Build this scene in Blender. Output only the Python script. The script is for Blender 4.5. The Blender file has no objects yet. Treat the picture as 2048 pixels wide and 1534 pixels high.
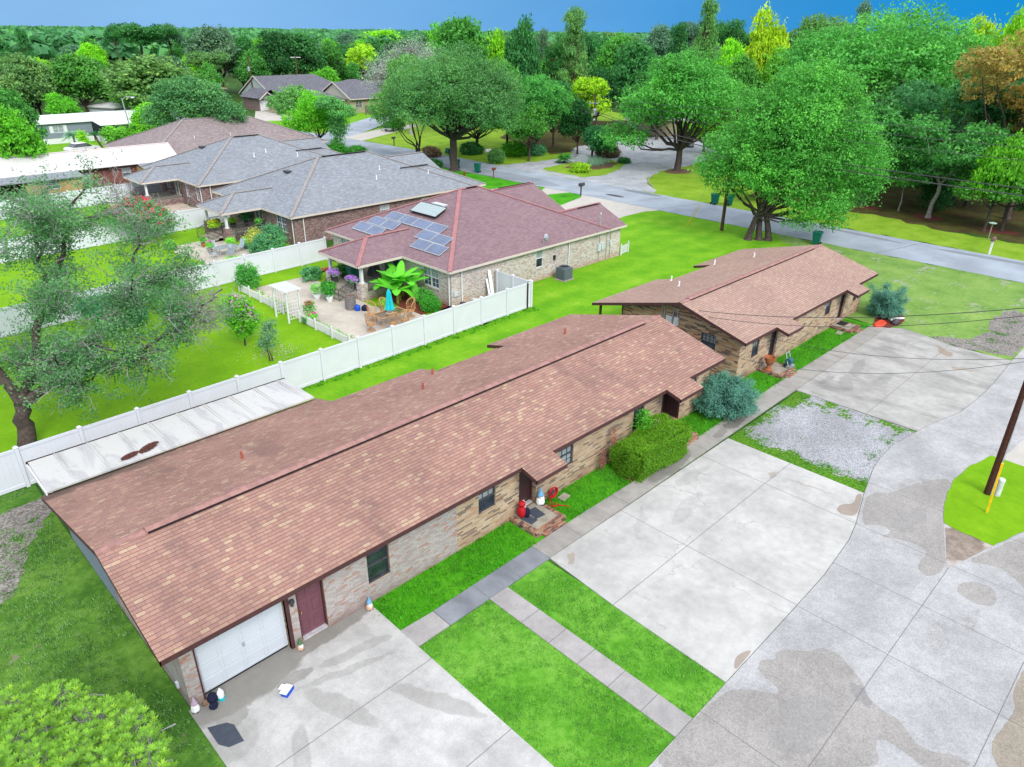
import bpy, math, random
import numpy as np
from mathutils import Matrix, Vector
from math import radians, sin, cos, pi

S = bpy.context.scene
COL = S.collection
random.seed(7)

# ------------------------------------------------------------------ camera
cd = bpy.data.cameras.new('camera')
cam = bpy.data.objects.new('camera', cd)
COL.objects.link(cam)
F = Vector((0.63504509, 0.63534766, -0.43937579))
R = Vector((0.71066984, -0.70345541, 0.00994284))
U = Vector((0.30276412, 0.31856527, 0.89824833))
M = Matrix(((R.x, U.x, -F.x, 0), (R.y, U.y, -F.y, 0), (R.z, U.z, -F.z, 17.6), (0, 0, 0, 1)))
cam.matrix_world = M
cd.sensor_width = 36.0
cd.lens = 36.0 * 1443.8 / 2048
cd.clip_start = 0.1
cd.clip_end = 9000
S.camera = cam

# ------------------------------------------------------------------ sky, sun, exposure
SUN_EL, SUN_AZ = radians(42), radians(201)      # sun high behind the camera
w = bpy.data.worlds.new('World')
S.world = w
w.use_nodes = True
wt = w.node_tree
wt.nodes.clear()
out = wt.nodes.new('ShaderNodeOutputWorld')
bg = wt.nodes.new('ShaderNodeBackground')
sky = wt.nodes.new('ShaderNodeTexSky')
sky.sky_type = 'NISHITA'
sky.sun_disc = False
sky.sun_elevation = SUN_EL
sky.sun_rotation = SUN_AZ
sky.air_density = 1.0
sky.dust_density = 1.5
bg.inputs['Strength'].default_value = 0.12
# high overcast whitens the dome; a storm bank stands blue over the horizon
tc = wt.nodes.new('ShaderNodeTexCoord')
sep = wt.nodes.new('ShaderNodeSeparateXYZ')
wt.links.new(tc.outputs['Generated'], sep.inputs[0])
mul = wt.nodes.new('ShaderNodeMix'); mul.data_type = 'RGBA'
mul.inputs['Factor'].default_value = 0.72
wt.links.new(sky.outputs[0], mul.inputs['A'])
mul.inputs['B'].default_value = (7.3, 7.5, 8.0, 1)
azn = wt.nodes.new('ShaderNodeMath'); azn.operation = 'SUBTRACT'      # x - y: runs left to right over the view
wt.links.new(sep.outputs['X'], azn.inputs[0]); wt.links.new(sep.outputs['Y'], azn.inputs[1])
azr = wt.nodes.new('ShaderNodeMapRange'); azr.interpolation_type = 'SMOOTHSTEP'
azr.inputs['From Min'].default_value = -0.75; azr.inputs['From Max'].default_value = 0.8
wt.links.new(azn.outputs[0], azr.inputs['Value'])
bank = wt.nodes.new('ShaderNodeMix'); bank.data_type = 'RGBA'
bank.inputs['A'].default_value = (1.07, 2.14, 3.6, 1)
bank.inputs['B'].default_value = (0.04, 1.15, 2.85, 1)
wt.links.new(azr.outputs[0], bank.inputs['Factor'])
wn = wt.nodes.new('ShaderNodeTexNoise'); wn.inputs['Scale'].default_value = 3.0; wn.inputs['Detail'].default_value = 3
wmap = wt.nodes.new('ShaderNodeMapping'); wmap.inputs['Scale'].default_value = (1, 1, 4)
wt.links.new(tc.outputs['Generated'], wmap.inputs[0]); wt.links.new(wmap.outputs[0], wn.inputs['Vector'])
el = wt.nodes.new('ShaderNodeMapRange'); el.interpolation_type = 'SMOOTHSTEP'
el.inputs['From Min'].default_value = 0.10; el.inputs['From Max'].default_value = 0.42
wt.links.new(sep.outputs['Z'], el.inputs['Value'])
cl = wt.nodes.new('ShaderNodeMapRange')
cl.inputs['To Min'].default_value = 0.86; cl.inputs['To Max'].default_value = 1.16
wt.links.new(wn.outputs[0], cl.inputs['Value'])
bk2 = wt.nodes.new('ShaderNodeMix'); bk2.data_type = 'RGBA'; bk2.blend_type = 'MULTIPLY'; bk2.inputs['Factor'].default_value = 1
wt.links.new(bank.outputs['Result'], bk2.inputs['A']); wt.links.new(cl.outputs[0], bk2.inputs['B'])
fin = wt.nodes.new('ShaderNodeMix'); fin.data_type = 'RGBA'
wt.links.new(el.outputs[0], fin.inputs['Factor'])
wt.links.new(bk2.outputs['Result'], fin.inputs['A'])
wt.links.new(mul.outputs['Result'], fin.inputs['B'])
wt.links.new(fin.outputs['Result'], bg.inputs['Color'])
wt.links.new(bg.outputs[0], out.inputs['Surface'])

sl = bpy.data.lights.new('sun', 'SUN')
sl.energy = 1.5
sl.angle = radians(24)
sl.color = (1.0, 0.965, 0.91)
so = bpy.data.objects.new('sun', sl)
COL.objects.link(so)
so.rotation_euler = Vector((sin(SUN_AZ) * cos(SUN_EL), cos(SUN_AZ) * cos(SUN_EL), sin(SUN_EL))).to_track_quat('Z', 'Y').to_euler()
so.location = (0, 0, 60)
S.view_settings.view_transform = 'Standard'
S.view_settings.look = 'None'
S.view_settings.gamma = 1.0
S.view_settings.exposure = 1.0
S.cycles.max_bounces = 6
S.cycles.diffuse_bounces = 3
S.cycles.glossy_bounces = 2
S.cycles.transmission_bounces = 2
S.cycles.transparent_max_bounces = 4

# ------------------------------------------------------------------ node helpers
def new_mat(name):
    m = bpy.data.materials.new(name)
    m.use_nodes = True
    m.node_tree.nodes.clear()
    return m, Nt(m.node_tree)

class Nt:
    def __init__(s, nt): s.nt = nt
    def n(s, t, props=None, **inp):
        nd = s.nt.nodes.new('ShaderNode' + t)
        for k, v in (props or {}).items(): setattr(nd, k, v)
        for k, v in inp.items():
            k = k.replace('_', ' ')
            sk = nd.inputs[int(k[1:])] if k[0] == 'i' and k[1:].isdigit() else nd.inputs[k]
            if isinstance(v, bpy.types.NodeSocket): s.nt.links.new(v, sk)
            else: sk.default_value = v
        return nd
    def m(s, op, a, b=0.0, c=0.0, clamp=False):
        return s.n('Math', {'operation': op, 'use_clamp': clamp}, i0=a, i1=b, i2=c).outputs[0]
    def mix(s, f, a, b, mode='MIX'):
        nd = s.nt.nodes.new('ShaderNodeMix'); nd.data_type = 'RGBA'; nd.blend_type = mode
        for k, v in ((0, f), (6, a), (7, b)):
            sk = nd.inputs[k]
            if isinstance(v, bpy.types.NodeSocket): s.nt.links.new(v, sk)
            else: sk.default_value = (tuple(v) + (1,))[:4] if k else v
        return nd.outputs[2]
    def ramp(s, f, stops, mode='LINEAR'):
        nd = s.nt.nodes.new('ShaderNodeValToRGB'); cr = nd.color_ramp; cr.interpolation = mode
        while len(cr.elements) < len(stops): cr.elements.new(0.5)
        for e, (p, c) in zip(cr.elements, stops): e.position = p; e.color = tuple(c) + (1,)
        s.nt.links.new(f, nd.inputs[0]); return nd.outputs[0]
    def mr(s, v, a, b, c=0.0, d=1.0, smooth=True):
        return s.n('MapRange', {'interpolation_type': 'SMOOTHSTEP' if smooth else 'LINEAR'}, Value=v, From_Min=a, From_Max=b, To_Min=c, To_Max=d).outputs[0]
    def noise(s, vec, scale, detail=3.0, rough=0.55, dist=0.0):
        return s.n('TexNoise', None, Vector=vec, Scale=scale, Detail=detail, Roughness=rough, Distortion=dist).outputs[0]
    def coord(s, which='Object'): return s.n('TexCoord').outputs[which]
    def xyz(s, v):
        nd = s.n('SeparateXYZ', None, i0=v); return nd.outputs[0], nd.outputs[1], nd.outputs[2]
    def vec(s, x, y, z=0.0): return s.n('CombineXYZ', None, i0=x, i1=y, i2=z).outputs[0]
    def bump(s, h, strength=0.3, dist=0.02): return s.n('Bump', None, Height=h, Strength=strength, Distance=dist).outputs[0]
    def out(s, col, rough=0.8, normal=None, metal=0.0, spec=0.3, **kw):
        p = s.nt.nodes.new('ShaderNodeBsdfPrincipled')
        for k, v in (('Base Color', col), ('Roughness', rough), ('Metallic', metal), ('Specular IOR Level', spec), ('Normal', normal)) + tuple((a.replace('_', ' '), b) for a, b in kw.items()):
            if v is None: continue
            if isinstance(v, bpy.types.NodeSocket): s.nt.links.new(v, p.inputs[k])
            else: p.inputs[k].default_value = (tuple(v) + (1,))[:4] if k == 'Base Color' else v
        o = s.nt.nodes.new('ShaderNodeOutputMaterial'); s.nt.links.new(p.outputs[0], o.inputs[0])
        return p
    def world(s):          # metres in the place itself
        return s.n('NewGeometry').outputs['Position']

def srgb(r, g, b, k=1.0):
    f = lambda c: ((c / 255 + 0.055) / 1.055) ** 2.4 if c > 10 else c / 255 / 12.92
    return (f(r) * k, f(g) * k, f(b) * k)

# ------------------------------------------------------------------ mesh helpers
class MB:
    def __init__(s): s.v = []; s.f = []; s.mi = []; s.cur = 0
    def poly(s, pts):
        b = len(s.v); s.v += [tuple(p) for p in pts]; s.f.append(tuple(range(b, b + len(pts)))); s.mi.append(s.cur)
    def box(s, x0, y0, z0, x1, y1, z1):
        if x0 > x1: x0, x1 = x1, x0
        if y0 > y1: y0, y1 = y1, y0
        if z0 > z1: z0, z1 = z1, z0
        s.hexa([(x0, y0, z0), (x1, y0, z0), (x1, y1, z0), (x0, y1, z0)], [(x0, y0, z1), (x1, y0, z1), (x1, y1, z1), (x0, y1, z1)])
    def hexa(s, lo, hi):
        b = len(s.v); s.v += [tuple(p) for p in lo] + [tuple(p) for p in hi]; n = len(lo)
        s.f.append(tuple(range(b + n - 1, b - 1, -1))); s.f.append(tuple(range(b + n, b + 2 * n))); s.mi += [s.cur] * 2
        for i in range(n):
            j = (i + 1) % n
            s.f.append((b + i, b + j, b + n + j, b + n + i)); s.mi.append(s.cur)
    def prism(s, pl, z0, z1): s.hexa([(x, y, z0) for x, y in pl], [(x, y, z1) for x, y in pl])
    def cbox(s, c, size, rz=0.0):
        x, y, z = size[0] / 2, size[1] / 2, size[2] / 2; ca, sa = cos(rz), sin(rz)
        q = [(-x, -y), (x, -y), (x, y), (-x, y)]
        q = [(c[0] + a * ca - b * sa, c[1] + a * sa + b * ca) for a, b in q]
        s.hexa([(a, b, c[2] - z) for a, b in q], [(a, b, c[2] + z) for a, b in q])
    def beam(s, p, q, w, h=None):
        h = h or w; p = Vector(p); q = Vector(q); d = (q - p).normalized()
        up = Vector((0, 0, 1)) if abs(d.z) < 0.95 else Vector((0, 1, 0))
        a = d.cross(up).normalized() * w / 2; b = a.cross(d).normalized() * h / 2
        s.hexa([p - a - b, p + a - b, p + a + b, p - a + b], [q - a - b, q + a - b, q + a + b, q - a + b])
    def tube(s, pts, rad, n=8, caps=True):
        pts = [Vector(p) for p in pts]; rad = rad if isinstance(rad, (list, tuple)) else [rad] * len(pts)
        b = len(s.v); k = len(pts); ref = None
        for i, p in enumerate(pts):
            d = (pts[min(i + 1, k - 1)] - pts[max(i - 1, 0)]).normalized()
            if ref is None: ref = Vector((1, 0, 0)) if abs(d.x) < 0.8 else Vector((0, 1, 0))
            a = (ref - d * ref.dot(d)).normalized(); c = d.cross(a); ref = a
            for j in range(n):
                t = 2 * pi * j / n; s.v.append(tuple(p + (a * cos(t) + c * sin(t)) * rad[i]))
        for i in range(k - 1):
            for j in range(n):
                s.f.append((b + i * n + j, b + i * n + (j + 1) % n, b + (i + 1) * n + (j + 1) % n, b + (i + 1) * n + j)); s.mi.append(s.cur)
        if caps:
            s.f.append(tuple(range(b + n - 1, b - 1, -1))); s.f.append(tuple(range(b + (k - 1) * n, b + k * n))); s.mi += [s.cur] * 2
    def lathe(s, prof, c, n=16, sx=1.0, sy=1.0):
        b = len(s.v); k = len(prof)
        for r, z in prof:
            for j in range(n):
                t = 2 * pi * j / n; s.v.append((c[0] + r * cos(t) * sx, c[1] + r * sin(t) * sy, c[2] + z))
        for i in range(k - 1):
            for j in range(n):
                s.f.append((b + i * n + j, b + i * n + (j + 1) % n, b + (i + 1) * n + (j + 1) % n, b + (i + 1) * n + j)); s.mi.append(s.cur)
        s.f.append(tuple(range(b + n - 1, b - 1, -1))); s.f.append(tuple(range(b + (k - 1) * n, b + k * n))); s.mi += [s.cur] * 2
    def ball(s, c, r, n=12, m=8, j=0.0, rng=random):
        rx, ry, rz = r if isinstance(r, (tuple, list)) else (r, r, r)
        b = len(s.v)
        for i in range(m + 1):
            th = pi * i / m
            for k in range(n):
                t = 2 * pi * k / n; q = 1 + (rng.random() - .5) * j
                s.v.append((c[0] + rx * sin(th) * cos(t) * q, c[1] + ry * sin(th) * sin(t) * q, c[2] + rz * cos(th) * q))
        for i in range(m):
            for k in range(n):
                s.f.append((b + i * n + k, b + (i + 1) * n + k, b + (i + 1) * n + (k + 1) % n, b + i * n + (k + 1) % n)); s.mi.append(s.cur)
    def build(s, name, mats, parent=None, smooth=False, uv=True):
        o3 = Vector((0, 0, 0))
        if parent is not None:
            q = parent
            while q is not None: o3 += Vector(q.location); q = q.parent
        me = bpy.data.meshes.new(name)
        me.from_pydata([(x - o3.x, y - o3.y, z - o3.z) for x, y, z in s.v], [], s.f)
        mats = mats if isinstance(mats, (list, tuple)) else [mats]
        for m in mats: me.materials.append(m)
        if len(mats) > 1: me.polygons.foreach_set('material_index', s.mi)
        if smooth: me.polygons.foreach_set('use_smooth', [True] * len(me.polygons))
        if uv:
            lay = me.uv_layers.new(name='UVMap').data
            for p in me.polygons:
                n = p.normal
                if abs(n.z) > 0.999: t = Vector((1, 0, 0)); b = Vector((0, 1, 0))
                else:
                    t = Vector((-n.y, n.x, 0)).normalized(); b = n.cross(t)
                    if b.z < 0: b = -b
                for li, vi in zip(p.loop_indices, p.vertices):
                    q = Vector(s.v[vi]); lay[li].uv = (q.dot(t), q.dot(b))
        me.update()
        o = bpy.data.objects.new(name, me); COL.objects.link(o)
        if parent is not None: o.parent = parent
        return o

def tag(o, label, cat, group=None):
    o['label'] = label; o['category'] = cat
    if group: o['group'] = group
    return o
def thing(name, label, cat, loc=(0, 0, 0), rz=0.0, group=None):
    o = bpy.data.objects.new(name, None); COL.objects.link(o)
    o.location = loc; o.rotation_euler = (0, 0, rz)
    return tag(o, label, cat, group)
def struct(o, kind='structure'):
    o['kind'] = kind; return o
def dup(root, loc, rz=0.0, label=None, group=None, scale=None):
    r = root.copy(); COL.objects.link(r); r.location = loc; r.rotation_euler = (0, 0, rz)
    if scale: r.scale = scale
    if label: r['label'] = label
    if group: r['group'] = group
    for ch in list(root.children):
        c = ch.copy(); COL.objects.link(c); c.parent = r
        for g in ch.children:
            d = g.copy(); COL.objects.link(d); d.parent = c
    return r
# ------------------------------------------------------------------ materials
def plain(name, col, rough=0.7, metal=0.0, var=0.12, scale=6.0, spec=0.3, bump=0.0):
    m, t = new_mat(name)
    v = t.coord()
    n = t.noise(v, scale, 4)
    f = t.mr(n, 0.3, 0.7, 1 - var, 1 + var)
    c = t.mix(1.0, col, f, 'MULTIPLY')
    nm = t.bump(n, bump, 0.02) if bump else None
    t.out(c, rough, nm, metal, spec)
    return m

def cells(name, w, h, pal, joint_or_butt_shade, mw, mh, off=0.5, jit=0.0, big=0.12, rough=0.85, seed=0.0, stain=None, bumps=0.25, mul=(1, 1, 1), flat=0.0):
    """Coursed pattern in metres: each cell takes one of the palette's colours."""
    m, t = new_mat(name)
    uv = t.coord('UV'); u, v, _ = t.xyz(uv)
    vr = t.m('DIVIDE', v, h); row = t.m('FLOOR', vr)
    o = t.m('MULTIPLY', t.m('MODULO', t.m('ABSOLUTE', row), 2.0), off)
    if jit:
        wn = t.n('TexWhiteNoise', {'noise_dimensions': '1D'}, W=t.m('ADD', row, seed)).outputs[0]
        o = t.m('ADD', o, t.m('MULTIPLY', wn, jit))
    ur = t.m('ADD', t.m('DIVIDE', u, w), o); colu = t.m('FLOOR', ur)
    rnd = t.n('TexWhiteNoise', {'noise_dimensions': '2D'}, Vector=t.vec(t.m('ADD', colu, seed), row)).outputs[0]
    # whole clusters of the same tone, as batches of brick or shingle come
    pn = t.noise(t.vec(t.m('MULTIPLY', colu, 0.35), t.m('MULTIPLY', row, 0.35)), 1.0, 2)
    rnd2 = t.m('FRACT', t.m('ADD', rnd, t.m('MULTIPLY', pn, 0.25)))
    av = tuple(sum(q[1][i] for q in pal) / len(pal) for i in range(3)); pal = [(q[0], tuple(min(.95, (q[1][i] * (1 - flat) + av[i] * flat) * mul[i]) for i in range(3))) for q in pal]; joint_or_butt_shade = tuple(min(.95, a * b) for a, b in zip(joint_or_butt_shade, mul))
    c = t.ramp(rnd2, pal, 'CONSTANT')
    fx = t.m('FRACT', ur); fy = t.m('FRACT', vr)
    mk = t.m('MAXIMUM', t.m('LESS_THAN', fx, mw), t.m('LESS_THAN', fy, mh))  # joints and seams; on shingles the dark row line paints the butt-edge shadow
    c = t.mix(mk, c, joint_or_butt_shade)
    wd = t.world()
    b1 = t.noise(wd, 0.35, 4); b2 = t.noise(wd, 14.0, 2)
    c = t.mix(1.0, c, t.mr(b1, 0.3, 0.7, 1 - big, 1 + big), 'MULTIPLY')
    c = t.mix(1.0, c, t.mr(b2, 0.3, 0.7, 0.93, 1.07), 'MULTIPLY')
    if stain:
        c = stain(t, c, wd, uv)
    nm = t.bump(t.m('SUBTRACT', t.m('ADD', t.m('MULTIPLY', rnd, 0.4), 1.0), mk), bumps, 0.01) if bumps else None
    t.out(c, rough, nm, 0, 0.25)
    return m

def base_stain(col, z0=0.15, z1=0.75, amt=0.75):
    """rust-red splash-back line low on the wall, ragged on top"""
    def f(t, c, wd, uv):
        x, y, z = t.xyz(wd)
        n = t.noise(wd, 1.1, 4)
        k = t.mr(t.m('ADD', z, t.m('MULTIPLY', t.m('SUBTRACT', n, 0.5), 1.0)), z0, z1, amt, 0.0)
        return t.mix(k, c, col)
    return f
def roof_stain(t, c, wd, uv):
    n = t.noise(t.n('Mapping', None, Vector=wd, Scale=(0.5, 0.16, 0.2)).outputs[0], 1.2, 4)
    k = t.mr(n, 0.56, 0.72, 0.0, 0.42)
    c = t.mix(k, c, (0.13, 0.075, 0.075))
    x, y, z = t.xyz(wd)
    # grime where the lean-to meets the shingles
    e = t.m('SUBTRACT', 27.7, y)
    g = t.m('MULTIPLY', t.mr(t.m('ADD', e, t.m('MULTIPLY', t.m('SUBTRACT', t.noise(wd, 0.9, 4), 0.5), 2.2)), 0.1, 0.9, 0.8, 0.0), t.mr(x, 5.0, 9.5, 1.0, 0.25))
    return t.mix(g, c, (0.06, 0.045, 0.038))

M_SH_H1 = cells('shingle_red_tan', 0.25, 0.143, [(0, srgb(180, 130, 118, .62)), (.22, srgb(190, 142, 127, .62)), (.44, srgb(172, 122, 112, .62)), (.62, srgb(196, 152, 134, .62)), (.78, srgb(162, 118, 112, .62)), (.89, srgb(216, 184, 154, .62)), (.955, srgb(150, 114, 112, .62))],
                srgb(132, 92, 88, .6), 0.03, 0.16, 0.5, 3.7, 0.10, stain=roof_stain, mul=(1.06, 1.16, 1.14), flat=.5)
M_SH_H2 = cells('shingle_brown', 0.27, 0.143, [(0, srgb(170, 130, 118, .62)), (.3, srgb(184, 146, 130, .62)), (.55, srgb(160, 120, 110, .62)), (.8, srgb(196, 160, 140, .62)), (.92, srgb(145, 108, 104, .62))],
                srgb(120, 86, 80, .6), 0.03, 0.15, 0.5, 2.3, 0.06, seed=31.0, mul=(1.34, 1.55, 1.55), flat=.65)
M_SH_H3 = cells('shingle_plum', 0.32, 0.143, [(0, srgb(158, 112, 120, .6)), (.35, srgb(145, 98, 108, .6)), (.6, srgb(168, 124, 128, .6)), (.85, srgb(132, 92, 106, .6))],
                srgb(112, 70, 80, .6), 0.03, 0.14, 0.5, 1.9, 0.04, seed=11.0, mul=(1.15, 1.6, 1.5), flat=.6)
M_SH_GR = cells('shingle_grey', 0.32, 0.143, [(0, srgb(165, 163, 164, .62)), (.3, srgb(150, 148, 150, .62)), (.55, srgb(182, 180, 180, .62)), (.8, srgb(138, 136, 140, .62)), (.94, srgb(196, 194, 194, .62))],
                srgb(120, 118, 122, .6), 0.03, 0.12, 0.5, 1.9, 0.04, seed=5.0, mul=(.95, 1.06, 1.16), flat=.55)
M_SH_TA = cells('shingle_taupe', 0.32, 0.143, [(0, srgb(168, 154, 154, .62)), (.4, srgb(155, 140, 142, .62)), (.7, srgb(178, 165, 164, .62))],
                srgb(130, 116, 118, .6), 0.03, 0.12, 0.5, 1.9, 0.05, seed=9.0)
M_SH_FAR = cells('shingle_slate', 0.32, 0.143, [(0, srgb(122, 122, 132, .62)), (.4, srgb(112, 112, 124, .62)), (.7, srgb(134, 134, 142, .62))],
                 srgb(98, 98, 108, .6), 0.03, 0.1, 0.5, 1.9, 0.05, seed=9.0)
M_SH_OR = cells('shingle_orange', 0.32, 0.2, [(0, srgb(200, 140, 120, .6)), (.5, srgb(210, 152, 130, .6))], srgb(150, 100, 90, .6), 0.03, 0.1)
M_RIDGE_H3 = plain('ridge_cap_red', srgb(190, 134, 136, .62), 0.9, scale=4)
M_RIDGE_GR = plain('ridge_cap_grey', srgb(172, 166, 164, .62), 0.9, scale=4)
M_RIDGE_H1 = plain('ridge_cap_brown', srgb(184, 140, 132, .62), 0.9, scale=3, var=0.18)

M_BR_TAN = cells('brick_tan_flashed', 0.40, 0.082, [(0, srgb(214, 184, 144, .6)), (.22, srgb(200, 162, 122, .6)), (.42, srgb(222, 196, 158, .6)), (.58, srgb(206, 148, 102, .6)), (.68, srgb(190, 160, 128, .6)), (.80, srgb(92, 80, 76, .6)), (.90, srgb(66, 62, 66, .6)), (.96, srgb(150, 104, 82, .6))],
                 srgb(188, 166, 138, .6), 0.03, 0.10, 0.37, 2.3, 0.08, stain=base_stain(srgb(165, 115, 88, .6), -.2, .55, .5), seed=3.0, mul=(1.3, 1.42, 1.62), flat=.4)
M_BR_TAN_DK = cells('brick_tan_dark', 0.40, 0.082, [(0, srgb(206, 172, 128, .6)), (.20, srgb(196, 150, 106, .6)), (.40, srgb(214, 182, 140, .6)), (.52, srgb(205, 138, 88, .6)), (.64, srgb(150, 124, 104, .6)), (.74, srgb(82, 72, 72, .6)), (.88, srgb(54, 52, 60, .6)), (.95, srgb(120, 84, 68, .6))],
                    srgb(170, 148, 122, .6), 0.03, 0.10, 0.37, 2.3, 0.08, stain=base_stain(srgb(170, 116, 84, .6), -.2, .5, .5), seed=8.0, mul=(1.35, 1.45, 1.65), flat=.3)
M_BR_PALE = cells('brick_pale_grey', 0.21, 0.075, [(0, srgb(196, 182, 172, .62)), (.35, srgb(186, 170, 160, .62)), (.6, srgb(204, 192, 182, .62)), (.85, srgb(192, 158, 140, .62)), (.95, srgb(196, 140, 116, .62))],
                  srgb(178, 160, 148, .6), 0.06, 0.16, 0.5, 0.0, 0.08, stain=base_stain(srgb(150, 108, 92, .58), -.2, .5, .6), seed=17.0, mul=(1.1, 1.17, 1.25))
M_BR_CREAM = cells('brick_cream', 0.21, 0.075, [(0, srgb(228, 214, 192, .64)), (.25, srgb(216, 196, 172, .64)), (.5, srgb(236, 224, 206, .64)), (.72, srgb(206, 172, 146, .64)), (.82, srgb(190, 178, 168, .64)), (.90, srgb(160, 152, 150, .6)), (.95, srgb(210, 150, 120, .6))],
                   srgb(222, 206, 184, .62), 0.05, 0.14, 0.5, 0.0, 0.12, stain=base_stain(srgb(196, 128, 96, .62), -.15, .7, .5), seed=21.0, mul=(1.05, 1.12, 1.32), flat=.2)
M_BR_MAUVE = cells('brick_mauve', 0.21, 0.075, [(0, srgb(156, 126, 120, .62)), (.3, srgb(140, 108, 106, .62)), (.55, srgb(172, 146, 140, .62)), (.78, srgb(122, 92, 94, .62)), (.93, srgb(190, 170, 164, .62))],
                   srgb(168, 150, 146, .6), 0.06, 0.16, 0.5, 0.0, 0.06, seed=27.0)
M_BR_RED = cells('brick_red', 0.21, 0.075, [(0, srgb(150, 92, 84, .62)), (.3, srgb(132, 76, 72, .62)), (.55, srgb(168, 108, 98, .62)), (.85, srgb(112, 68, 68, .62))],
                 srgb(150, 118, 110, .6), 0.06, 0.16, 0.5, 0.0, 0.08, seed=37.0)
M_BR_PAVE = cells('brick_step', 0.21, 0.09, [(0, srgb(178, 118, 96, .62)), (.25, srgb(196, 150, 120, .62)), (.5, srgb(150, 96, 84, .62)), (.7, srgb(110, 84, 84, .62)), (.85, srgb(205, 170, 140, .62))],
                  srgb(160, 146, 130, .6), 0.06, 0.16, 0.5, 0.0, 0.1, seed=41.0)
M_SIDING = cells('lap_siding_grey', 9.0, 0.11, [(0, srgb(152, 164, 178, .66)), (.5, srgb(148, 160, 174, .66))], srgb(118, 128, 142, .6), 0.0, 0.12, 0.5, 0, 0.03)
M_SIDING_CR = cells('lap_siding_cream', 9.0, 0.13, [(0, srgb(198, 184, 156, .64)), (.5, srgb(194, 180, 152, .64))], srgb(160, 146, 120, .6), 0.0, 0.1, 0.5, 0, 0.04)
M_PANEL_TAN = cells('panel_tan', 0.2, 9.0, [(0, srgb(214, 184, 130, .64)), (.5, srgb(208, 176, 122, .64))], srgb(170, 136, 90, .6), 0.06, 0.0, 0.0, 0, 0.14)
M_WOODFENCE = cells('weathered_board', 0.14, 9.0, [(0, srgb(136, 122, 112, .62)), (.3, srgb(122, 108, 100, .62)), (.6, srgb(150, 136, 124, .62))], srgb(80, 70, 64, .6), 0.1, 0.0, 0.0, 0, 0.1)
M_BATTEN = cells('brown_batten', 0.2, 9.0, [(0, srgb(84, 56, 58, .6)), (.5, srgb(78, 52, 54, .6))], srgb(44, 28, 32, .6), 0.12, 0.0, 0.0, 0, 0.08)
M_METALROOF = cells('standing_seam_white', 0.23, 9.0, [(0, (.60, .575, .57)), (.5, (.58, .555, .55))], (.60, .57, .56), 0.10, 0.0, 0.0, 0, 0.04, rough=0.45)

M_TRIM_BR = plain('trim_brown', srgb(96, 62, 62, .62), 0.6)
M_TRIM_BK = plain('trim_black_brown', srgb(48, 38, 40, .7), 0.6)
M_TRIM_W = plain('trim_white', (.64, .65, .66), 0.5, var=0.04)
M_TRIM_CR = plain('trim_cream', srgb(232, 220, 208, .72), 0.5, var=0.05)
M_VINYL = plain('vinyl_white', (.62, .64, .70), 0.35, var=0.025, scale=1.2)
M_GLASS = plain('window_glass', srgb(96, 118, 140, .55), 0.08, var=0.25, scale=1.5, spec=0.9)
M_GLASS_L = plain('window_glass_curtain', srgb(178, 192, 198, .6), 0.12, var=0.12, scale=2.0, spec=0.8)
M_GLASS_D = plain('window_glass_dark', srgb(58, 68, 74, .6), 0.06, var=0.4, scale=3, spec=0.9)
M_SCREEN = plain('insect_screen', srgb(62, 76, 92, .5), 0.5, var=0.3, scale=4)
M_FRAME_D = plain('frame_bronze', srgb(92, 92, 96, .6), 0.4)
M_DOOR_P = plain('door_plum', srgb(128, 82, 94, .7), 0.5, var=0.05)
M_DOOR_B = plain('door_brown', srgb(84, 56, 56, .62), 0.5, var=0.06)
M_GARAGE = plain('garage_door_white', (.52, .56, .60), 0.4, var=0.03, scale=1)
M_BRASS = plain('brass', (.75, .55, .2), 0.3, 1.0)
M_STEEL = plain('galvanised_steel', (.55, .58, .60), 0.4, 0.7)
M_DARK = plain('black_rubber', (.02, .02, .022), 0.7)
M_IRON = plain('black_iron', (.05, .05, .055), 0.5)
M_ALU = plain('threshold_aluminium', (.62, .64, .66), 0.4, 0.4)
M_PIPE_W = plain('vent_pipe_white', (.75, .75, .75), 0.5)
M_PIPE_R = plain('vent_pipe_red', srgb(178, 96, 80, .7), 0.7)
M_SOFFIT = plain('soffit', (.62, .62, .60), 0.7)
M_GREY_BOX = plain('meter_grey', (.50, .54, .57), 0.5)
M_CONC_PORCH = plain('porch_concrete', srgb(188, 180, 164, .62), 0.85, var=0.18, scale=3)
M_GREEN_BIN = plain('bin_green', srgb(20, 112, 96, .75), 0.45, var=0.08)
M_BLACK_BIN = plain('bin_lid', (.03, .06, .05), 0.5)
M_WOOD_POLE = plain('pole_timber', srgb(112, 84, 68, .6), 0.9, var=0.3, scale=5, bump=0.3)
M_WOOD_POLE_D = plain('pole_timber_dark', srgb(90, 52, 40, .62), 0.9, var=0.25, scale=8, bump=0.3)
M_WIRE = plain('cable', (.05, .05, .055), 0.6)
M_YELLOW = plain('guard_yellow', (.85, .50, .01), 0.5)
M_TERRA = plain('terracotta', srgb(186, 112, 74, .7), 0.85, var=0.2)
M_PURPLEPOT = plain('pot_white', (.72, .74, .75), 0.5)
M_BLUEPOT = plain('pot_blue_grey', srgb(70, 92, 118, .6), 0.4)
M_WICKER = plain('wicker_tan', srgb(206, 158, 112, .7), 0.7, var=0.35, scale=60)
M_TABLE = plain('table_top_bronze', srgb(118, 88, 58, .6), 0.25, var=0.2, spec=0.8)
M_TEAL = plain('umbrella_turquoise', srgb(28, 205, 214, .75), 0.8, var=0.12, scale=8)
M_BLUE = plain('plastic_blue', srgb(20, 90, 215, .7), 0.4)
M_RED = plain('cloth_red', srgb(205, 20, 36, .7), 0.6)
M_NAVY = plain('cloth_navy', srgb(24, 30, 60, .7), 0.8)
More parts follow.
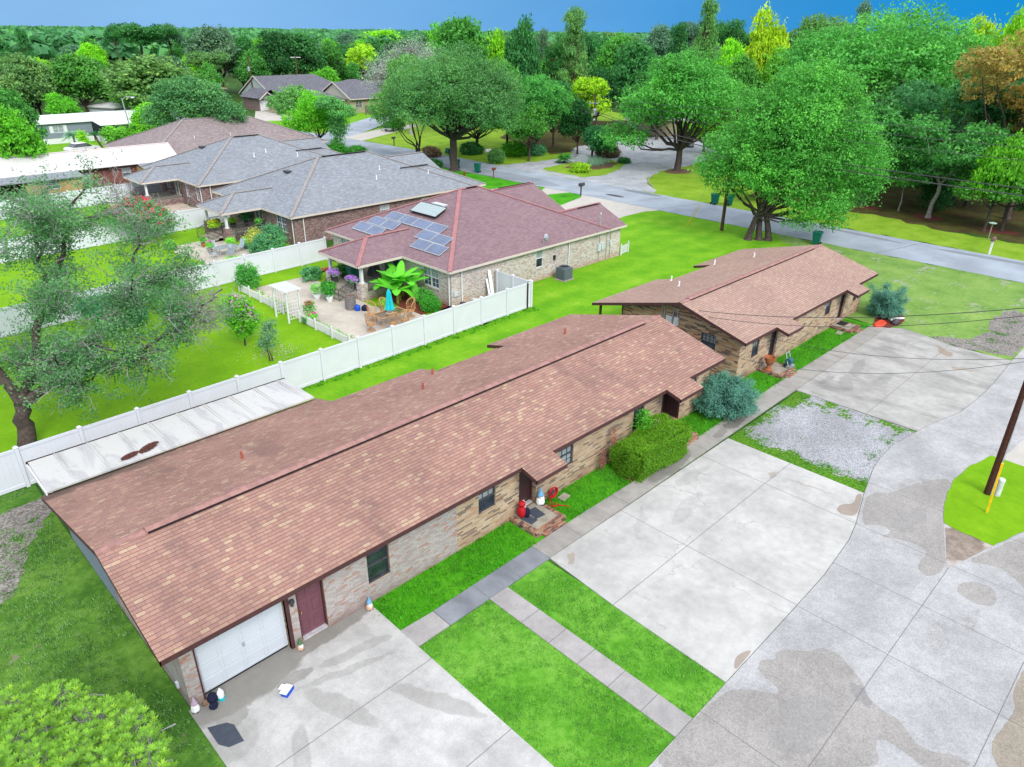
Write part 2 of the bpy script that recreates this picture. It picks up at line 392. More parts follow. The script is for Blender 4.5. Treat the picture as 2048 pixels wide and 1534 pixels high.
M_SKIN = plain('gnome_skin', srgb(232, 190, 160, .7), 0.7)
M_WHITE = plain('painted_white', (.78, .78, .78), 0.6, var=0.1, scale=20)
M_GN_BLUE = plain('gnome_blue', srgb(120, 178, 214, .75), 0.6, var=0.2, scale=20)
M_GN_MAUVE = plain('gnome_mauve', srgb(196, 170, 190, .75), 0.6, var=0.2, scale=20)
M_GN_GREEN = plain('gnome_green', srgb(86, 128, 84, .75), 0.6, var=0.2, scale=20)
M_MAT = plain('rubber_mat', srgb(84, 92, 106, .6), 0.9, var=0.1)
M_GREYPLASTIC = plain('grey_plastic', (.27, .27, .28), 0.5)
M_AC = plain('condenser_grey', srgb(118, 130, 140, .62), 0.5, var=0.05)
M_KAYAK = plain('orange_plastic', srgb(236, 84, 56, .8), 0.5)
M_CARDARK = plain('car_paint_dark', srgb(30, 40, 58, .6), 0.2, 0.3, spec=0.8)
M_CARWHITE = plain('car_paint_white', (.8, .8, .8), 0.2, spec=0.8, var=0.02)
M_CARRED = plain('car_paint_red', srgb(190, 20, 50, .7), 0.25, spec=0.8)
M_BARK = plain('bark_grey', srgb(96, 84, 78, .62), 0.95, var=0.35, scale=6, bump=0.5)
M_BARK_L = plain('bark_pale', srgb(176, 166, 156, .62), 0.95, var=0.3, scale=6, bump=0.5)
M_TWIG = plain('twig_lichen', srgb(176, 174, 172, .66), 0.95, var=0.2, scale=3)
M_BARK_P = plain('bark_pine', srgb(120, 92, 78, .62), 0.95, var=0.3, scale=6)

# solar glass: a grid of cells
def solar_mat():
    m, t = new_mat('solar_cells')
    u, v, _ = t.xyz(t.coord('UV'))
    fx = t.m('FRACT', t.m('DIVIDE', u, 0.158)); fy = t.m('FRACT', t.m('DIVIDE', v, 0.158))
    k = t.m('MAXIMUM', t.m('LESS_THAN', fx, 0.07), t.m('LESS_THAN', fy, 0.07))
    c = t.mix(k, srgb(92, 112, 150, .62), srgb(124, 140, 170, .62))
    n = t.noise(t.world(), 0.8, 3)
    c = t.mix(1, c, t.mr(n, .3, .7, .8, 1.2), 'MULTIPLY')
    t.out(c, 0.12, None, 0.0, 0.9)
    return m
M_SOLAR = solar_mat()
M_SOLAR_T = plain('collector_glass', srgb(176, 196, 196, .62), 0.1, var=0.1, spec=0.9)

# ---- ground surfaces
def grass_mat(name, stops, bare=None, bare_amt=0.0, bare_scale=0.35, tuft=0.5, mow=0.0, yellow=None):
    m, t = new_mat(name)
    wd = t.world()
    n1 = t.noise(wd, 0.45, 5, 0.6); n2 = t.noise(wd, 3.5, 4, 0.65); n3 = t.noise(wd, 22.0, 3, 0.7)
    f = t.m('ADD', t.m('ADD', t.m('MULTIPLY', n1, 0.5), t.m('MULTIPLY', n2, 0.28)), t.m('MULTIPLY', n3, 0.22))
    if mow:
        x, y, z = t.xyz(wd)
        st = t.m('SINE', t.m('MULTIPLY', t.m('ADD', y, t.m('MULTIPLY', n1, 0.6)), 2.6))
        f = t.m('ADD', f, t.m('MULTIPLY', st, mow))
    c = t.ramp(t.mr(f, 0.34, 0.66, 0, 1, False), stops)
    if bare is not None:
        nb = t.noise(wd, bare_scale, 6, 0.62); nc = t.noise(wd, bare_scale * 7, 4, 0.7)
        k = t.mr(t.m('ADD', t.m('MULTIPLY', nb, 0.6), t.m('MULTIPLY', nc, 0.4)), 0.62 - bare_amt, 0.70 - bare_amt)
        soil = t.mix(t.mr(t.noise(wd, 40, 3), .35, .65), bare, tuple(b * .62 for b in bare))
        c = t.mix(k, c, soil)
    nm = t.bump(t.m('ADD', t.m('MULTIPLY', n3, 0.6), t.m('MULTIPLY', n2, 0.5)), tuft, 0.08)
    t.out(c, 0.9, nm, 0, 0.15)
    return m
G = lambda r, g, b, k=.62: srgb(r, g, b, k)
M_GRASS = grass_mat('grass_patchy', [(0, G(62, 110, 28)), (.35, G(96, 150, 40)), (.6, G(128, 178, 58)), (1, G(158, 200, 84))], G(176, 166, 140), 0.03)
M_GRASS_FG = grass_mat('grass_front', [(0, G(60, 132, 26)), (.35, G(92, 166, 40)), (.6, G(122, 192, 62)), (1, G(150, 205, 88))], G(176, 160, 120), -0.015, 0.6)
M_GRASS_STRIP = grass_mat('grass_lush', [(0, G(42, 130, 10)), (.4, G(74, 172, 16)), (.7, G(96, 190, 30)), (1, G(124, 200, 50))], G(120, 120, 80), -0.05, 0.8)
M_GRASS_VIV = grass_mat('grass_mown_vivid', [(0, G(112, 172, 8)), (.4, G(128, 186, 14)), (.7, G(140, 196, 20)), (1, G(158, 206, 40))], None, mow=0.012, tuft=0.3)
M_GRASS_SIDE = grass_mat('grass_side_yard', [(0, G(92, 168, 16)), (.4, G(118, 186, 24)), (.7, G(136, 198, 34)), (1, G(164, 208, 64))], G(190, 196, 110), -0.05, 0.25, mow=0.03, tuft=0.3)
M_GRASS_EAST = grass_mat('grass_east_sandy', [(0, G(100, 148, 62)), (.4, G(134, 176, 84)), (.7, G(154, 190, 96)), (1, G(176, 206, 110))], G(206, 208, 190), 0.075, 0.5)
M_GRASS_LEFT = grass_mat('grass_left_yard', [(0, G(56, 104, 34)), (.35, G(82, 134, 46)), (.6, G(112, 162, 60)), (1, G(146, 186, 90))], G(172, 160, 140), 0.035, 0.35)
M_GRAVEL_LEFT = None
M_GRASS_FAR = grass_mat('grass_roadside', [(0, G(110, 156, 30)), (.4, G(140, 184, 44)), (.7, G(160, 198, 60)), (1, G(180, 206, 90))], G(190, 186, 160), 0.0, 0.2)
M_GROUND = grass_mat('ground_woods', [(0, G(40, 76, 30)), (.4, G(58, 98, 34)), (.7, G(80, 120, 44)), (1, G(110, 146, 60))], None, tuft=0.3)
M_LITTER = grass_mat('forest_floor', [(0, G(64, 56, 34)), (.4, G(92, 76, 46)), (.7, G(96, 104, 44)), (1, G(134, 130, 80))], G(120, 84, 62), 0.02, 0.3)
M_MULCH = plain('mulch_red', srgb(128, 62, 48, .62), 0.95, var=0.4, scale=12, bump=0.5)
M_MULCH_B = plain('mulch_brown', srgb(128, 96, 74, .62), 0.95, var=0.4, scale=12, bump=0.5)

def blob(t, p, bl):
    """one soft-edged stain: (x, y, rx, ry, angle in degrees, strength)"""
    x, y, rx, ry, a, k = bl
    q = t.n('VectorMath', {'operation': 'SUBTRACT'}, i0=p, i1=(x, y, 0)).outputs[0]
    q = t.n('Mapping', None, Vector=q, Rotation=(0, 0, -radians(a))).outputs[0]
    q = t.n('VectorMath', {'operation': 'MULTIPLY'}, i0=q, i1=(1 / rx, 1 / ry, 0)).outputs[0]
    l = t.n('VectorMath', {'operation': 'LENGTH'}, i0=q).outputs['Value']
    return t.m('MULTIPLY', t.mr(l, 0.85, 1.04, 1, 0), k)
def blobs(t, p, lst):
    r = None
    for b in lst:
        k = blob(t, p, b); r = k if r is None else t.m('MAXIMUM', r, k)
    return r
def line(t, c, pos, hw):
    return t.m('LESS_THAN', t.m('ABSOLUTE', t.m('SUBTRACT', c, pos)), hw)
def concrete(name, col, speck=0.0, lx=(), ly=(), damp=(), dampcol=(.2, .19, .18), rust=(), dark=(), darkcol=(.1, .1, .09), cracks=0.0, var=0.13, mott=0.0, wob=0.4, tone=None):
    m, t = new_mat(name)
    wd = t.world(); x, y, z = t.xyz(wd)
    n1 = t.noise(wd, 0.5, 5, 0.6); n2 = t.noise(wd, 2.6, 4, 0.65); n3 = t.noise(wd, 45, 2, 0.7)
    c = t.mix(1, col, t.mr(n1, .3, .7, 1 - var, 1 + var), 'MULTIPLY')
    c = t.mix(1, c, t.mr(n2, .3, .7, 1 - var * .55, 1 + var * .55), 'MULTIPLY')
    if speck:
        vo = t.n('TexVoronoi', None, Vector=wd, Scale=26.0).outputs['Color']
        sx, _, _ = t.xyz(vo)
        c = t.mix(1, c, t.mr(sx, 0, 1, 1 - speck, 1 + speck, False), 'MULTIPLY')
    c = t.mix(1, c, t.mr(n3, .3, .7, .94, 1.06), 'MULTIPLY')
    # the edge of every stain wanders
    nv = t.n('TexNoise', None, Vector=wd, Scale=1.3, Detail=5.0, Roughness=0.6).outputs['Color']
    off = t.n('VectorMath', {'operation': 'SUBTRACT'}, i0=nv, i1=(.5, .5, .5)).outputs[0]
    off = t.n('VectorMath', {'operation': 'MULTIPLY'}, i0=off, i1=(wob * 2.4, wob * 2.4, 0)).outputs[0]
    p = t.n('VectorMath', {'operation': 'ADD'}, i0=wd, i1=off).outputs[0]
    p = t.n('VectorMath', {'operation': 'MULTIPLY'}, i0=p, i1=(1, 1, 0)).outputs[0]
    rough = 0.85
    if mott:
        k = t.mr(t.noise(t.n('Mapping', None, Vector=wd, Scale=(1, .35, 1)).outputs[0], 0.8, 5, .65), .45, .7, 0, mott)
        c = t.mix(k, c, tuple(a * .55 for a in col))
    if dark: c = t.mix(blobs(t, p, dark), c, darkcol)
    if damp:
        k = blobs(t, p, damp)
        dc = t.mix(1, dampcol, t.mr(n2, .3, .7, .78, 1.2), 'MULTIPLY')
        dc = t.mix(1, dc, t.mr(t.noise(wd, 0.7, 3), .3, .7, .85, 1.15), 'MULTIPLY')
        if speck: dc = t.mix(1, dc, t.mr(sx, 0, 1, 1 - speck * 1.6, 1 + speck * 1.6, False), 'MULTIPLY')
        c = t.mix(k, c, dc)
    if rust: c = t.mix(blobs(t, p, rust), c, (.26, .20, .14))
    if cracks:
        vc = t.n('TexVoronoi', {'feature': 'DISTANCE_TO_EDGE'}, Vector=t.n('VectorMath', {'operation': 'ADD'}, i0=wd, i1=t.n('VectorMath', {'operation': 'MULTIPLY'}, i0=off, i1=(1.1, 1.1, 0)).outputs[0]).outputs[0], Scale=0.16).outputs['Distance']
        k = t.m('MULTIPLY', t.m('LESS_THAN', vc, 0.0022), t.mr(n1, .46, .54, 0, cracks))
        c = t.mix(k, c, (.16, .15, .14))
    k = None
    wv = t.m('MULTIPLY', t.m('SUBTRACT', n2, .5), 0.03)
    for a in lx:
        q = line(t, t.m('ADD', x, wv), a, 0.013); k = q if k is None else t.m('MAXIMUM', k, q)
    for a in ly:
        q = line(t, t.m('ADD', y, wv), a, 0.013); k = q if k is None else t.m('MAXIMUM', k, q)
    if k is not None:
        c = t.mix(t.m('MULTIPLY', k, 0.8), c, (.13, .125, .12))
    nm = t.bump(t.m('ADD', n3, t.m('MULTIPLY', n2, .5)), 0.15, 0.01)
    t.out(c, rough, nm, 0, 0.25)
    return m

M_SLAB = concrete('concrete_parking', srgb(222, 221, 217, .55), lx=(20.32, 26.4), ly=(10.81,), cracks=.35,
                  rust=[(16.6, 13.45, .4, .16, 20, .55), (27.2, 10.9, .3, .14, 40, .5), (27.6, 9.4, .06, 1.1, 8, .45)],
                  dark=[(20.2, 12.9, 1.2, .16, 30, .12), (22.4, 12.2, 1.6, .3, 10, .16), (24.6, 13.3, 1.2, .3, 0, .2)])
M_SLAB2 = concrete('concrete_far_parking', srgb(206, 204, 199, .56), lx=(42.7,), ly=(10.3,), mott=.75, cracks=.5,
                   rust=[(47.9, 10.2, .9, .28, 40, .8), (45.9, 8.6, .25, .6, 20, .6)], dark=[(41.5, 12.9, 1.6, .35, 10, .4), (39, 12.6, 1.2, .5, 20, .35), (41.2, 11.3, 1.1, .35, 0, .35), (38.6, 13.5, .9, .18, 0, .4)], darkcol=(.16, .16, .155))
M_AISLE = concrete('concrete_aggregate', srgb(210, 210, 210, .52), speck=.13, lx=(11.5, 14.2, 20.3, 23.4, 26.4, 29.8, 36.9, 43.5, 50), ly=(3.41, .31),
                   damp=[(23.8, 2.0, .8, .2, 0, .35), (22.2, 2.6, .9, .3, 20, .3), (30.6, 6.2, 1.6, .5, 0, .3), (12.6, 3.9, 1.2, .6, 0, .4)], dampcol=srgb(182, 180, 178, .55), wob=.3)
AJ = dict(speck=.16, lx=(11.5, 14.2, 20.3, 23.4, 26.4, 29.8, 36.9, 43.5, 50), ly=(3.41, .31), wob=.4)
M_DAMP = concrete('concrete_aggregate_damp', srgb(186, 182, 177, .56), dark=[(18.1, 3.4, .5, .22, 60, .45), (16.0, 4.2, 1.4, .7, 0, .25), (28.2, 5.5, 1.2, .5, 0, .25)], darkcol=(.17, .17, .18), var=.1, **AJ)
M_DAMP_TAN = concrete('concrete_aggregate_damp_tan', srgb(182, 172, 156, .56), var=.1, **AJ)
M_DAMP_SLAB = concrete('concrete_parking_damp', srgb(186, 172, 160, .56), var=.08)
M_WEDGE = concrete('concrete_wedge', srgb(212, 204, 196, .56), speck=.1, damp=[(27.9, 3.6, 1.4, .9, 0, 1.0)], dampcol=srgb(176, 160, 146, .52))
M_WALK = concrete('concrete_walk', srgb(196, 192, 185, .56), lx=(17.9, 20.9, 24.0, 27.0, 30.0, 33.1, 36.1, 39.2, 42.3, 45.4), mott=.55, dark=[(24.6, 14.5, 1.9, .5, 3, .6), (30.6, 14.6, 1.2, .35, 0, .8), (28.9, 14.5, .7, .3, 0, .5)], darkcol=(.13, .125, .11))
M_SLATE = concrete('concrete_walk_grey', srgb(166, 172, 180, .54), lx=(11.22, 13.0, 14.5), mott=.7)
M_PATH = concrete('concrete_path', srgb(198, 194, 192, .56), ly=(12.42, 11.2, 10.0, 8.8, 7.6), speck=.06)
M_DRIVE = concrete('concrete_driveway', srgb(224, 223, 220, .56), ly=(13.3, 9.78), lx=(), speck=.06, mott=.35, wob=.22,
                   dark=[(5.4, 16.4, 2.1, .85, 3, .72), (8.3, 16.5, 2.2, .42, 3, .72), (4.5, 15.6, .5, .35, 0, .5), (4.2, 14.9, .7, .8, 0, .22), (6.5, 15.55, .6, .25, 0, .55), (8.4, 15.2, 1.3, .22, -12, .3), (7.7, 14.7, 1.6, .16, -15, .3), (6.9, 13.7, .35, 1.4, 20, .3), (5.2, 13.0, .3, 1.2, -30, .3), (9.0, 12.0, .3, 1.6, 25, .35)], darkcol=(.17, .16, .14))
M_DRIVE_H3 = concrete('concrete_pale', srgb(224, 219, 210, .58), var=.06)
M_PATIO = concrete('patio_stone', srgb(222, 212, 198, .6), var=.10, speck=.06, mott=.25)
M_SAND = concrete('sand', srgb(226, 208, 190, .6), var=.1)

def asphalt():
    m, t = new_mat('asphalt_worn')
    wd = t.world(); x, y, z = t.xyz(wd)
    n1 = t.noise(wd, 0.25, 5); n2 = t.noise(wd, 30, 3)
    c = t.mix(1, srgb(190, 201, 214, .56), t.mr(n1, .3, .7, .84, 1.14), 'MULTIPLY')
    c = t.mix(1, c, t.mr(n2, .3, .7, .9, 1.1), 'MULTIPLY')
    p = t.n('VectorMath', {'operation': 'MULTIPLY'}, i0=wd, i1=(1, 1, 0)).outputs[0]
    c = t.mix(blobs(t, p, [(70.2, 53.2, .5, 1.4, 0, .85)]), c, (.035, .04, .03))
    c = t.mix(blobs(t, p, [(73.6, 14, .5, 5, 3, .5), (73.4, 26, .4, 5, -4, .5), (74.0, 52, .7, 3, 0, .6), (69.4, 70, 2.2, 9, 0, .35), (70, 100, 1.2, 9, 0, .2)]), c, (.10, .105, .115))
    w = t.m('MULTIPLY', t.m('SUBTRACT', t.noise(wd, .7, 3), .5), .5)
    k = None
    for a in (21.0, 44.6, 49.2, 66, 82, 97):
        q = line(t, t.m('ADD', t.m('ADD', y, t.m('MULTIPLY', x, .25)), w), a + 17.8, 0.03); k = q if k is None else t.m('MAXIMUM', k, q)
    c = t.mix(t.m('MULTIPLY', k, .8), c, (.05, .05, .055))
    t.out(c, .9, None, 0, .2)
    return m
M_ASPHALT = asphalt()
def gravel(name, col, col2, green=0.0, gpos=None, scale=16.0, gcol=G(110, 170, 40)):
    m, t = new_mat(name)
    wd = t.world(); x, y, z = t.xyz(wd)
    vo = t.n('TexVoronoi', None, Vector=wd, Scale=scale); sx, _, _ = t.xyz(vo.outputs['Color'])
    c = t.mix(t.mr(sx, 0, 1, 0, 1, False), col2, col)
    n = t.noise(wd, .5, 5)
    c = t.mix(1, c, t.mr(n, .3, .7, .85, 1.12), 'MULTIPLY')
    if green:
        g1 = t.noise(wd, 1.1, 5, .7); g2 = t.noise(wd, 9, 3)
        base = t.m('ADD', t.m('MULTIPLY', g1, .7), t.m('MULTIPLY', g2, .3))
        if gpos: base = t.m('ADD', base, gpos(t, x, y))
        gc = t.mix(t.mr(g2, .35, .65), gcol, tuple(a * .5 for a in gcol))
        c = t.mix(t.mr(base, .60 - green, .66 - green), c, gc)
    t.out(c, .95, t.bump(vo.outputs['Distance'], .35, .03), 0, .2)
    return m
def gp(t, x, y):
    a = t.mr(x, 29.0, 30.2, 0.28, 0)           # green belt along the parking slab
    b = t.mr(y, 12.9, 13.9, 0, .16)            # and along the walk
    c = t.mr(t.m('ADD', x, t.m('MULTIPLY', y, .2)), 36.4, 37.6, 0, .12)
    return t.m('ADD', a, t.m('ADD', b, c))
M_GRAVEL = gravel('gravel_pale', G(214, 216, 222, .6), G(150, 150, 152, .6), .0001, gp, 24.0)
M_GRAVEL_DR = gravel('gravel_drive', G(208, 212, 220, .6), G(186, 188, 194, .6), .0001, lambda t, x, y: t.mr(x, 60, 61, -.2, -.2), 5.0)
M_GRAVEL_L = gravel('gravel_weedy', G(186, 180, 176, .6), G(120, 114, 106, .6), .06, None, 14.0, G(84, 140, 44))

# leaves: colour comes from the object, light and dark sprays from the leaf itself
def leaf_mat(name, trans=.3, rough=.55):
    m, t = new_mat(name)
    oi = t.n('ObjectInfo')
    at = t.n('Attribute', {'attribute_name': 'tint'}).outputs['Fac']
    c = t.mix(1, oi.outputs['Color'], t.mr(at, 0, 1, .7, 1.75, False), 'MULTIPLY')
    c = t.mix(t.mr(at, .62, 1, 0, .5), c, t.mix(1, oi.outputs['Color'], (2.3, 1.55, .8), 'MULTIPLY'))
    d = t.n('BsdfPrincipled'); t.nt.links.new(c, d.inputs['Base Color'])
    d.inputs['Roughness'].default_value = rough; d.inputs['Specular IOR Level'].default_value = .25
    tr = t.n('BsdfTranslucent', None, Color=t.mix(1, c, (1.2, 1.15, .85), 'MULTIPLY'))
    mx = t.n('MixShader', None, i0=trans, i1=d.outputs[0], i2=tr.outputs[0])
    o = t.n('OutputMaterial'); t.nt.links.new(mx.outputs[0], o.inputs[0])
    return m
M_LEAF = leaf_mat('leaf', .4)
M_GRASSBLADE = leaf_mat('grass_blade', .25, .7)
# ------------------------------------------------------------------ ground
def sheet(name, pts, z, mat, wob=0.0, step=0.5, kind='structure'):
    """flat sheet; wob roughens its outline the way grass and gravel edges wander"""
    if wob:
        q = []; rg = random.Random(len(name) * 17 + int(abs(pts[0][0]) * 10))
        for i, p in enumerate(pts):
            n = pts[(i + 1) % len(pts)]
            L = math.dist(p, n); k = max(1, int(L / step))
            for j in range(k):
                f = j / k; dx, dy = (n[0] - p[0]) / L, (n[1] - p[1]) / L
                o = (rg.random() - .5) * 2 * wob if j else 0
                q.append((p[0] + (n[0] - p[0]) * f - dy * o, p[1] + (n[1] - p[1]) * f + dx * o))
        pts = q
    b = MB(); b.poly([(x, y, z) for x, y in pts])
    o = b.build(name, mat, uv=False)
    o['kind'] = kind
    return o
def slab(name, pts, top, mat):
    b = MB(); b.prism(pts, -0.1, top)
    return struct(b.build(name, mat, uv=False))
def rect(x0, y0, x1, y1): return [(x0, y0), (x1, y0), (x1, y1), (x0, y1)]

gb = MB(); gb.poly([(x, y, -0.004) for x, y in rect(-5000, -5000, 7000, 7000)])
struct(gb.build('ground', M_GROUND, uv=False))
sheet('lawn_left_yard', rect(-30, -12, 3.78, 32.6), 0.0, M_GRASS_LEFT)
sheet('gravel_left_yard', [(-1, 24.5), (0.8, 24.9), (2.0, 26.6), (2.6, 28.3), (3.5, 29.6), (4.6, 30.6), (3.9, 31.4), (2.6, 31.2), (1.0, 30.6), (-2, 31)], 0.004, M_GRAVEL_L, .18, .3)
sheet('lawn_strip', rect(9.9, 14.3, 49.4, 17.2), 0.0, M_GRASS_STRIP)
sheet('lawn_front', rect(9.9, 6.41, 15.9, 13.95), 0.0, M_GRASS_FG)
sheet('lawn_side', [(13, 24), (33, 24), (33, 22), (60, 22), (67.6, 30), (67.6, 45.8), (62.4, 46.2), (48, 43), (30, 38), (30, 33), (13, 33)], 0.0, M_GRASS_SIDE)
sheet('lawn_east', [(49.5, -60), (67.6, -60), (67.6, 31.5), (60, 24), (52, 22), (49.5, 17.2)], 0.004, M_GRASS_EAST, .3, 1.0)
sheet('lawn_backyard', rect(-12, 33, 31, 52.3), 0.0, M_GRASS_VIV)
sheet('lawn_backyard', rect(-12, 52.3, 31, 71.2), 0.0, M_GRASS_VIV)
sheet('lawn_backyard', rect(-12, 71.2, 26, 88.4), 0.0, M_GRASS_SIDE)
sheet('sand_yard', [(25.2, 74), (31, 74), (31, 89), (24.6, 89), (24.9, 83)], 0.006, M_SAND, .25, .6)
sheet('lawn_front_yards', rect(47, 46, 67.6, 128), -0.0005, M_GRASS_STRIP)
sheet('lawn_across', [(74.7, 42), (100, 44), (140, 60), (150, 120), (100, 133), (74.7, 118)], 0.0, M_GRASS_FAR)
sheet('lawn_verge', [(74.7, -80), (80, -80), (81, 12), (81, 20), (83.5, 28), (80, 36), (82, 43), (74.7, 43)], 0.004, M_GRASS_FAR, .5, 1.2)
sheet('forest_floor', [(79.5, -90), (220, -90), (220, 60), (104, 58), (101, 52), (94, 46), (82, 42)], 0.0, M_LITTER, .8, 2)
sheet('forest_floor_north', [(88, 80), (128, 74), (140, 100), (120, 112), (96, 100)], 0.006, M_LITTER, .8, 2)
sheet('lawn_far', [(69, 118), (140, 152), (130, 172), (74, 150), (40, 150), (20, 132), (60, 122)], 0.002, M_GRASS_SIDE)

# road with slightly crumbled edges
def strip(name, pts, wd, z, mat, wob=.08):
    l, r = [], []
    for i, p in enumerate(pts):
        a = pts[max(0, i - 1)]; b = pts[min(len(pts) - 1, i + 1)]
        L = math.dist(a, b); nx, ny = -(b[1] - a[1]) / L, (b[0] - a[0]) / L
        l.append((p[0] + nx * wd / 2, p[1] + ny * wd / 2)); r.append((p[0] - nx * wd / 2, p[1] - ny * wd / 2))
    return sheet(name, l + r[::-1], z, mat, wob, 1.0)
strip('road', [(71.2, -200), (71.2, -40), (71.2, 60), (71.2, 100), (70.9, 112), (70.0, 126), (68, 150), (64, 190)], 7.1, 0.012, M_ASPHALT)
strip('cross_road', [(72.5, 119), (80, 125), (90, 133), (104, 143), (130, 160), (170, 185)], 7.0, 0.016, M_ASPHALT)
slab('driveway_neighbour', [(50.6, 44), (62.3, 45.9), (66, 45.8), (67.6, 45.0), (67.6, 56.2), (66.4, 55.3), (61, 53.9), (50.6, 53.6)], 0.02, M_DRIVE_H3)
slab('driveway_neighbour_far', [(56, 58), (60, 58.6), (65, 59), (67.6, 58.2), (67.6, 62.2), (66, 61.2), (56, 61)], 0.02, M_DRIVE_H3)
slab('driveway_brick_house', [(74, 151), (82, 148), (90, 166), (84, 170)], 0.02, M_DRIVE_H3)
slab('driveway_truck', [(74.2, 112), (78, 114), (96, 123.5), (94, 127.5), (80, 120.5), (74.2, 118)], 0.025, M_DRIVE_H3)
sheet('gravel_drive', [(74.7, 78), (79, 77), (84.8, 76.5), (90, 77.5), (96, 82), (108, 86), (122, 80), (120, 64), (110, 60), (102, 59.6), (96, 59.2), (90, 59.6), (86, 58.6), (82, 57.2), (78.5, 54.2), (76.4, 51.6), (74.7, 50.6)], 0.008, M_GRAVEL_DR, .35, .8)
sheet('garden_bed', [(76.6, 71.4), (80, 72.4), (86, 72.6), (91, 70.6), (90.4, 67), (86, 64.6), (80.5, 62.6), (76.6, 63.4)], 0.014, M_GRASS_FAR, .3, .7)
sheet('mulch_bed', [(80, 70.4), (84, 71.6), (89.6, 70.4), (89.4, 67.4), (85, 65.8), (80.4, 66.4)], 0.018, M_MULCH_B, .3, .5)
def ring(cx, cy, rx, ry, n=16): return [(cx + rx * cos(2 * pi * i / n), cy + ry * sin(2 * pi * i / n)) for i in range(n)]
sheet('mulch_ring', ring(90.2, 57.6, 2.3, 1.7), 0.012, M_MULCH_B, .15, .4)
sheet('mulch_ring', ring(86.3, 23.5, 1.2, 1.5), 0.012, M_MULCH, .15, .4)
sheet('mulch_ring', ring(85.3, 16.5, 1.2, 1.8), 0.012, M_MULCH, .15, .4)
sheet('mulch_ring', ring(86.6, 31.3, 1.2, 2.6), 0.012, M_MULCH, .15, .4)
kb = MB()
kp = [(78.2, 53.4), (79.6, 55.0), (81.6, 56.6), (84.5, 58.0)]
for a, b in zip(kp, kp[1:]): kb.beam((a[0], a[1], .05), (b[0], b[1], .05), .14, .14)
struct(kb.build('kerb', M_CONC_PORCH))

# foreground paving
slab('driveway_garage', [(3.7, 4.0), (9.9, 4.0), (9.9, 16.64), (6.98, 16.64), (6.98, 16.9), (4.22, 16.9), (4.22, 16.64), (3.7, 16.64)], 0.03, M_DRIVE)
slab('sidewalk_slate', [(11.2, 13.97), (16.05, 13.96), (16.05, 14.88), (11.2, 14.85)], 0.04, M_SLATE)
slab('sidewalk_end', [(9.9, 13.97), (11.19, 13.97), (11.19, 14.84), (9.9, 14.9)], 0.042, M_PATH)
slab('sidewalk', [(16.06, 13.965), (49.42, 14.2), (49.1, 15.1), (36, 15.2), (22.5, 14.87), (19, 14.92), (16.06, 14.89)], 0.045, M_WALK)
slab('path', [(12.98, 6.42), (13.84, 6.42), (13.84, 13.96), (12.98, 13.96)], 0.03, M_PATH)
slab('parking_slab', [(15.66, 6.42), (18.23, 6.42), (20.21, 6.43), (22.53, 6.45), (25.2, 6.66), (26.4, 6.89), (28.8, 7.52), (28.72, 13.95), (16.04, 13.95), (15.8, 10.8)], 0.038, M_SLAB)
slab('gravel_lot', [(28.74, 7.5), (31.18, 8.03), (32.27, 8.15), (33.68, 8.17), (36.08, 7.83), (36.12, 13.96), (28.74, 13.94)], 0.01, M_GRAVEL)
slab('parking_slab_far', [(36.13, 7.83), (36.83, 7.73), (39.84, 6.98), (42.59, 6.8), (45.05, 6.76), (49.4, 6.9), (49.32, 9.95), (49.81, 11.75), (50.19, 13.4), (49.42, 14.19), (36.13, 14.08)], 0.036, M_SLAB2)
slab('drive_aisle', [(9.9, -8), (60, -8), (60, 6.9), (53, 6.9), (49.4, 6.88), (45.05, 6.74), (42.59, 6.78), (39.84, 6.96), (36.83, 7.71), (36.08, 7.81), (33.68, 8.15), (32.27, 8.13), (31.18, 8.01), (28.8, 7.5), (26.4, 6.87), (25.2, 6.64), (22.53, 6.43), (20.21, 6.41), (18.23, 6.40), (9.9, 6.4)], 0.03, M_AISLE)
slab('concrete_wedge', [(26.09, 3.44), (28.8, 2.62), (29.0, 4.38)], 0.036, M_WEDGE)
slab('concrete_beyond_island', [(36.2, -6), (46, -6), (46, 3.3), (37.0, 4.1), (36.2, 4.5)], 0.036, M_DRIVE_H3)
sheet('island_lawn', [(28.8, 2.62), (28.86, 4.0), (29.0, 4.42), (29.62, 4.64), (31.13, 4.97), (32.59, 5.15), (34.33, 5.04), (36.2, 4.58), (36.2, 0.6), (33.0, 1.2), (30.66, 2.03)], 0.05, M_GRASS_VIV, .03, .3)
sheet('gravel_verge', [(50.2, 7.0), (52.8, 7.0), (58.5, 7.6), (60, 9.2), (57, 9.8), (53.6, 9.2), (51.2, 9.9), (49.9, 11.7), (49.42, 9.9)], 0.012, M_GRAVEL_L, .2, .4)
def smooth(p, n=2):
    for _ in range(n):
        q = []
        for a, b in zip(p, p[1:] + p[:1]): q += [(a[0] * .75 + b[0] * .25, a[1] * .75 + b[1] * .25), (a[0] * .25 + b[0] * .75, a[1] * .25 + b[1] * .75)]
        p = q
    return p
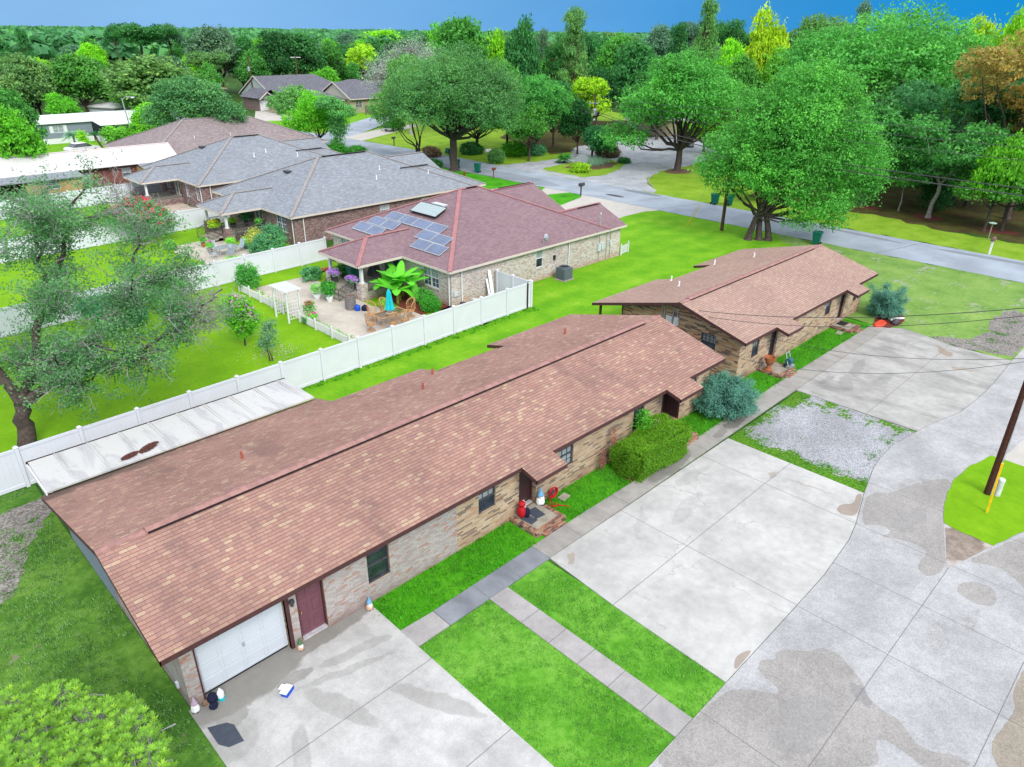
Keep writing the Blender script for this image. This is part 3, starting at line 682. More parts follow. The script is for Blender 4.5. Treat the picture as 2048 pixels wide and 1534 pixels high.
A_ = [(11.76, 6.36), (12.66, 6.37), (13.23, 6.39), (13.86, 6.37), (15.2, 6.29), (15.7, 6.04), (16.0, 5.68), (16.26, 5.3), (16.43, 5.05), (16.64, 5.3), (16.71, 5.91), (17.09, 6.11), (17.41, 5.97), (17.54, 5.76), (17.81, 5.94), (18.23, 5.77), (18.58, 5.2), (19.06, 5.03), (19.22, 4.58), (18.94, 4.02), (18.66, 3.54), (18.23, 3.25), (18.08, 2.9), (18.01, 2.53), (18.07, 2.33), (17.88, 2.05), (17.57, 1.67), (17.6, 1.27), (17.98, 0.72), (17.99, 0.28), (16.9, 1.0), (17.06, 1.71), (17.09, 2.2), (16.98, 2.48), (16.63, 2.38), (16.16, 2.06), (15.5, 2.71), (15.0, 2.4), (14.2, 3.4), (12.6, 4.6)]
sheet('damp_patch', smooth(A_), .034, M_DAMP, .015, .12)
sheet('damp_patch', smooth([(26.46, 6.67), (27.62, 7.08), (28.9, 7.40), (29.89, 6.55), (30.52, 6.45), (32.02, 5.87), (32.76, 5.20), (31.05, 4.99), (29.5, 4.60), (28.78, 4.35), (27.54, 3.96), (26.1, 3.47), (25.15, 3.68), (25.13, 4.05), (25.58, 4.3), (26.44, 4.2), (26.83, 4.57), (26.6, 5.38), (26.21, 5.9), (26.83, 5.65), (27.08, 5.97), (26.9, 6.3)], 1), .034, M_DAMP, .015, .12)
sheet('damp_patch', smooth([(27.0, 3.1), (28.69, 2.56), (30.59, 1.87), (30.2, .9), (28.4, .8), (26.76, 1.02), (27.44, 1.68), (27.58, 2.3)], 1), .034, M_DAMP, .02, .12)
sheet('damp_patch', smooth([(25.09, 2.86), (25.66, 2.83), (26.07, 2.49), (26.17, 1.94), (25.65, 1.68), (25.1, 1.67), (24.81, 2.14), (24.9, 2.55)]), .034, M_DAMP, .02, .1)
sheet('damp_patch', smooth([(22.6, .22), (21.4, .25), (20.9, .0), (19.9, .1), (18.9, .22), (18.2, -.3), (17.5, -1.2), (17, -3), (24, -3), (24, .25)], 1), .034, M_DAMP_TAN, .02, .12)
sheet('damp_patch', smooth([(16.41, 6.59), (16.79, 6.72), (17.24, 6.6), (17.37, 6.47), (16.66, 6.45), (16.27, 6.44)]), .042, M_DAMP_SLAB, .01, .1)
sheet('damp_patch', smooth([(26.61, 7.79), (27.22, 7.9), (27.68, 7.46), (28.42, 7.7), (28.7, 7.55), (28.2, 7.38), (26.99, 7.08), (26.67, 7.29)]), .042, M_DAMP_SLAB, .01, .1)
# patios
slab('patio_stone', [(22.0, 36.4), (22.0, 50.3), (27.2, 50.3), (27.2, 47.2), (27.0, 41.0), (28.4, 38.9), (28.5, 34.4), (22.0, 34.4)], 0.03, M_PATIO)
slab('patio_small', [(23.0, 57.0), (27.9, 57.0), (27.4, 62.8), (27.0, 66.2), (23.4, 65.9), (22.4, 64), (22.9, 60.5)], 0.03, M_PATIO)
sheet('planting_bed', [(28.4, 37.3), (30.9, 37.3), (30.9, 42.2), (28.9, 42.2), (28.3, 39.6)], 0.035, M_MULCH, .06, .3)
sheet('hedge_bed', [(22.3, 14.8), (26.3, 14.88), (26.2, 15.5), (22.2, 15.4)], 0.012, M_MULCH, .08, .3)
sheet('juniper_bed', ring(51.0, 14.6, 1.9, .8), 0.012, M_MULCH, .1, .3)
# ------------------------------------------------------------------ buildings
class WallF:
    """a wall's own frame: u along it, d into it, z up"""
    def __init__(s, A, B):
        s.A = Vector((A[0], A[1])); e = Vector((B[0], B[1])) - s.A; s.L = e.length; s.e = e / s.L
        s.i = Vector((-s.e.y, s.e.x))        # inward is to the left of A->B
    def p(s, u, d, z):
        q = s.A + s.e * u + s.i * d; return (q.x, q.y, z)
    def box(s, mb, u0, u1, d0, d1, z0, z1):
        mb.hexa([s.p(u0, d0, z0), s.p(u1, d0, z0), s.p(u1, d1, z0), s.p(u0, d1, z0)], [s.p(u0, d0, z1), s.p(u1, d0, z1), s.p(u1, d1, z1), s.p(u0, d1, z1)])
def wall(mb, w, z0, z1, ops=(), dep=0.14, mats=()):
    us = sorted({0, w.L} | {o[0] for o in ops} | {o[1] for o in ops} | {m[0] for m in mats})
    zs = sorted({z0, z1} | {o[2] for o in ops} | {o[3] for o in ops})
    for a, b in zip(us, us[1:]):
        mb.cur = 0
        for m in mats:
            if (a + b) / 2 > m[0]: mb.cur = m[1]
        for c, d in zip(zs, zs[1:]):
            if any(o[0] <= (a + b) / 2 <= o[1] and o[2] <= (c + d) / 2 <= o[3] for o in ops): continue
            mb.poly([w.p(a, 0, c), w.p(b, 0, c), w.p(b, 0, d), w.p(a, 0, d)])
    for o in ops:
        D = o[4] if len(o) > 4 else dep
        mb.poly([w.p(o[0], 0, o[2]), w.p(o[0], D, o[2]), w.p(o[0], D, o[3]), w.p(o[0], 0, o[3])])
        mb.poly([w.p(o[1], 0, o[2]), w.p(o[1], D, o[2]), w.p(o[1], D, o[3]), w.p(o[1], 0, o[3])])
        mb.poly([w.p(o[0], 0, o[2]), w.p(o[1], 0, o[2]), w.p(o[1], D, o[2]), w.p(o[0], D, o[2])])
        mb.poly([w.p(o[0], 0, o[3]), w.p(o[1], 0, o[3]), w.p(o[1], D, o[3]), w.p(o[0], D, o[3])])
def window(par, w, u0, u1, z0, z1, fm, up, lo, cols=3, rows=2, sillm=None, grid_low=False, dep=.10, double=False, label=None):
    f = MB(); t = .045; zm = (z0 + z1) / 2
    w.box(f, u0, u0 + t, dep - .05, dep + .02, z0, z1); w.box(f, u1 - t, u1, dep - .05, dep + .02, z0, z1)
    w.box(f, u0 + t, u1 - t, dep - .05, dep + .02, z1 - t, z1); w.box(f, u0 + t, u1 - t, dep - .05, dep + .02, z0, z0 + t)
    units = [(u0, u1)]
    if double:
        c = (u0 + u1) / 2; w.box(f, c - .04, c + .04, dep - .055, dep + .02, z0 + t, z1 - t); units = [(u0, c), (c, u1)]
    for a, b in units:
        w.box(f, a + t, b - t, dep - .045, dep + .018, zm - .025, zm + .025)
        for i in range(1, cols):
            q = a + (b - a) * i / cols
            w.box(f, q - .009, q + .009, dep - .01, dep + .016, zm + .025, z1 - t)
            if grid_low: w.box(f, q - .009, q + .009, dep - .01, dep + .016, z0 + t, zm - .025)
        for i in range(1, rows):
            q = zm + (z1 - zm) * i / rows; w.box(f, a + t, b - t, dep - .008, dep + .014, q - .009, q + .009)
            if grid_low:
                q = z0 + (zm - z0) * i / rows; w.box(f, a + t, b - t, dep - .008, dep + .014, q - .009, q + .009)
    o = f.build('window', fm, par)
    p = MB(); p.poly([w.p(u0 + .01, dep + .02, zm), w.p(u1 - .01, dep + .02, zm), w.p(u1 - .01, dep + .02, z1 - .01), w.p(u0 + .01, dep + .02, z1 - .01)])
    p.cur = 1; p.poly([w.p(u0 + .01, dep + .02, z0 + .01), w.p(u1 - .01, dep + .02, z0 + .01), w.p(u1 - .01, dep + .02, zm), w.p(u0 + .01, dep + .02, zm)])
    p.build('pane', [up, lo], o)
    if sillm:
        s = MB(); w.box(s, u0 - .04, u1 + .04, -.045, dep - .052, z0 - .10, z0 - .003); s.build('sill', sillm, o)
    return o
def door(par, w, u0, u1, z0, z1, fm, dm, dep=.12, panels=(2, 3), handle='L', glass=None, label=None, name='door'):
    f = MB()
    w.box(f, u0, u1, dep, dep + .05, z0, z1)
    if panels:
        nu, nz = panels; pu = (u1 - u0) / nu; pz = (z1 - z0) / nz
        for i in range(nu):
            for j in range(nz):
                a, b = u0 + pu * i + .07, u0 + pu * (i + 1) - .07; c, d = z0 + pz * j + .09, z0 + pz * (j + 1) - .07
                for q in ((a, b, c, c + .03), (a, b, d - .03, d), (a, a + .03, c + .03, d - .03), (b - .03, b, c + .03, d - .03)):
                    w.box(f, q[0], q[1], dep - .014, dep + .001, q[2], q[3])
    o = f.build(name, dm, par)
    if label: o['label'] = label
    fr = MB(); t = .055
    w.box(fr, u0 - t, u0 - .002, dep - .09, dep + .03, z0, z1 + t); w.box(fr, u1 + .002, u1 + t, dep - .09, dep + .03, z0, z1 + t); w.box(fr, u0 - .001, u1 + .001, dep - .09, dep + .03, z1 + .002, z1 + t)
    fr.build('door_frame', fm, o)
    if glass:
        g = MB(); w.box(g, u0 + .16, u1 - .16, dep - .012, dep + .002, z0 + .3, z1 - .2); g.build('pane', glass, o)
    h = MB(); uu = u0 + .08 if handle == 'L' else u1 - .08
    w.box(h, uu - .015, uu + .015, dep - .07, dep + .0, z0 + .93, z0 + 1.03); h.build('handle', M_BRASS, o)
    th = MB(); w.box(th, u0, u1, dep - .16, dep - .003, z0 - .06, z0 - .003); th.build('threshold', M_ALU, o)
    return o
def stub(par, name, m, x, y, z, h=.28, r=.05, cap=True):
    b = MB(); b.lathe([(r * 2.2, 0), (r * 2.2, .01), (r, .05), (r, h)], (x, y, z), 8)
    return b.build(name, m, par)

# --- the two long brick duplexes in front
def duplex_roof(par, xl, xr, yr, zr, ye, bumps, back, sf, sb, shm, ridge, vents, pipem, bump_y):
    zf = lambda y: zr - sf * (yr - y); zb = lambda y: zr - sb * (y - yr)
    T = .13
    r = MB()
    fr = [(xl, yr), (xl, ye)]
    for a, b in bumps: fr += [(a, ye), (a, bump_y), (b, bump_y), (b, ye)]
    fr += [(xr, ye), (xr, yr)]
    r.poly([(x, y, zf(y)) for x, y in fr])
    r.poly([(x, y, zb(y)) for x, y in back])
    ro = r.build('roof', [shm], par)
    # fascia boards following every eave and verge, and the soffit below
    fa = MB()
    def board(P, Q, fz):
        (x0, y0), (x1, y1) = P, Q; L = math.dist(P, Q); nx, ny = -(y1 - y0) / L * .03, (x1 - x0) / L * .03
        ex, ey = (x1 - x0) / L * .03, (y1 - y0) / L * .03
        fa.hexa([(x0, y0, fz(y0) - T - .05), (x1, y1, fz(y1) - T - .05), (x1 + nx, y1 + ny, fz(y1) - T - .05), (x0 + nx, y0 + ny, fz(y0) - T - .05)],
                [(x0, y0, fz(y0) - .008), (x1, y1, fz(y1) - .008), (x1 + nx, y1 + ny, fz(y1) - .008), (x0 + nx, y0 + ny, fz(y0) - .008)])
    for P, Q in zip(fr, fr[1:]): board(P, Q, zf)
    for P, Q in zip(back, back[1:]): board(P, Q, zb)
    fa.build('fascia', M_TRIM_BR, par)
    so_ = MB()
    so_.poly([(x, y, zf(y) - T) for x, y in fr]); so_.poly([(x, y, zb(y) - T) for x, y in back])
    so_.build('soffit', M_SOFFIT, par)
    # ridge: a run of cap shingles with the dark slot of the vent on the near side
    rb = MB(); x0, x1 = ridge
    n = int((x1 - x0) / .2)
    for i in range(n):
        a = x0 + (x1 - x0) * i / n; b = x0 + (x1 - x0) * (i + 1) / n + .03; z = .075 + .006 * (i % 2)
        rb.hexa([(a, yr - .17, zf(yr - .17) + .02), (b, yr - .17, zf(yr - .17) + .02), (b, yr, zr + .02), (a, yr, zr + .02)], [(a, yr - .17, zf(yr - .17) + z), (b, yr - .17, zf(yr - .17) + z), (b, yr, zr + z + .01), (a, yr, zr + z + .01)])
        rb.hexa([(a, yr, zr + .02), (b, yr, zr + .02), (b, yr + .19, zb(yr + .19) + .02), (a, yr + .19, zb(yr + .19) + .02)], [(a, yr, zr + z + .01), (b, yr, zr + z + .01), (b, yr + .19, zb(yr + .19) + z), (a, yr + .19, zb(yr + .19) + z)])
    rb.build('ridge_cap', M_RIDGE_H1, ro)
    sb_ = MB(); sb_.hexa([(x0 + .02, yr - .185, zf(yr - .185) + .001), (x1 - .02, yr - .185, zf(yr - .185) + .001), (x1 - .02, yr - .168, zf(yr - .168) + .001), (x0 + .02, yr - .168, zf(yr - .168) + .001)],
                         [(x0 + .02, yr - .185, zf(yr - .185) + .07), (x1 - .02, yr - .185, zf(yr - .185) + .07), (x1 - .02, yr - .168, zf(yr - .168) + .07), (x0 + .02, yr - .168, zf(yr - .168) + .07)])
    sb_.build('ridge_vent', M_TRIM_BK, ro)
    # plain ridge caps where no vent runs
    pc = MB()
    for a, b in ((xl, x0 - .01), (x1 + .04, xr)):
        if b - a > .1:
            pc.hexa([(a, yr - .15, zf(yr - .15) + .004), (b, yr - .15, zf(yr - .15) + .004), (b, yr, zr + .004), (a, yr, zr + .004)], [(a, yr - .15, zf(yr - .15) + .02), (b, yr - .15, zf(yr - .15) + .02), (b, yr, zr + .025), (a, yr, zr + .025)])
            pc.hexa([(a, yr, zr + .004), (b, yr, zr + .004), (b, yr + .15, zb(yr + .15) + .004), (a, yr + .15, zb(yr + .15) + .004)], [(a, yr, zr + .025), (b, yr, zr + .025), (b, yr + .15, zb(yr + .15) + .02), (a, yr + .15, zb(yr + .15) + .02)])
    pc.build('ridge_end_cap', M_RIDGE_H1, ro)
    for x, y in vents: stub(ro, 'vent_pipe', pipem, x, y, zb(y) - .03, .34)
    return zf, zb

h1 = thing('brick_duplex', 'long tan brick duplex with a reddish roof, white garage door and plum door, nearest the camera', 'house', (17.3, 20.2, 0))
bk1 = [(31.3, 20.2), (31.3, 26.4), (24.45, 26.4), (24.45, 25.05), (19.95, 25.05), (19.95, 26.5), (14.85, 26.5), (14.85, 27.9), (3.3, 27.9), (3.2, 20.2)]
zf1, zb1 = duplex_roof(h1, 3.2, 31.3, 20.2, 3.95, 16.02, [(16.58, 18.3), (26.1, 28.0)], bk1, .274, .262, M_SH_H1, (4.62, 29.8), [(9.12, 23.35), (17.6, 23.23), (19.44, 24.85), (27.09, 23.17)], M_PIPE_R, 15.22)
w = WallF((3.8, 16.65), (31.0, 16.65)); X = 3.8
wm = MB()
ops = [(4.22 - X, 6.98 - X, 0, 2.2, .3), (7.36 - X, 8.32 - X, .1, 2.17, .2), (9.95 - X, 10.84 - X, .78, 2.16), (14.94 - X, 15.82 - X, 1.13, 2.2),
       (17.1 - X, 18.08 - X, .17, 2.3, .35), (19.42 - X, 20.36 - X, 1.05, 2.2), (24.55 - X, 25.37 - X, .95, 2.15), (26.85 - X, 28.5 - X, .12, 2.35, 1.1), (29.0 - X, 29.85 - X, 1.1, 2.2)]
wall(wm, w, 0, zf1(16.65) - .12, ops, mats=((0, 0), (13.85 - X, 1)))
wm.cur = 0
for xx, m_ in ((3.8, 0), (31.0, 1)):
    wm.cur = m_
    ys = [16.65, 20.2, 25.6]
    top = [zf1(16.65) - .12, 3.95 - .12, zb1(25.6) - .12]
    wm.poly([(xx, 16.65, 0), (xx, 20.2, 0), (xx, 20.2, top[1]), (xx, 16.65, top[0])])
    wm.poly([(xx, 20.2, 0), (xx, 25.6, 0), (xx, 25.6, top[2]), (xx, 20.2, top[1])])
wm.cur = 1
wm.poly([(3.8, 25.6, 0), (31, 25.6, 0), (31, 25.6, zb1(25.6) - .12), (3.8, 25.6, zb1(25.6) - .12)])
wm.box(24.6, 25.61, 0, 30.9, 26.0, 2.2); wm.cur = 0; wm.box(3.82, 25.61, 0, 14.6, 27.4, 1.85)
wm.build('wall', [M_BR_PALE, M_BR_TAN], h1)
# white siding and the screened gap high on the garage gable
g = MB(); g.box(3.765, 22.4, .12, 3.795, 27.3, 1.7); g.build('siding_panel', M_SIDING, h1)
g = MB(); g.box(3.76, 23.4, 1.72, 3.79, 26.2, 2.3); g.build('screen_opening', M_GLASS_D, h1)
g = MB(); w.box(g, .44, 3.16, .17, .22, .13, 2.19)
for i in range(4):
    for j in range(4):
        a = .50 + i * .665; c = .19 + j * .5
        for q in ((a, a + .58, c, c + .03), (a, a + .58, c + .36, c + .39), (a, a + .03, c + .03, c + .36), (a + .55, a + .58, c + .03, c + .36)):
            w.box(g, q[0], q[1], .155, .171, q[2], q[3])
gd = g.build('garage_door', M_GARAGE, h1)
g = MB(); w.box(g, 1.78, 1.84, .12, .155, 1.05, 1.2); g.build('handle', M_STEEL, gd)
g = MB(); w.box(g, .46, 3.14, .2, .28, .0, .125); g.build('bottom_gap_shade', M_DARK, gd)  # solid black strip paints in the darkness of the gap under the door
g = MB(); w.box(g, .38, .425, -.02, .12, 0, 2.24); w.box(g, 3.18, 3.30, -.02, .12, 0, 2.24); w.box(g, .426, 3.179, -.02, .12, 2.2, 2.24); g.build('garage_trim', M_TRIM_BR, h1)
door(h1, w, 7.42 - X, 8.27 - X, .15, 2.13, M_TRIM_BR, M_DOOR_P, .14, (2, 3), 'L')
door(h1, w, 17.14 - X, 17.98 - X, .23, 2.26, M_TRIM_BR, M_DOOR_B, .25, None, 'L')
window(h1, w, 9.95 - X, 10.84 - X, .78, 2.16, M_FRAME_D, M_GLASS_D, M_GLASS_D, 1, 1, M_BR_PALE)
window(h1, w, 14.94 - X, 15.82 - X, 1.13, 2.2, M_FRAME_D, M_GLASS_L, M_SCREEN, 3, 2, M_BR_TAN)
window(h1, w, 19.42 - X, 20.36 - X, 1.05, 2.2, M_FRAME_D, M_GLASS_L, M_GLASS_L, 3, 2, M_BR_TAN, True)
window(h1, w, 24.55 - X, 25.37 - X, .95, 2.15, M_FRAME_D, M_GLASS, M_SCREEN, 3, 2, M_BR_TAN)
window(h1, w, 29.0 - X, 29.85 - X, 1.1, 2.2, M_FRAME_D, M_GLASS_L, M_SCREEN, 3, 2, M_BR_TAN)
g = MB(); g.poly([w.p(26.86 - X, 1.09, .12), w.p(28.49 - X, 1.09, .12), w.p(28.49 - X, 1.09, 2.35), w.p(26.86 - X, 1.09, 2.35)])
g.poly([w.p(28.485 - X, .02, .12), w.p(28.485 - X, 1.09, .12), w.p(28.485 - X, 1.09, 2.35), w.p(28.485 - X, .02, 2.35)]); g.build('entry_siding', M_BATTEN, h1)
g = MB(); w.box(g, 26.83 - X, 26.9 - X, -.02, .1, .1, 2.4); g.build('entry_post', M_TRIM_BR, h1)
g = MB(); g.lathe([(.05, 0), (.06, .1), (.09, .12), (.09, .2), (.02, .24)], (7.17, 16.56, 1.75), 10); g.build('wall_lamp', M_IRON, h1)
g = MB(); g.box(3.72, 17.3, .35, 3.79, 17.42, .55); g.build('outlet_box', M_GREY_BOX, h1)
g = MB()
for x in (16.1, 18.3, 26.6, 28.7): g.beam((x, 16.6, .02), (x, 16.6, .03), .02, .02)
def steps_porch(par, x0, x1, y0, y1, sx0, sx1, sy, z=.16):
    g = MB(); g.box(x0, y0, 0, x1, y1, z); g.box(sx0, sy, 0, sx1, y0 - .003, z * .5); g.build('porch_step', M_BR_PAVE, par)
    g = MB(); g.box(x0 + .22, y0 + .24, z + .001, x1 - .22, y1 - .003, z + .012); g.build('porch_floor', M_CONC_PORCH, par)
steps_porch(h1, 16.55, 18.25, 15.12, 16.62, 16.85, 18.05, 14.93, .2)
steps_porch(h1, 26.3, 27.9, 15.1, 16.62, 26.4, 27.7, 14.9, .14)

lt = thing('patio_cover', 'flat white stained metal patio roof along the back of the nearest brick duplex', 'patio roof', (9.1, 29.2, 0))
g = MB(); g.hexa([(3.52, 27.72, 2.06), (14.66, 27.72, 2.06), (14.66, 30.54, 2.04), (3.56, 30.54, 2.04)], [(3.52, 27.72, 2.13), (14.66, 27.72, 2.13), (14.66, 30.54, 2.10), (3.56, 30.54, 2.10)])
for i in range(1, 10):
    x = 3.55 + i * 1.22 - .3
    if x < 14.4: g.box(x, 27.76, 2.118, x + .05, 30.5, 2.145); g.box(x + .12, 27.76, 2.118, x + .14, 30.5, 2.138)
def patio_roof_mat():
    m, t = new_mat('patio_roof_stained')
    wd = t.world()
    n = t.noise(t.n('Mapping', None, Vector=wd, Scale=(1.3, .35, 1)).outputs[0], 1.0, 5, .6, .8)
    n2 = t.noise(wd, 5, 4)
    c = t.mix(t.mr(n, .48, .62, 0, .7), (.49, .485, .47), (.36, .36, .37))
    c = t.mix(t.mr(n2, .6, .74, 0, .4), c, (.26, .25, .24))
    t.out(c, .55, None, 0, .3); return m
pr = g.build('roof_panel', patio_roof_mat(), lt)
g = MB(); g.box(3.5, 30.545, 1.98, 14.7, 30.60, 2.12); g.box(3.49, 30.35, 1.98, 3.55, 30.544, 2.12); g.build('gutter', M_TRIM_BK, lt)
g = MB(); g.box(3.46, 27.74, 1.97, 3.515, 30.34, 2.125); g.build('edge_trim', M_TRIM_W, lt)
for x in (4.0, 7.4, 10.8, 14.3):
    g = MB(); g.box(x - .04, 30.35, 0, x + .04, 30.43, 2.04); g.build('post', M_TRIM_W, lt)

h2 = thing('brick_duplex', 'second brick duplex with a lighter brown shingle roof, dark flashed brick gable toward the camera', 'house', (43, 20.6, 0))
bk2 = [(51.95, 20.6), (51.95, 26.7), (45.5, 26.9), (45.5, 25.5), (40.75, 25.5), (40.75, 26.85), (33.85, 26.85), (33.85, 20.6)]
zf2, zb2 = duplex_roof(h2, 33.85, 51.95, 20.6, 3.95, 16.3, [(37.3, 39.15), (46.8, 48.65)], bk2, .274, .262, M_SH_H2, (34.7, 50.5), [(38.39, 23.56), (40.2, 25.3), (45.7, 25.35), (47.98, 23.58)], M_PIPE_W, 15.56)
X = 34.5; w2 = WallF((34.5, 16.9), (51.4, 16.9)); wm = MB()
ops = [(35.95 - X, 36.75 - X, 1.05, 2.2), (38.12 - X, 38.98 - X, .18, 2.3, .3), (45.45 - X, 46.25 - X, 1.12, 2.2), (47.75 - X, 48.6 - X, .18, 2.3, .3), (49.95 - X, 50.55 - X, 1.0, 1.6)]
wall(wm, w2, 0, zf2(16.9) - .12, ops)
gw = WallF((34.5, 24.9), (34.5, 16.9)); zc = zf2(16.9) - .12
wm.cur = 1
gx = 24.9
wall2 = [(gx - 19.35, gx - 18.4, 1.35, 2.35)]
# gable wall facing the first duplex
sub = MB()
wall(wm, gw, 0, zc, wall2, mats=((0, 1),))
wm.cur = 1
wm.poly([(34.5, 16.9, zc), (34.5, 20.6, 3.83), (34.5, 24.9, zb2(24.9) - .12), (34.5, 24.9, zc)])
wm.cur = 0
wm.poly([(51.4, 16.9, 0), (51.4, 25, 0), (51.4, 25, zb2(25) - .12), (51.4, 20.6, 3.83), (51.4, 16.9, zc)])
wm.poly([(34.5, 25.0, 0), (51.4, 25.0, 0), (51.4, 25.0, zb2(25) - .12), (34.5, 25.0, zb2(25) - .12)])
wm.box(45.9, 25.01, 0, 51.3, 26.2, 2.25)
wm.build('wall', [M_BR_TAN, M_BR_TAN_DK], h2)
window(h2, w2, 35.95 - X, 36.75 - X, 1.05, 2.2, M_FRAME_D, M_GLASS_L, M_SCREEN, 3, 2, M_BR_TAN)
window(h2, w2, 45.45 - X, 46.25 - X, 1.12, 2.2, M_FRAME_D, M_GLASS_L, M_SCREEN, 3, 2, M_BR_TAN)
window(h2, w2, 49.95 - X, 50.55 - X, 1.0, 1.6, M_FRAME_D, M_GLASS_L, M_SCREEN, 2, 1, M_BR_TAN)
window(h2, gw, gx - 19.35, gx - 18.4, 1.35, 2.35, M_FRAME_D, M_GLASS_L, M_GLASS, 4, 3, M_BR_TAN, True)
door(h2, w2, 38.18 - X, 38.94 - X, .22, 2.26, M_TRIM_BR, M_DOOR_B, .2, None, 'L', M_SCREEN)
door(h2, w2, 47.8 - X, 48.56 - X, .22, 2.26, M_TRIM_BR, M_DOOR_B, .2, None, 'L', M_SCREEN)
steps_porch(h2, 36.9, 38.6, 15.34, 16.88, 37.25, 38.3, 15.05, .16)
steps_porch(h2, 46.7, 48.25, 15.45, 16.88, 47.1, 47.95, 15.15, .16)
g = MB(); g.box(34.2, 26.4, 0, 34.32, 26.52, zb2(26.5) - .14); g.build('porch_post', M_TRIM_BR, h2)
g = MB(); g.box(34.40, 21.35, 1.9, 34.49, 21.75, 2.75); g.box(34.38, 20.9, 2.3, 34.49, 21.2, 2.8); g.build('meter_box', M_GREY_BOX, h2)
g = MB()
for y in (21.0, 21.3, 21.9, 22.05): g.tube([(34.44, y, .8), (34.44, y, 3.2)], .03, 6)
g.tube([(34.42, 20.9, 3.25), (34.42, 21.5, 3.35), (34.42, 22.1, 3.2)], .03, 6); g.build('conduit', M_STEEL, h2)

# --- hipped houses behind the fence
def hip(mb, x0, x1, y0, y1, z, s, lift=0.0):
    h = (y1 - y0) / 2
    if x1 - x0 >= y1 - y0:
        a, b = (x0 + h, y0 + h, z + s * h + lift), (x1 - h, y0 + h, z + s * h + lift)
        c = [(x0, y0, z + lift), (x1, y0, z + lift), (x1, y1, z + lift), (x0, y1, z + lift)]
        mb.poly([c[0], c[1], b, a]); mb.poly([c[2], c[3], a, b]); mb.poly([c[3], c[0], a]); mb.poly([c[1], c[2], b])
    else:
        h = (x1 - x0) / 2
        a, b = (x0 + h, y0 + h, z + s * h + lift), (x0 + h, y1 - h, z + s * h + lift)
        c = [(x0, y0, z + lift), (x1, y0, z + lift), (x1, y1, z + lift), (x0, y1, z + lift)]
        mb.poly([c[3], c[0], a, b]); mb.poly([c[1], c[2], b, a]); mb.poly([c[0], c[1], a]); mb.poly([c[2], c[3], b])
    return a, b, c
def fascia(mb, pts, z, h=.17, t=.03):
    n = len(pts)
    for i in range(n):
        (x0, y0), (x1, y1) = pts[i], pts[(i + 1) % n]; L = math.dist(pts[i], pts[(i + 1) % n])
        nx, ny = (y1 - y0) / L * t, -(x1 - x0) / L * t
        mb.hexa([(x0, y0, z - h), (x1, y1, z - h), (x1 + nx, y1 + ny, z - h), (x0 + nx, y0 + ny, z - h)], [(x0, y0, z - .004), (x1, y1, z - .004), (x1 + nx, y1 + ny, z - .004), (x0 + nx, y0 + ny, z - .004)])
def railing(mb, p, q, z0, z1, post=True, step=.13):
    p = Vector(p); q = Vector(q); L = (q - p).length; n = max(2, int(L / step))
    P = lambda f, z: (p.x + (q.x - p.x) * f, p.y + (q.y - p.y) * f, p.z + (q.z - p.z) * f + z)
    mb.beam(P(0, z1), P(1, z1), .05, .04); mb.beam(P(0, z0), P(1, z0), .03, .03)
    for i in range(n + 1):
        mb.beam(P(i / n, z0), P(i / n, z1), .02 if 0 < i < n else .045)
SL = .436
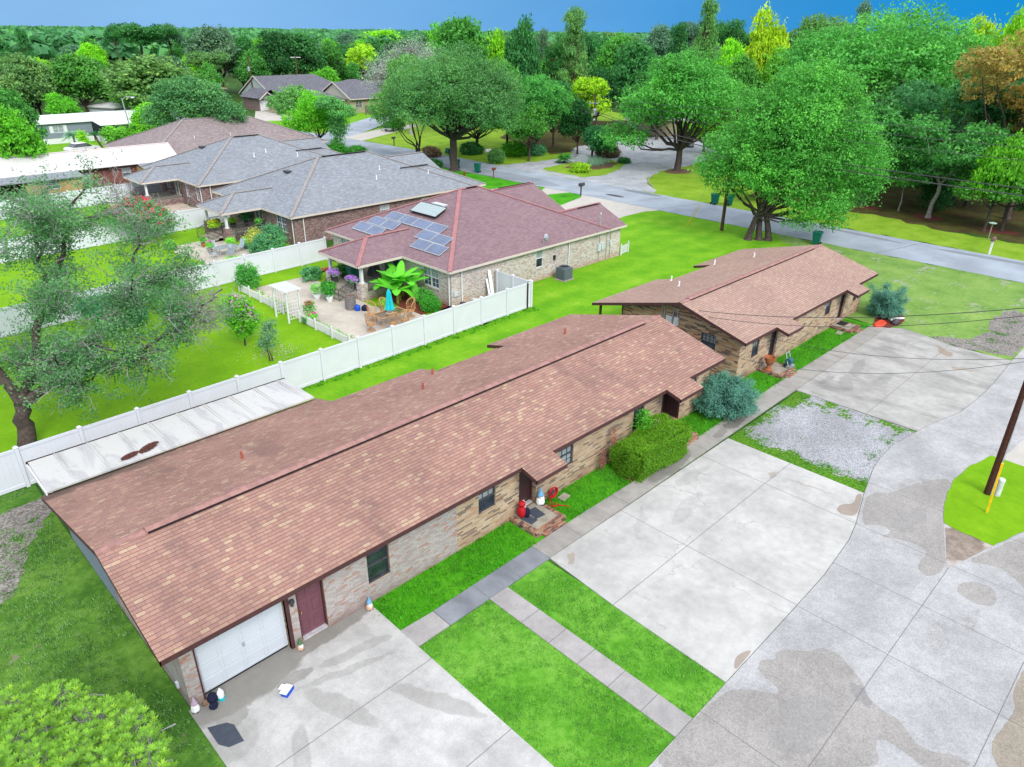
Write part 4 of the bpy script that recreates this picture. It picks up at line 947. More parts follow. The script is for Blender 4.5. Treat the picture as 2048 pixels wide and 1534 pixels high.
def hip_house(par, xw, yw, x1, main_x1, wingw, wing_hip, ne, brick, shm, capm, trim, doorm, wins, teal=False, porch_brick=None, sewin=(), ridge_vents=()):
    """xw, yw: south-west wall corner; roof eaves stand .38 out"""
    ze = 2.72; ex, ey = xw - .4, yw - .35; ye = ey + 15.7
    r = MB()
    a, b, c = hip(r, ex, main_x1, ey, ye, ze, SL)
    # entry porch on the west side
    py0, py1 = yw + 5.0, yw + 10.1; px = xw - 4.25
    hh = (py1 - py0) / 2; pa = (px + hh, py0 + hh, ze + SL * hh + .012); pb = (ex + hh + .05, py0 + hh, ze + SL * hh + .012); l = .012
    r.poly([(px, py0, ze + l), (ex, py0, ze + l), pb, pa]); r.poly([(ex, py1, ze + l), (px, py1, ze + l), pa, pb]); r.poly([(px, py1, ze + l), (px, py0, ze + l), pa])
    # street-side wings
    wh = wingw / 2
    caps = [(a, c[0]), (a, c[3]), (b, c[1]), (b, c[2]), (a, b), (pa, (px, py0, ze)), (pa, (px, py1, ze)), (pa, pb)]
    for (y0, y1, hipend, xe) in ((ey, ey + wingw, wing_hip, x1), (ne[0], ye, False, ne[1])):
        wh = (y1 - y0) / 2; zr = ze + SL * wh + .014; xi = main_x1 - wh - .3; ym = (y0 + y1) / 2; xr = xe - wh if hipend else xe
        r.poly([(xi - .0, y0, ze + .014), (xe, y0, ze + .014), (xr, ym, zr), (xi, ym, zr)])
        r.poly([(xe, y1, ze + .014), (xi, y1, ze + .014), (xi, ym, zr), (xr, ym, zr)])
        if hipend: r.poly([(xe, y0, ze + .014), (xe, y1, ze + .014), (xr, ym, zr)])
        caps.append(((xi + .3, ym, zr), (xr, ym, zr)))
        if hipend: caps += [((xr, ym, zr), (xe, y0, ze)), ((xr, ym, zr), (xe, y1, ze))]
    ro = r.build('roof', shm, par)
    cm = MB()
    for p, q in caps: cm.beam((p[0], p[1], p[2] + .012), (q[0], q[1], q[2] + .03), .3, .05)
    cm.build('ridge_cap', capm, ro)
    f = MB()
    fascia(f, [(ex, ey), (main_x1, ey), (main_x1, ye), (ex, ye)], ze)
    fascia(f, [(px, py0), (ex - .04, py0)], ze); fascia(f, [(px, py1), (px, py0 - .0)], ze)
    for p, q in (((px, py0), (ex - .04, py0)), ((px, py1), (px, py0)), ((main_x1 + .04, ey), (x1, ey))):
        L = math.dist(p, q); nx, ny = (q[1] - p[1]) / L * .035, -(q[0] - p[0]) / L * .035
        f.hexa([(p[0], p[1], ze - .17), (q[0], q[1], ze - .17), (q[0] + nx, q[1] + ny, ze - .17), (p[0] + nx, p[1] + ny, ze - .17)], [(p[0], p[1], ze + .002), (q[0], q[1], ze + .002), (q[0] + nx, q[1] + ny, ze + .002), (p[0] + nx, p[1] + ny, ze + .002)])
    f.build('fascia', trim, par)
    g = MB(); g.box(ex + .002, ey + .002, ze - .16, main_x1 - .002, ye - .002, ze - .14); g.box(px, py0, ze - .165, ex - .002, py1, ze - .15); g.box(main_x1, ey + .004, ze - .16, x1 - .05, ey + wingw - .01, ze - .14); g.build('soffit', M_SOFFIT, par)
    # walls
    wm = MB(); zt = ze - .15
    ww = WallF((xw, ye - .35), (xw, yw))
    Lw = ww.L; o = []
    for (y0, y1, z0, z1, k) in wins: o.append((Lw - (y1 - yw), Lw - (y0 - yw), z0, z1))
    wall(wm, ww, 0, zt, o)
    sw = WallF((xw, yw), (x1 - .35, yw))
    wall(wm, sw, 0, zt, [(q[0], q[1], q[2], q[3]) for q in sewin])
    xe = x1 - .35
    wm.poly([(xe, yw, 0), (xe, yw + wingw - .7, 0), (xe, yw + wingw - .7, zt), (xe, yw, zt)])
    if not wing_hip: wm.poly([(xe, ey + .3, zt), (xe, ey + wingw - .3, zt), (xe, ey + wingw / 2, ze + SL * wingw / 2 - .1)])
    wm.poly([(main_x1 - .4, yw, 0), (main_x1 - .4, ye - .35, 0), (main_x1 - .4, ye - .35, zt), (main_x1 - .4, yw, zt)])
    wm.poly([(xw, ye - .35, 0), (main_x1 - .4, ye - .35, 0), (main_x1 - .4, ye - .35, zt), (xw, ye - .35, zt)])
    yne = ne[0] + .35; xx = ne[1] - .35
    wm.box(main_x1 - .39, yne, 0, xx, ye - .36, zt)
    wm.poly([(xx + .002, yne, zt), (xx + .002, ye - .36, zt), (xx + .002, (ne[0] + ye) / 2, ze + SL * (ye - ne[0]) / 2 - .1)])
    wm.build('wall', brick, par)
    for (y0, y1, z0, z1, k) in wins:
        u0, u1 = Lw - (y1 - yw), Lw - (y0 - yw)
        if k == 'door':
            door(par, ww, u0 + .06, (u0 + u1) / 2 - .005, z0, z1 - .06, trim, doorm, .08, None, 'R', M_GLASS)
            door(par, ww, (u0 + u1) / 2 + .005, u1 - .06, z0, z1 - .06, trim, doorm, .08, None, 'L', M_GLASS)
        else: window(par, ww, u0, u1, z0, z1, M_TRIM_W, M_GLASS_L if teal else M_GLASS, M_GLASS, 2, 2, brick, True, .06, double=(u1 - u0) > 1.2)
    for q in sewin: window(par, sw, q[0], q[1], q[2], q[3], M_TRIM_W, M_GLASS_L, M_GLASS_D, q[4], q[5], brick, q[4] > 1, .06)
    # porch: brick base, floor, piers, white columns
    pbk = porch_brick or brick; fx0 = px + .35; fy0 = py0 + .3; fy1 = py1 - .3
    g = MB(); g.box(fx0, fy0, 0, xw - .01, fy1, .58); g.build('porch_base', pbk, par)
    g = MB(); g.box(fx0 + .03, fy0 + .03, .581, xw - .012, fy1 - .03, .60); g.build('porch_floor', M_CONC_PORCH, par)
    for y in (fy0 + .22, fy1 - .22):
        g = MB(); g.box(fx0 - .06, y - .28, 0, fx0 + .5, y + .28, 1.25); g.build('pier', pbk, par)
        g = MB(); g.box(fx0 + .12, y - .1, 1.25, fx0 + .32, y + .1, ze - .15); g.box(fx0 + .06, y - .16, 1.251, fx0 + .38, y + .16, 1.33); g.build('column', M_TRIM_W, par)
    g = MB(); railing(g, (fx0 + .5, fy0 + .06, .6), (xw - .1, fy0 + .06, .6), .08, .85); railing(g, (fx0 + .5, fy1 - .06, .6), (xw - .1, fy1 - .06, .6), .08, .85)
    s0, s1 = fy0 + .9, fy1 - 1.3
    railing(g, (fx0 + .04, fy0 + .5, .6), (fx0 + .04, s0, .6), .08, .85); railing(g, (fx0 + .04, s1, .6), (fx0 + .04, fy1 - .5, .6), .08, .85)
    for y in (s0, s1): railing(g, (fx0 - 1.35, y, .05), (fx0, y, .6), .08, .85)
    g.build('railing', M_IRON, par)
    g = MB()
    for i in range(3): g.box(fx0 - 1.2 + i * .4, s0 + .03, 0, fx0 - .002, s1 - .03, .145 * (i + 1) - i * .0)
    g.build('steps', M_CONC_PORCH, par)
    # downspouts at the near corner
    g = MB(); g.tube([(xw - .33, ey + .3, ze - .1), (xw - .08, ey + .5, ze - .3), (xw - .08, ey + .5, .1)], .05, 6); g.build('downspout', M_TRIM_W, par)
    g = MB(); g.tube([(xw + .9, ey + .02, ze - .1), (xw + .9, yw - .08, ze - .3), (xw + .9, yw - .08, .1)], .05, 6); g.build('downspout', M_TRIM_W, par)
    for (p, q) in ridge_vents:
        g = MB(); g.beam((p[0], p[1] - .16, p[2] + .05), (q[0], q[1] - .16, q[2] + .05), .05, .09); g.build('ridge_vent', M_TRIM_BK, ro)
    return ro

h3 = thing('brick_house', 'cream brick house under a plum hip roof carrying solar panels', 'house', (39, 45, 0))
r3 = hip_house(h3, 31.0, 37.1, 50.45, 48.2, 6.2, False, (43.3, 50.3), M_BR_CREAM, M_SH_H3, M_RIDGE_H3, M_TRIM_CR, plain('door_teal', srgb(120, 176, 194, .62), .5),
               [(38.45, 40.2, .97, 2.44, 'w'), (43.0, 45.1, .6, 2.56, 'door'), (49.2, 50.9, 1.0, 2.4, 'w')], True, None, [(8.55, 9.35, 1.05, 2.5, 1, 1)],
               [((39.0, 44.6, 6.14), (40.1, 44.6, 6.14)), ((45.8, 48, 4.75), (49.9, 48, 4.75)), ((47.3, 39.85, 4.06), (50.0, 39.85, 4.06))])
zp = lambda x: 2.72 + SL * (x - 30.6)
def panel_on(par, x0, x1, y0, y1, lift=.1, m=M_SOLAR, name='solar_panel', split=True):
    """a panel lying on the west slope, x up the slope"""
    g = MB(); z = lambda x: zp(x) + lift
    g.hexa([(x0, y0, z(x0) - .03), (x1, y0, z(x1) - .03), (x1, y1, z(x1) - .03), (x0, y1, z(x0) - .03)], [(x0, y0, z(x0)), (x1, y0, z(x1)), (x1, y1, z(x1)), (x0, y1, z(x0))])
    o = g.build(name, m, par)
    f = MB(); e = .03
    for a, b, c, d in ((x0 - e, x1 + e, y0 - e, y0), (x0 - e, x1 + e, y1, y1 + e), (x0 - e, x0, y0, y1), (x1, x1 + e, y0, y1)):
        f.hexa([(a, c, z(a) - .04), (b, c, z(b) - .04), (b, d, z(b) - .04), (a, d, z(a) - .04)], [(a, c, z(a) + .012), (b, c, z(b) + .012), (b, d, z(b) + .012), (a, d, z(a) + .012)])
    f.build('frame', M_STEEL if m is M_SOLAR else M_TRIM_BK, o)
    g = MB()
    for y in (y0 + .2, y1 - .2): g.hexa([(x0 + .1, y, zp(x0 + .1)), (x1 - .1, y, zp(x1 - .1)), (x1 - .1, y + .05, zp(x1 - .1)), (x0 + .1, y + .05, zp(x0 + .1))], [(x0 + .1, y, z(x0 + .1) - .032), (x1 - .1, y, z(x1 - .1) - .032), (x1 - .1, y + .05, z(x1 - .1) - .032), (x0 + .1, y + .05, z(x0 + .1) - .032)])
    g.build('rail', M_IRON, o)
for (x0, x1, ys) in ((31.5, 32.38, (46.45, 48.2)), (31.55, 32.42, (38.98, 40.72)), (32.5, 33.32, (45.78, 47.5)), (32.5, 33.36, (39.58, 41.32)), (33.45, 34.28, (41.22, 42.95, 44.68, 46.41))):
    for y in ys: panel_on(r3, x0, x1, y + .02, y + 1.66)
panel_on(r3, 34.65, 35.8, 43.15, 46.3, .28, M_SOLAR_T, 'water_heater_panel')
g = MB(); g.beam((36.2, 43.75, zp(36.2) + .12), (36.2, 45.2, zp(36.2) + .12), .5, .1); g.build('skylight_vent', M_GREY_BOX, r3)
# dish, mast, meters, conduits on the south wall
d = MB(); d.tube([(40.2, 36.95, 2.8), (40.2, 36.95, 3.25), (40.05, 36.85, 3.4)], .025, 6); d.tube([(40.2, 36.9, 3.1), (39.7, 36.5, 3.2)], .015, 5)
for i in range(8):
    a = 2 * pi * i / 8
    b_ = 2 * pi * (i + 1) / 8
    q = lambda t, k: (40.15 + .05 + .12 * k, 36.85 + .28 * cos(t) * k, 3.38 + .32 * sin(t) * k)
    d.poly([q(a, 1), q(b_, 1), (40.15, 36.85, 3.38)])
    d.poly([tuple(np.array(q(a, 1)) + (.012, 0, 0)), tuple(np.array(q(b_, 1)) + (.012, 0, 0)), (40.165, 36.85, 3.38)])
d.tube([(40.2, 36.95, 2.82), (40.45, 37.15, 3.1)], .012, 5)
d.build('satellite_dish', M_STEEL, r3)
g = MB(); g.tube([(47.5, 37.3, 2.9), (47.5, 37.3, 3.95)], .045, 8); g.lathe([(.07, 0), (.09, .08), (.03, .2)], (47.5, 37.3, 3.92), 8); g.build('service_mast', M_STEEL, r3)
g = MB(); g.box(47.0, 36.95, 1.0, 47.35, 37.09, 1.6); g.box(47.45, 36.95, 1.05, 47.8, 37.09, 1.6); g.box(48.6, 36.97, 1.2, 48.85, 37.09, 1.6); g.box(31.15, 36.97, .75, 31.45, 37.09, 1.1); g.build('meter_box', M_GREY_BOX, h3)
g = MB()
for x in (47.2, 48.2, 48.7): g.tube([(x, 37.05, .1), (x, 37.05, 2.55)], .025, 6)
g.build('conduit', M_STEEL, h3)
g = MB(); g.tube([(43.3, 37.0, 2.5), (43.3, 37.0, .1)], .05, 6); g.build('downspout', M_TRIM_W, h3)
for x, y in ((41.5, 46.2),): pass

h4 = thing('brick_house', 'mauve brick house with a light grey hip roof, next to the one with solar panels', 'house', (41, 66, 0))
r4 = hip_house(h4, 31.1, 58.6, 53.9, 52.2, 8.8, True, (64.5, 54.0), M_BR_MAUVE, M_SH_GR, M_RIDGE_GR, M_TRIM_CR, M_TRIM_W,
               [(60.0, 61.7, .95, 2.4, 'w'), (64.4, 66.0, .6, 2.56, 'door')], False, None, [(9.2, 10.3, 1.4, 2.3, 5, 4), (14.3, 15.2, 1.5, 2.3, 5, 4)],
               [((38.9, 66.1, 6.14), (44, 66.1, 6.14)), ((45.8, 62.65, 4.68), (49.4, 62.65, 4.68))])
zs = lambda y: 2.72 + SL * (y - 58.25)
for x, y in ((42.2, 61.6), (43.6, 63.0), (48.5, 61.3)): stub(r4, 'vent_pipe', M_PIPE_W, x, y, zs(y) - .02, .4, .05)
g = MB(); g.cbox((35.6, 67.1, 2.72 + SL * (35.6 - 30.7) + .12), (.5, .9, .14)); g.build('roof_vent', M_IRON, r4)
h5 = thing('brick_house', 'mauve brick house with a light grey hip roof, behind the red flowering tree', 'house', (41, 85, 0))
r5 = hip_house(h5, 31.2, 77.75, 52.4, 50.0, 8.0, True, (84.0, 52.0), M_BR_MAUVE, M_SH_GR, M_RIDGE_GR, M_TRIM_CR, M_TRIM_W,
               [(78.6, 79.3, .9, 2.3, 'w'), (81.2, 81.9, .9, 2.3, 'w'), (83.4, 84.9, .6, 2.56, 'door'), (86.2, 87.2, 1.2, 2.2, 'w')], False, None, [(3.2, 4.0, 1.0, 2.3, 1, 1)],
               [((38.9, 85.25, 6.14), (42.0, 85.25, 6.14)), ((44.5, 81.4, 4.5), (48.0, 81.4, 4.5))])
zs5 = lambda y: 2.72 + SL * (y - 77.4)
for x, y in ((39.2, 81.2), (41.0, 81.8), (44.2, 80.4)): stub(r5, 'vent_pipe', M_PIPE_W, x, y, zs5(y) - .02, .45, .06)
g = MB(); g.cbox((36.0, 87.4, 2.72 + SL * (36.0 - 30.8) + .12), (.5, .9, .14)); g.build('roof_vent', M_IRON, r5)

h6 = thing('brick_house', 'house with a broad taupe hip roof behind the grey roofs, half hidden by an oak', 'house', (46, 106, 0))
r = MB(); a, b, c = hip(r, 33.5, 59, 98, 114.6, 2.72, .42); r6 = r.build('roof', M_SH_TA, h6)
cm = MB()
for p, q in ((a, c[0]), (a, c[3]), (b, c[1]), (b, c[2]), (a, b)): cm.beam((p[0], p[1], p[2] + .01), (q[0], q[1], q[2] + .03), .3, .05)
cm.build('ridge_cap', M_RIDGE_GR, r6)
f = MB(); fascia(f, [(33.5, 98), (59, 98), (59, 114.6), (33.5, 114.6)], 2.72); f.build('fascia', M_TRIM_CR, h6)
g = MB(); g.prism(rect(34, 98.5, 58.5, 114.1), 0, 2.6); g.build('wall', M_BR_MAUVE, h6)
for x in (41, 46): stub(r6, 'vent_pipe', M_PIPE_W, x, 101.5, 4.1, .5, .05)

# --- long building with the white metal roof at the left
mb_ = thing('metal_roof_building', 'long low building with a white ribbed metal roof and tan and brick walls, left edge', 'building', (18, 97.5, 0))
g = MB(); g.hexa([(-12, 95.6, 2.64), (36.4, 95.6, 2.64), (37.3, 101.0, 3.98), (-12, 101.0, 3.98)], [(-12, 95.6, 2.70), (36.4, 95.6, 2.70), (37.3, 101.0, 4.04), (-12, 101.0, 4.04)])
g.hexa([(-12, 101.0, 3.98), (37.3, 101.0, 3.98), (38.3, 106.4, 2.6), (-12, 106.4, 2.6)], [(-12, 101.0, 4.04), (37.3, 101.0, 4.04), (38.3, 106.4, 2.66), (-12, 106.4, 2.66)])
mr_ = g.build('roof', M_METALROOF, mb_)
g = MB(); g.beam((-12, 101.0, 4.07), (37.3, 101.0, 4.07), .3, .05); g.build('ridge_cap', plain('ridge_pinkish', (.70, .60, .58), .5), mr_)
for x, y in ((18.6, 97.2), (22.9, 96.9), (29.5, 97.3), (31, 99.5), (26, 99.2)): stub(mr_, 'vent_pipe', M_STEEL, x, y, 2.72 + (y - 95.6) * .248, .35, .06)
wm = MB(); bw = WallF((-12, 96.2), (36.2, 96.2)); wall(wm, bw, 0, 2.6, [(12 + 24.9, 12 + 26.2, 1.0, 2.2), (12 + 29.5, 12 + 30.5, 1.1, 2.3)]); wm.poly([(36.2, 96.2, 0), (36.2, 105.6, 0), (36.2, 101, 3.9), (36.2, 96.2, 2.6)])
wm.box(-12, 105.5, 0, 36.1, 105.6, 2.6)
wm.build('wall', M_BR_RED, mb_)
window(mb_, bw, 12 + 24.9, 12 + 26.2, 1.0, 2.2, M_TRIM_W, M_GLASS_L, M_GLASS_L, 1, 1)
window(mb_, bw, 12 + 29.5, 12 + 30.5, 1.1, 2.3, M_TRIM_W, M_GLASS_L, M_GLASS, 1, 1)
for (x0, x1, rec) in ((-6, 24.7, True), (31.2, 37.5, False)):
    g = MB(); g.hexa([(x0, 93.6, 2.22), (x1, 93.6, 2.22), (x1 - .2, 95.7, 2.6), (x0, 95.7, 2.6)], [(x0, 93.6, 2.3), (x1, 93.6, 2.3), (x1 - .2, 95.7, 2.68), (x0, 95.7, 2.68)]); g.build('porch_roof', M_SH_GR, mb_)
    g = MB(); fw = WallF((x0 if not rec else 18.8, 94.0), (x1 - .3, 94.0)); wall(g, fw, 0, 2.22, [(1.9, 3.3, 1.2, 2.0)] if rec else [])
    g.poly([(x1 - .3, 94.0, 0), (x1 - .3, 96.2, 0), (x1 - .3, 96.2, 2.5), (x1 - .3, 94.0, 2.2)]); g.poly([(fw.A.x, 94.0, 0), (fw.A.x, 96.2, 0), (fw.A.x, 96.2, 2.5), (fw.A.x, 94.0, 2.2)])
    g.build('panel_wall', M_PANEL_TAN, mb_)
    if rec: window(mb_, fw, 1.9, 3.3, 1.2, 2.0, M_TRIM_W, M_GLASS, M_GLASS, 1, 1)
g = MB(); g.box(15.0, 95.9, .1, 16.6, 96.1, 2.3); g.build('storage_door', M_TRIM_W, mb_)
g = MB(); g.box(13.2, 95.0, 0, 13.35, 95.15, 2.3); g.build('porch_post', plain('post_red', (.3, .05, .07)), mb_)

# --- grey mobile home beyond it
tr = thing('mobile_home', 'grey sided mobile home with white roof and a covered porch on its right', 'mobile home', (38, 142, 0))
g = MB(); tw = WallF((31.2, 141.3), (40.2, 141.3))
wall(g, tw, .9, 3.15, [(3.1, 4.6, 1.7, 2.8)]); g.poly([(31.2, 141.3, .9), (31.2, 150.5, .9), (31.2, 150.5, 3.4), (31.2, 141.3, 3.15)]); g.poly([(31.2, 150.5, .9), (51, 150.5, .9), (51, 150.5, 3.4), (31.2, 150.5, 3.4)])
g.poly([(40.2, 141.3, .9), (40.2, 143.6, .9), (40.2, 143.6, 3.2), (40.2, 141.3, 3.15)]); g.poly([(40.2, 143.6, .9), (51, 143.6, .9), (51, 143.6, 3.2), (40.2, 143.6, 3.2)]); g.poly([(51, 143.6, .9), (51, 150.5, .9), (51, 150.5, 3.4), (51, 143.6, 3.2)])
g.build('wall', M_SIDING, tr)
g = MB(); g.prism([(31.25, 141.36), (40.15, 141.36), (40.15, 143.66), (50.9, 143.66), (50.9, 150.4), (31.25, 150.4)], 0, .9); g.build('skirting', M_TRIM_W, tr)
g = MB(); g.hexa([(30.9, 140.9, 3.16), (51.2, 140.9, 3.16), (51.2, 151, 3.5), (30.9, 151, 3.5)], [(30.9, 140.9, 3.3), (51.2, 140.9, 3.3), (51.2, 151, 3.66), (30.9, 151, 3.66)])
g.hexa([(40.3, 137.2, 2.75), (50.9, 137.2, 2.75), (50.9, 140.89, 3.14), (40.3, 140.89, 3.14)], [(40.3, 137.2, 2.86), (50.9, 137.2, 2.86), (50.9, 140.89, 3.26), (40.3, 140.89, 3.26)]); g.build('roof', plain('roof_white', (.74, .75, .77), .5, var=.08, scale=.6), tr)
window(tr, tw, 3.1, 4.6, 1.7, 2.8, M_TRIM_W, M_GLASS_L, M_GLASS_L, 2, 1, None, False, .05, double=True)
g = MB(); tw.box(g, 2.55, 3.05, -.04, -.003, 1.7, 2.8); tw.box(g, 4.65, 5.15, -.04, -.003, 1.7, 2.8); g.build('shutter', M_TRIM_W, tr)
for x in (40.5, 43.5, 47, 50.6):
    g = MB(); g.box(x - .06, 137.4, .0, x + .06, 137.52, 2.78); g.build('porch_post', M_IRON, tr)
g = MB(); g.box(40.4, 137.3, .0, 50.8, 143.6, .75); g.build('porch_deck', M_TRIM_W, tr)
g = MB(); railing(g, (40.5, 137.4, .75), (50.7, 137.4, .75), .1, 1.0, step=.5); railing(g, (39.6, 136.4, .1), (40.4, 138.0, .75), .1, .9, step=.4); g.build('railing', M_IRON, tr)

# --- houses across the cross road
def gable(mb, x0, x1, y0, y1, z, s, axis='x', lift=0.0, ov=0.0):
    z += lift
    if axis == 'x':
        ym = (y0 + y1) / 2; zr = z + s * (y1 - y0) / 2
        mb.poly([(x0, y0, z), (x1, y0, z), (x1, ym, zr), (x0, ym, zr)]); mb.poly([(x1, y1, z), (x0, y1, z), (x0, ym, zr), (x1, ym, zr)])
    else:
        xm = (x0 + x1) / 2; zr = z + s * (x1 - x0) / 2
        mb.poly([(x0, y1, z), (x0, y0, z), (xm, y0, zr), (xm, y1, zr)]); mb.poly([(x1, y0, z), (x1, y1, z), (xm, y1, zr), (xm, y0, zr)])
    return zr
def local(par, fn):
    """parts of a turned house are built in the house's own frame"""
    l = par.location.copy(); par.location = (0, 0, 0); fn(); par.location = l
f1 = thing('suburban_house', 'large grey shingled house with gables and a white garage door, beyond the cross road', 'house', (99, 177, 0))
r = MB(); zr = 2.8 + .5 * 8.7
r.poly([(88, 168.3, 2.8), (112, 168.3, 2.8), (104.5, 177, zr), (88, 177, zr)]); r.poly([(112, 185.7, 2.8), (88, 185.7, 2.8), (88, 177, zr), (104.5, 177, zr)]); r.poly([(112, 168.3, 2.8), (112, 185.7, 2.8), (104.5, 177, zr)])
gable(r, 84.3, 91.5, 168.9, 178, 2.75, .5, 'y', .02); gable(r, 84.4, 88.5, 168.0, 174, 2.6, .75, 'y', .04); gable(r, 93.5, 97.2, 166.6, 173, 2.7, .6, 'y', .03); hip(r, 108, 124, 171, 184, 2.8, .42, .02)
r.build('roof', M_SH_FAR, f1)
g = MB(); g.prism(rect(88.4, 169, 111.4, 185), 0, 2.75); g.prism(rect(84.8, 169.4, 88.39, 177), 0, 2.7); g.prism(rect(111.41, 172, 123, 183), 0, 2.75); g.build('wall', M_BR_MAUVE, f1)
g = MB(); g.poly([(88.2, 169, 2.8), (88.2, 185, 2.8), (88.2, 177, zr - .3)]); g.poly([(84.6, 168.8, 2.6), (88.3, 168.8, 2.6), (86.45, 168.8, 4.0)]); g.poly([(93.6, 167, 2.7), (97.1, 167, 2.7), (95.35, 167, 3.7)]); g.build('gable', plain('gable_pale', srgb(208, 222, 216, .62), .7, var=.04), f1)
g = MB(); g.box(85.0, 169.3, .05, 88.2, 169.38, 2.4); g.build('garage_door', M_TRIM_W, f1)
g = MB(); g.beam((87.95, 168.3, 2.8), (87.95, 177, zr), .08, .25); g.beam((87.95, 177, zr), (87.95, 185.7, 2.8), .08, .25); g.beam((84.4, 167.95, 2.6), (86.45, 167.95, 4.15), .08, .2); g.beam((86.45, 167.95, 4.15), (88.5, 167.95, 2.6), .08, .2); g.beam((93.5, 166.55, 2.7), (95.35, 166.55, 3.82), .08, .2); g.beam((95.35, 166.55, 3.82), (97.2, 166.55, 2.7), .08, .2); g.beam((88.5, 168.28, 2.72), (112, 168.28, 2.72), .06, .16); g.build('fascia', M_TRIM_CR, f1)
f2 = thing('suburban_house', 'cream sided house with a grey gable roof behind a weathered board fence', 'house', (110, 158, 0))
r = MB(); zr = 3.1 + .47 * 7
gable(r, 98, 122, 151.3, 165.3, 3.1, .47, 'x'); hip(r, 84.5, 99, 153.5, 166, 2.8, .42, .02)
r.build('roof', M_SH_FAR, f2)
g = MB(); g.prism(rect(98.5, 152, 121.5, 164.6), 0, 3.05); g.prism(rect(85, 154, 98.49, 165.5), 0, 2.75); g.build('wall', M_SIDING_CR, f2)
g = MB(); g.poly([(98.3, 152, 3.0), (98.3, 164.6, 3.0), (98.3, 158.3, zr - .25)]); g.build('gable', plain('gable_cream', srgb(224, 220, 200, .62), .7, var=.04), f2)
g = MB(); g.beam((97.95, 151.3, 3.1), (97.95, 158.3, zr), .08, .26); g.beam((97.95, 158.3, zr), (97.95, 165.3, 3.1), .08, .26); g.beam((98, 151.28, 3.02), (122, 151.28, 3.02), .06, .18); g.beam((84.5, 153.48, 2.72), (98, 153.48, 2.72), .06, .16); g.build('fascia', M_TRIM_CR, f2)
ww = WallF((98.5, 151.98), (121.5, 151.98)); window(f2, ww, 9.2, 11.2, 1.3, 2.6, M_TRIM_W, M_GLASS_L, M_GLASS, 2, 2, None, True, -.03, True); window(f2, ww, 1.3, 3.0, 1.2, 2.6, M_TRIM_W, M_GLASS_D, M_GLASS_D, 2, 2, None, True, -.03, True)
def far_house(label, x, y, lx, ly, rz, rm, wallm, h=2.8, s=.4, cat='house', name='far_house'):
    o = thing(name, label, cat, (x, y, 0), rz)
    def mk():
        r = MB(); hip(r, -lx / 2, lx / 2, -ly / 2, ly / 2, h, s); r.build('roof', rm, o)
        g = MB(); g.prism(rect(-lx / 2 + .4, -ly / 2 + .4, lx / 2 - .4, ly / 2 - .4), 0, h - .02); g.build('wall', wallm, o)
        g = MB(); fascia(g, [(-lx / 2, -ly / 2), (lx / 2, -ly / 2), (lx / 2, ly / 2), (-lx / 2, ly / 2)], h); g.build('fascia', M_TRIM_CR, o)
        ww = WallF((-lx / 2 + .4, -ly / 2 + .38), (lx / 2 - .4, -ly / 2 + .38))
        window(o, ww, lx * .2, lx * .2 + 1.4, 1, 2.3, M_TRIM_W, M_GLASS, M_GLASS, 2, 2, None, True, -.03, True); window(o, ww, lx * .6, lx * .6 + 1.4, 1, 2.3, M_TRIM_W, M_GLASS, M_GLASS, 2, 2, None, True, -.03, True)
    local(o, mk)
    return o
far_house('house with an orange tiled hip roof showing between trees at the far left', 85, 205, 14, 10, .5, M_SH_OR, M_SIDING_CR)
far_house('low pale roofed house glimpsed through the trees behind the motorcycle drive', 128, 88, 20, 12, .6, plain('roof_pale', srgb(190, 196, 204, .6), .7, var=.06), M_SIDING_CR, 2.9, .3)
far_house('white roofed building glimpsed behind the bare white branched tree', 158, 208, 26, 12, .6, plain('roof_bright', (.66, .68, .70), .6, var=.06), M_TRIM_W, 3.2, .2)
far_house('small white roofed house glimpsed behind the mobile home', 56, 172, 12, 8, .4, plain('roof_bright_b', (.66, .68, .70), .6, var=.06), M_TRIM_W, 2.8, .25)
# ------------------------------------------------------------------ fences
def vinyl_fence(name, label, P, Q, n, h=1.83, skip=()):
    t = thing(name, label, 'fence', (P[0], P[1], 0))
    dx, dy = (Q[0] - P[0]) / n, (Q[1] - P[1]) / n; L = math.hypot(dx, dy); ex, ey = dx / L, dy / L
    for i in range(n + 1):
        x, y = P[0] + dx * i, P[1] + dy * i
        g = MB(); g.box(x - .07, y - .07, 0, x + .07, y + .07, h + .08)
        g.hexa([(x - .1, y - .1, h + .081), (x + .1, y - .1, h + .081), (x + .1, y + .1, h + .081), (x - .1, y + .1, h + .081)], [(x - .03, y - .03, h + .15), (x + .03, y - .03, h + .15), (x + .03, y + .03, h + .15), (x - .03, y + .03, h + .15)])
        g.build('post', M_VINYL, t)
        if i < n:
            g = MB(); a = (x + ex * .075, y + ey * .075); b = (x + dx - ex * .075, y + dy - ey * .075)
            g.beam((a[0], a[1], h - .03), (b[0], b[1], h - .03), .055, .13); g.beam((a[0], a[1], .12), (b[0], b[1], .12), .055, .15)
            m = 12
            for k in range(m):
                f0, f1 = (k + .004) / m, (k + .996) / m
                p0 = (a[0] + (b[0] - a[0]) * f0, a[1] + (b[1] - a[1]) * f0); p1 = (a[0] + (b[0] - a[0]) * f1, a[1] + (b[1] - a[1]) * f1)
                g.hexa([(p0[0], p0[1], .19), (p1[0], p1[1], .19), (p1[0] - ey * .02, p1[1] + ex * .02, .19), (p0[0] - ey * .02, p0[1] + ex * .02, .19)], [(p0[0], p0[1], h - .09), (p1[0], p1[1], h - .09), (p1[0] - ey * .02, p1[1] + ex * .02, h - .09), (p0[0] - ey * .02, p0[1] + ex * .02, h - .09)])
            g.build('panel', M_VINYL, t)
    return t
vinyl_fence('vinyl_fence', 'long white vinyl privacy fence running just behind the nearest brick duplex', (-11.0, 32.2), (35.1, 33.3), 19)
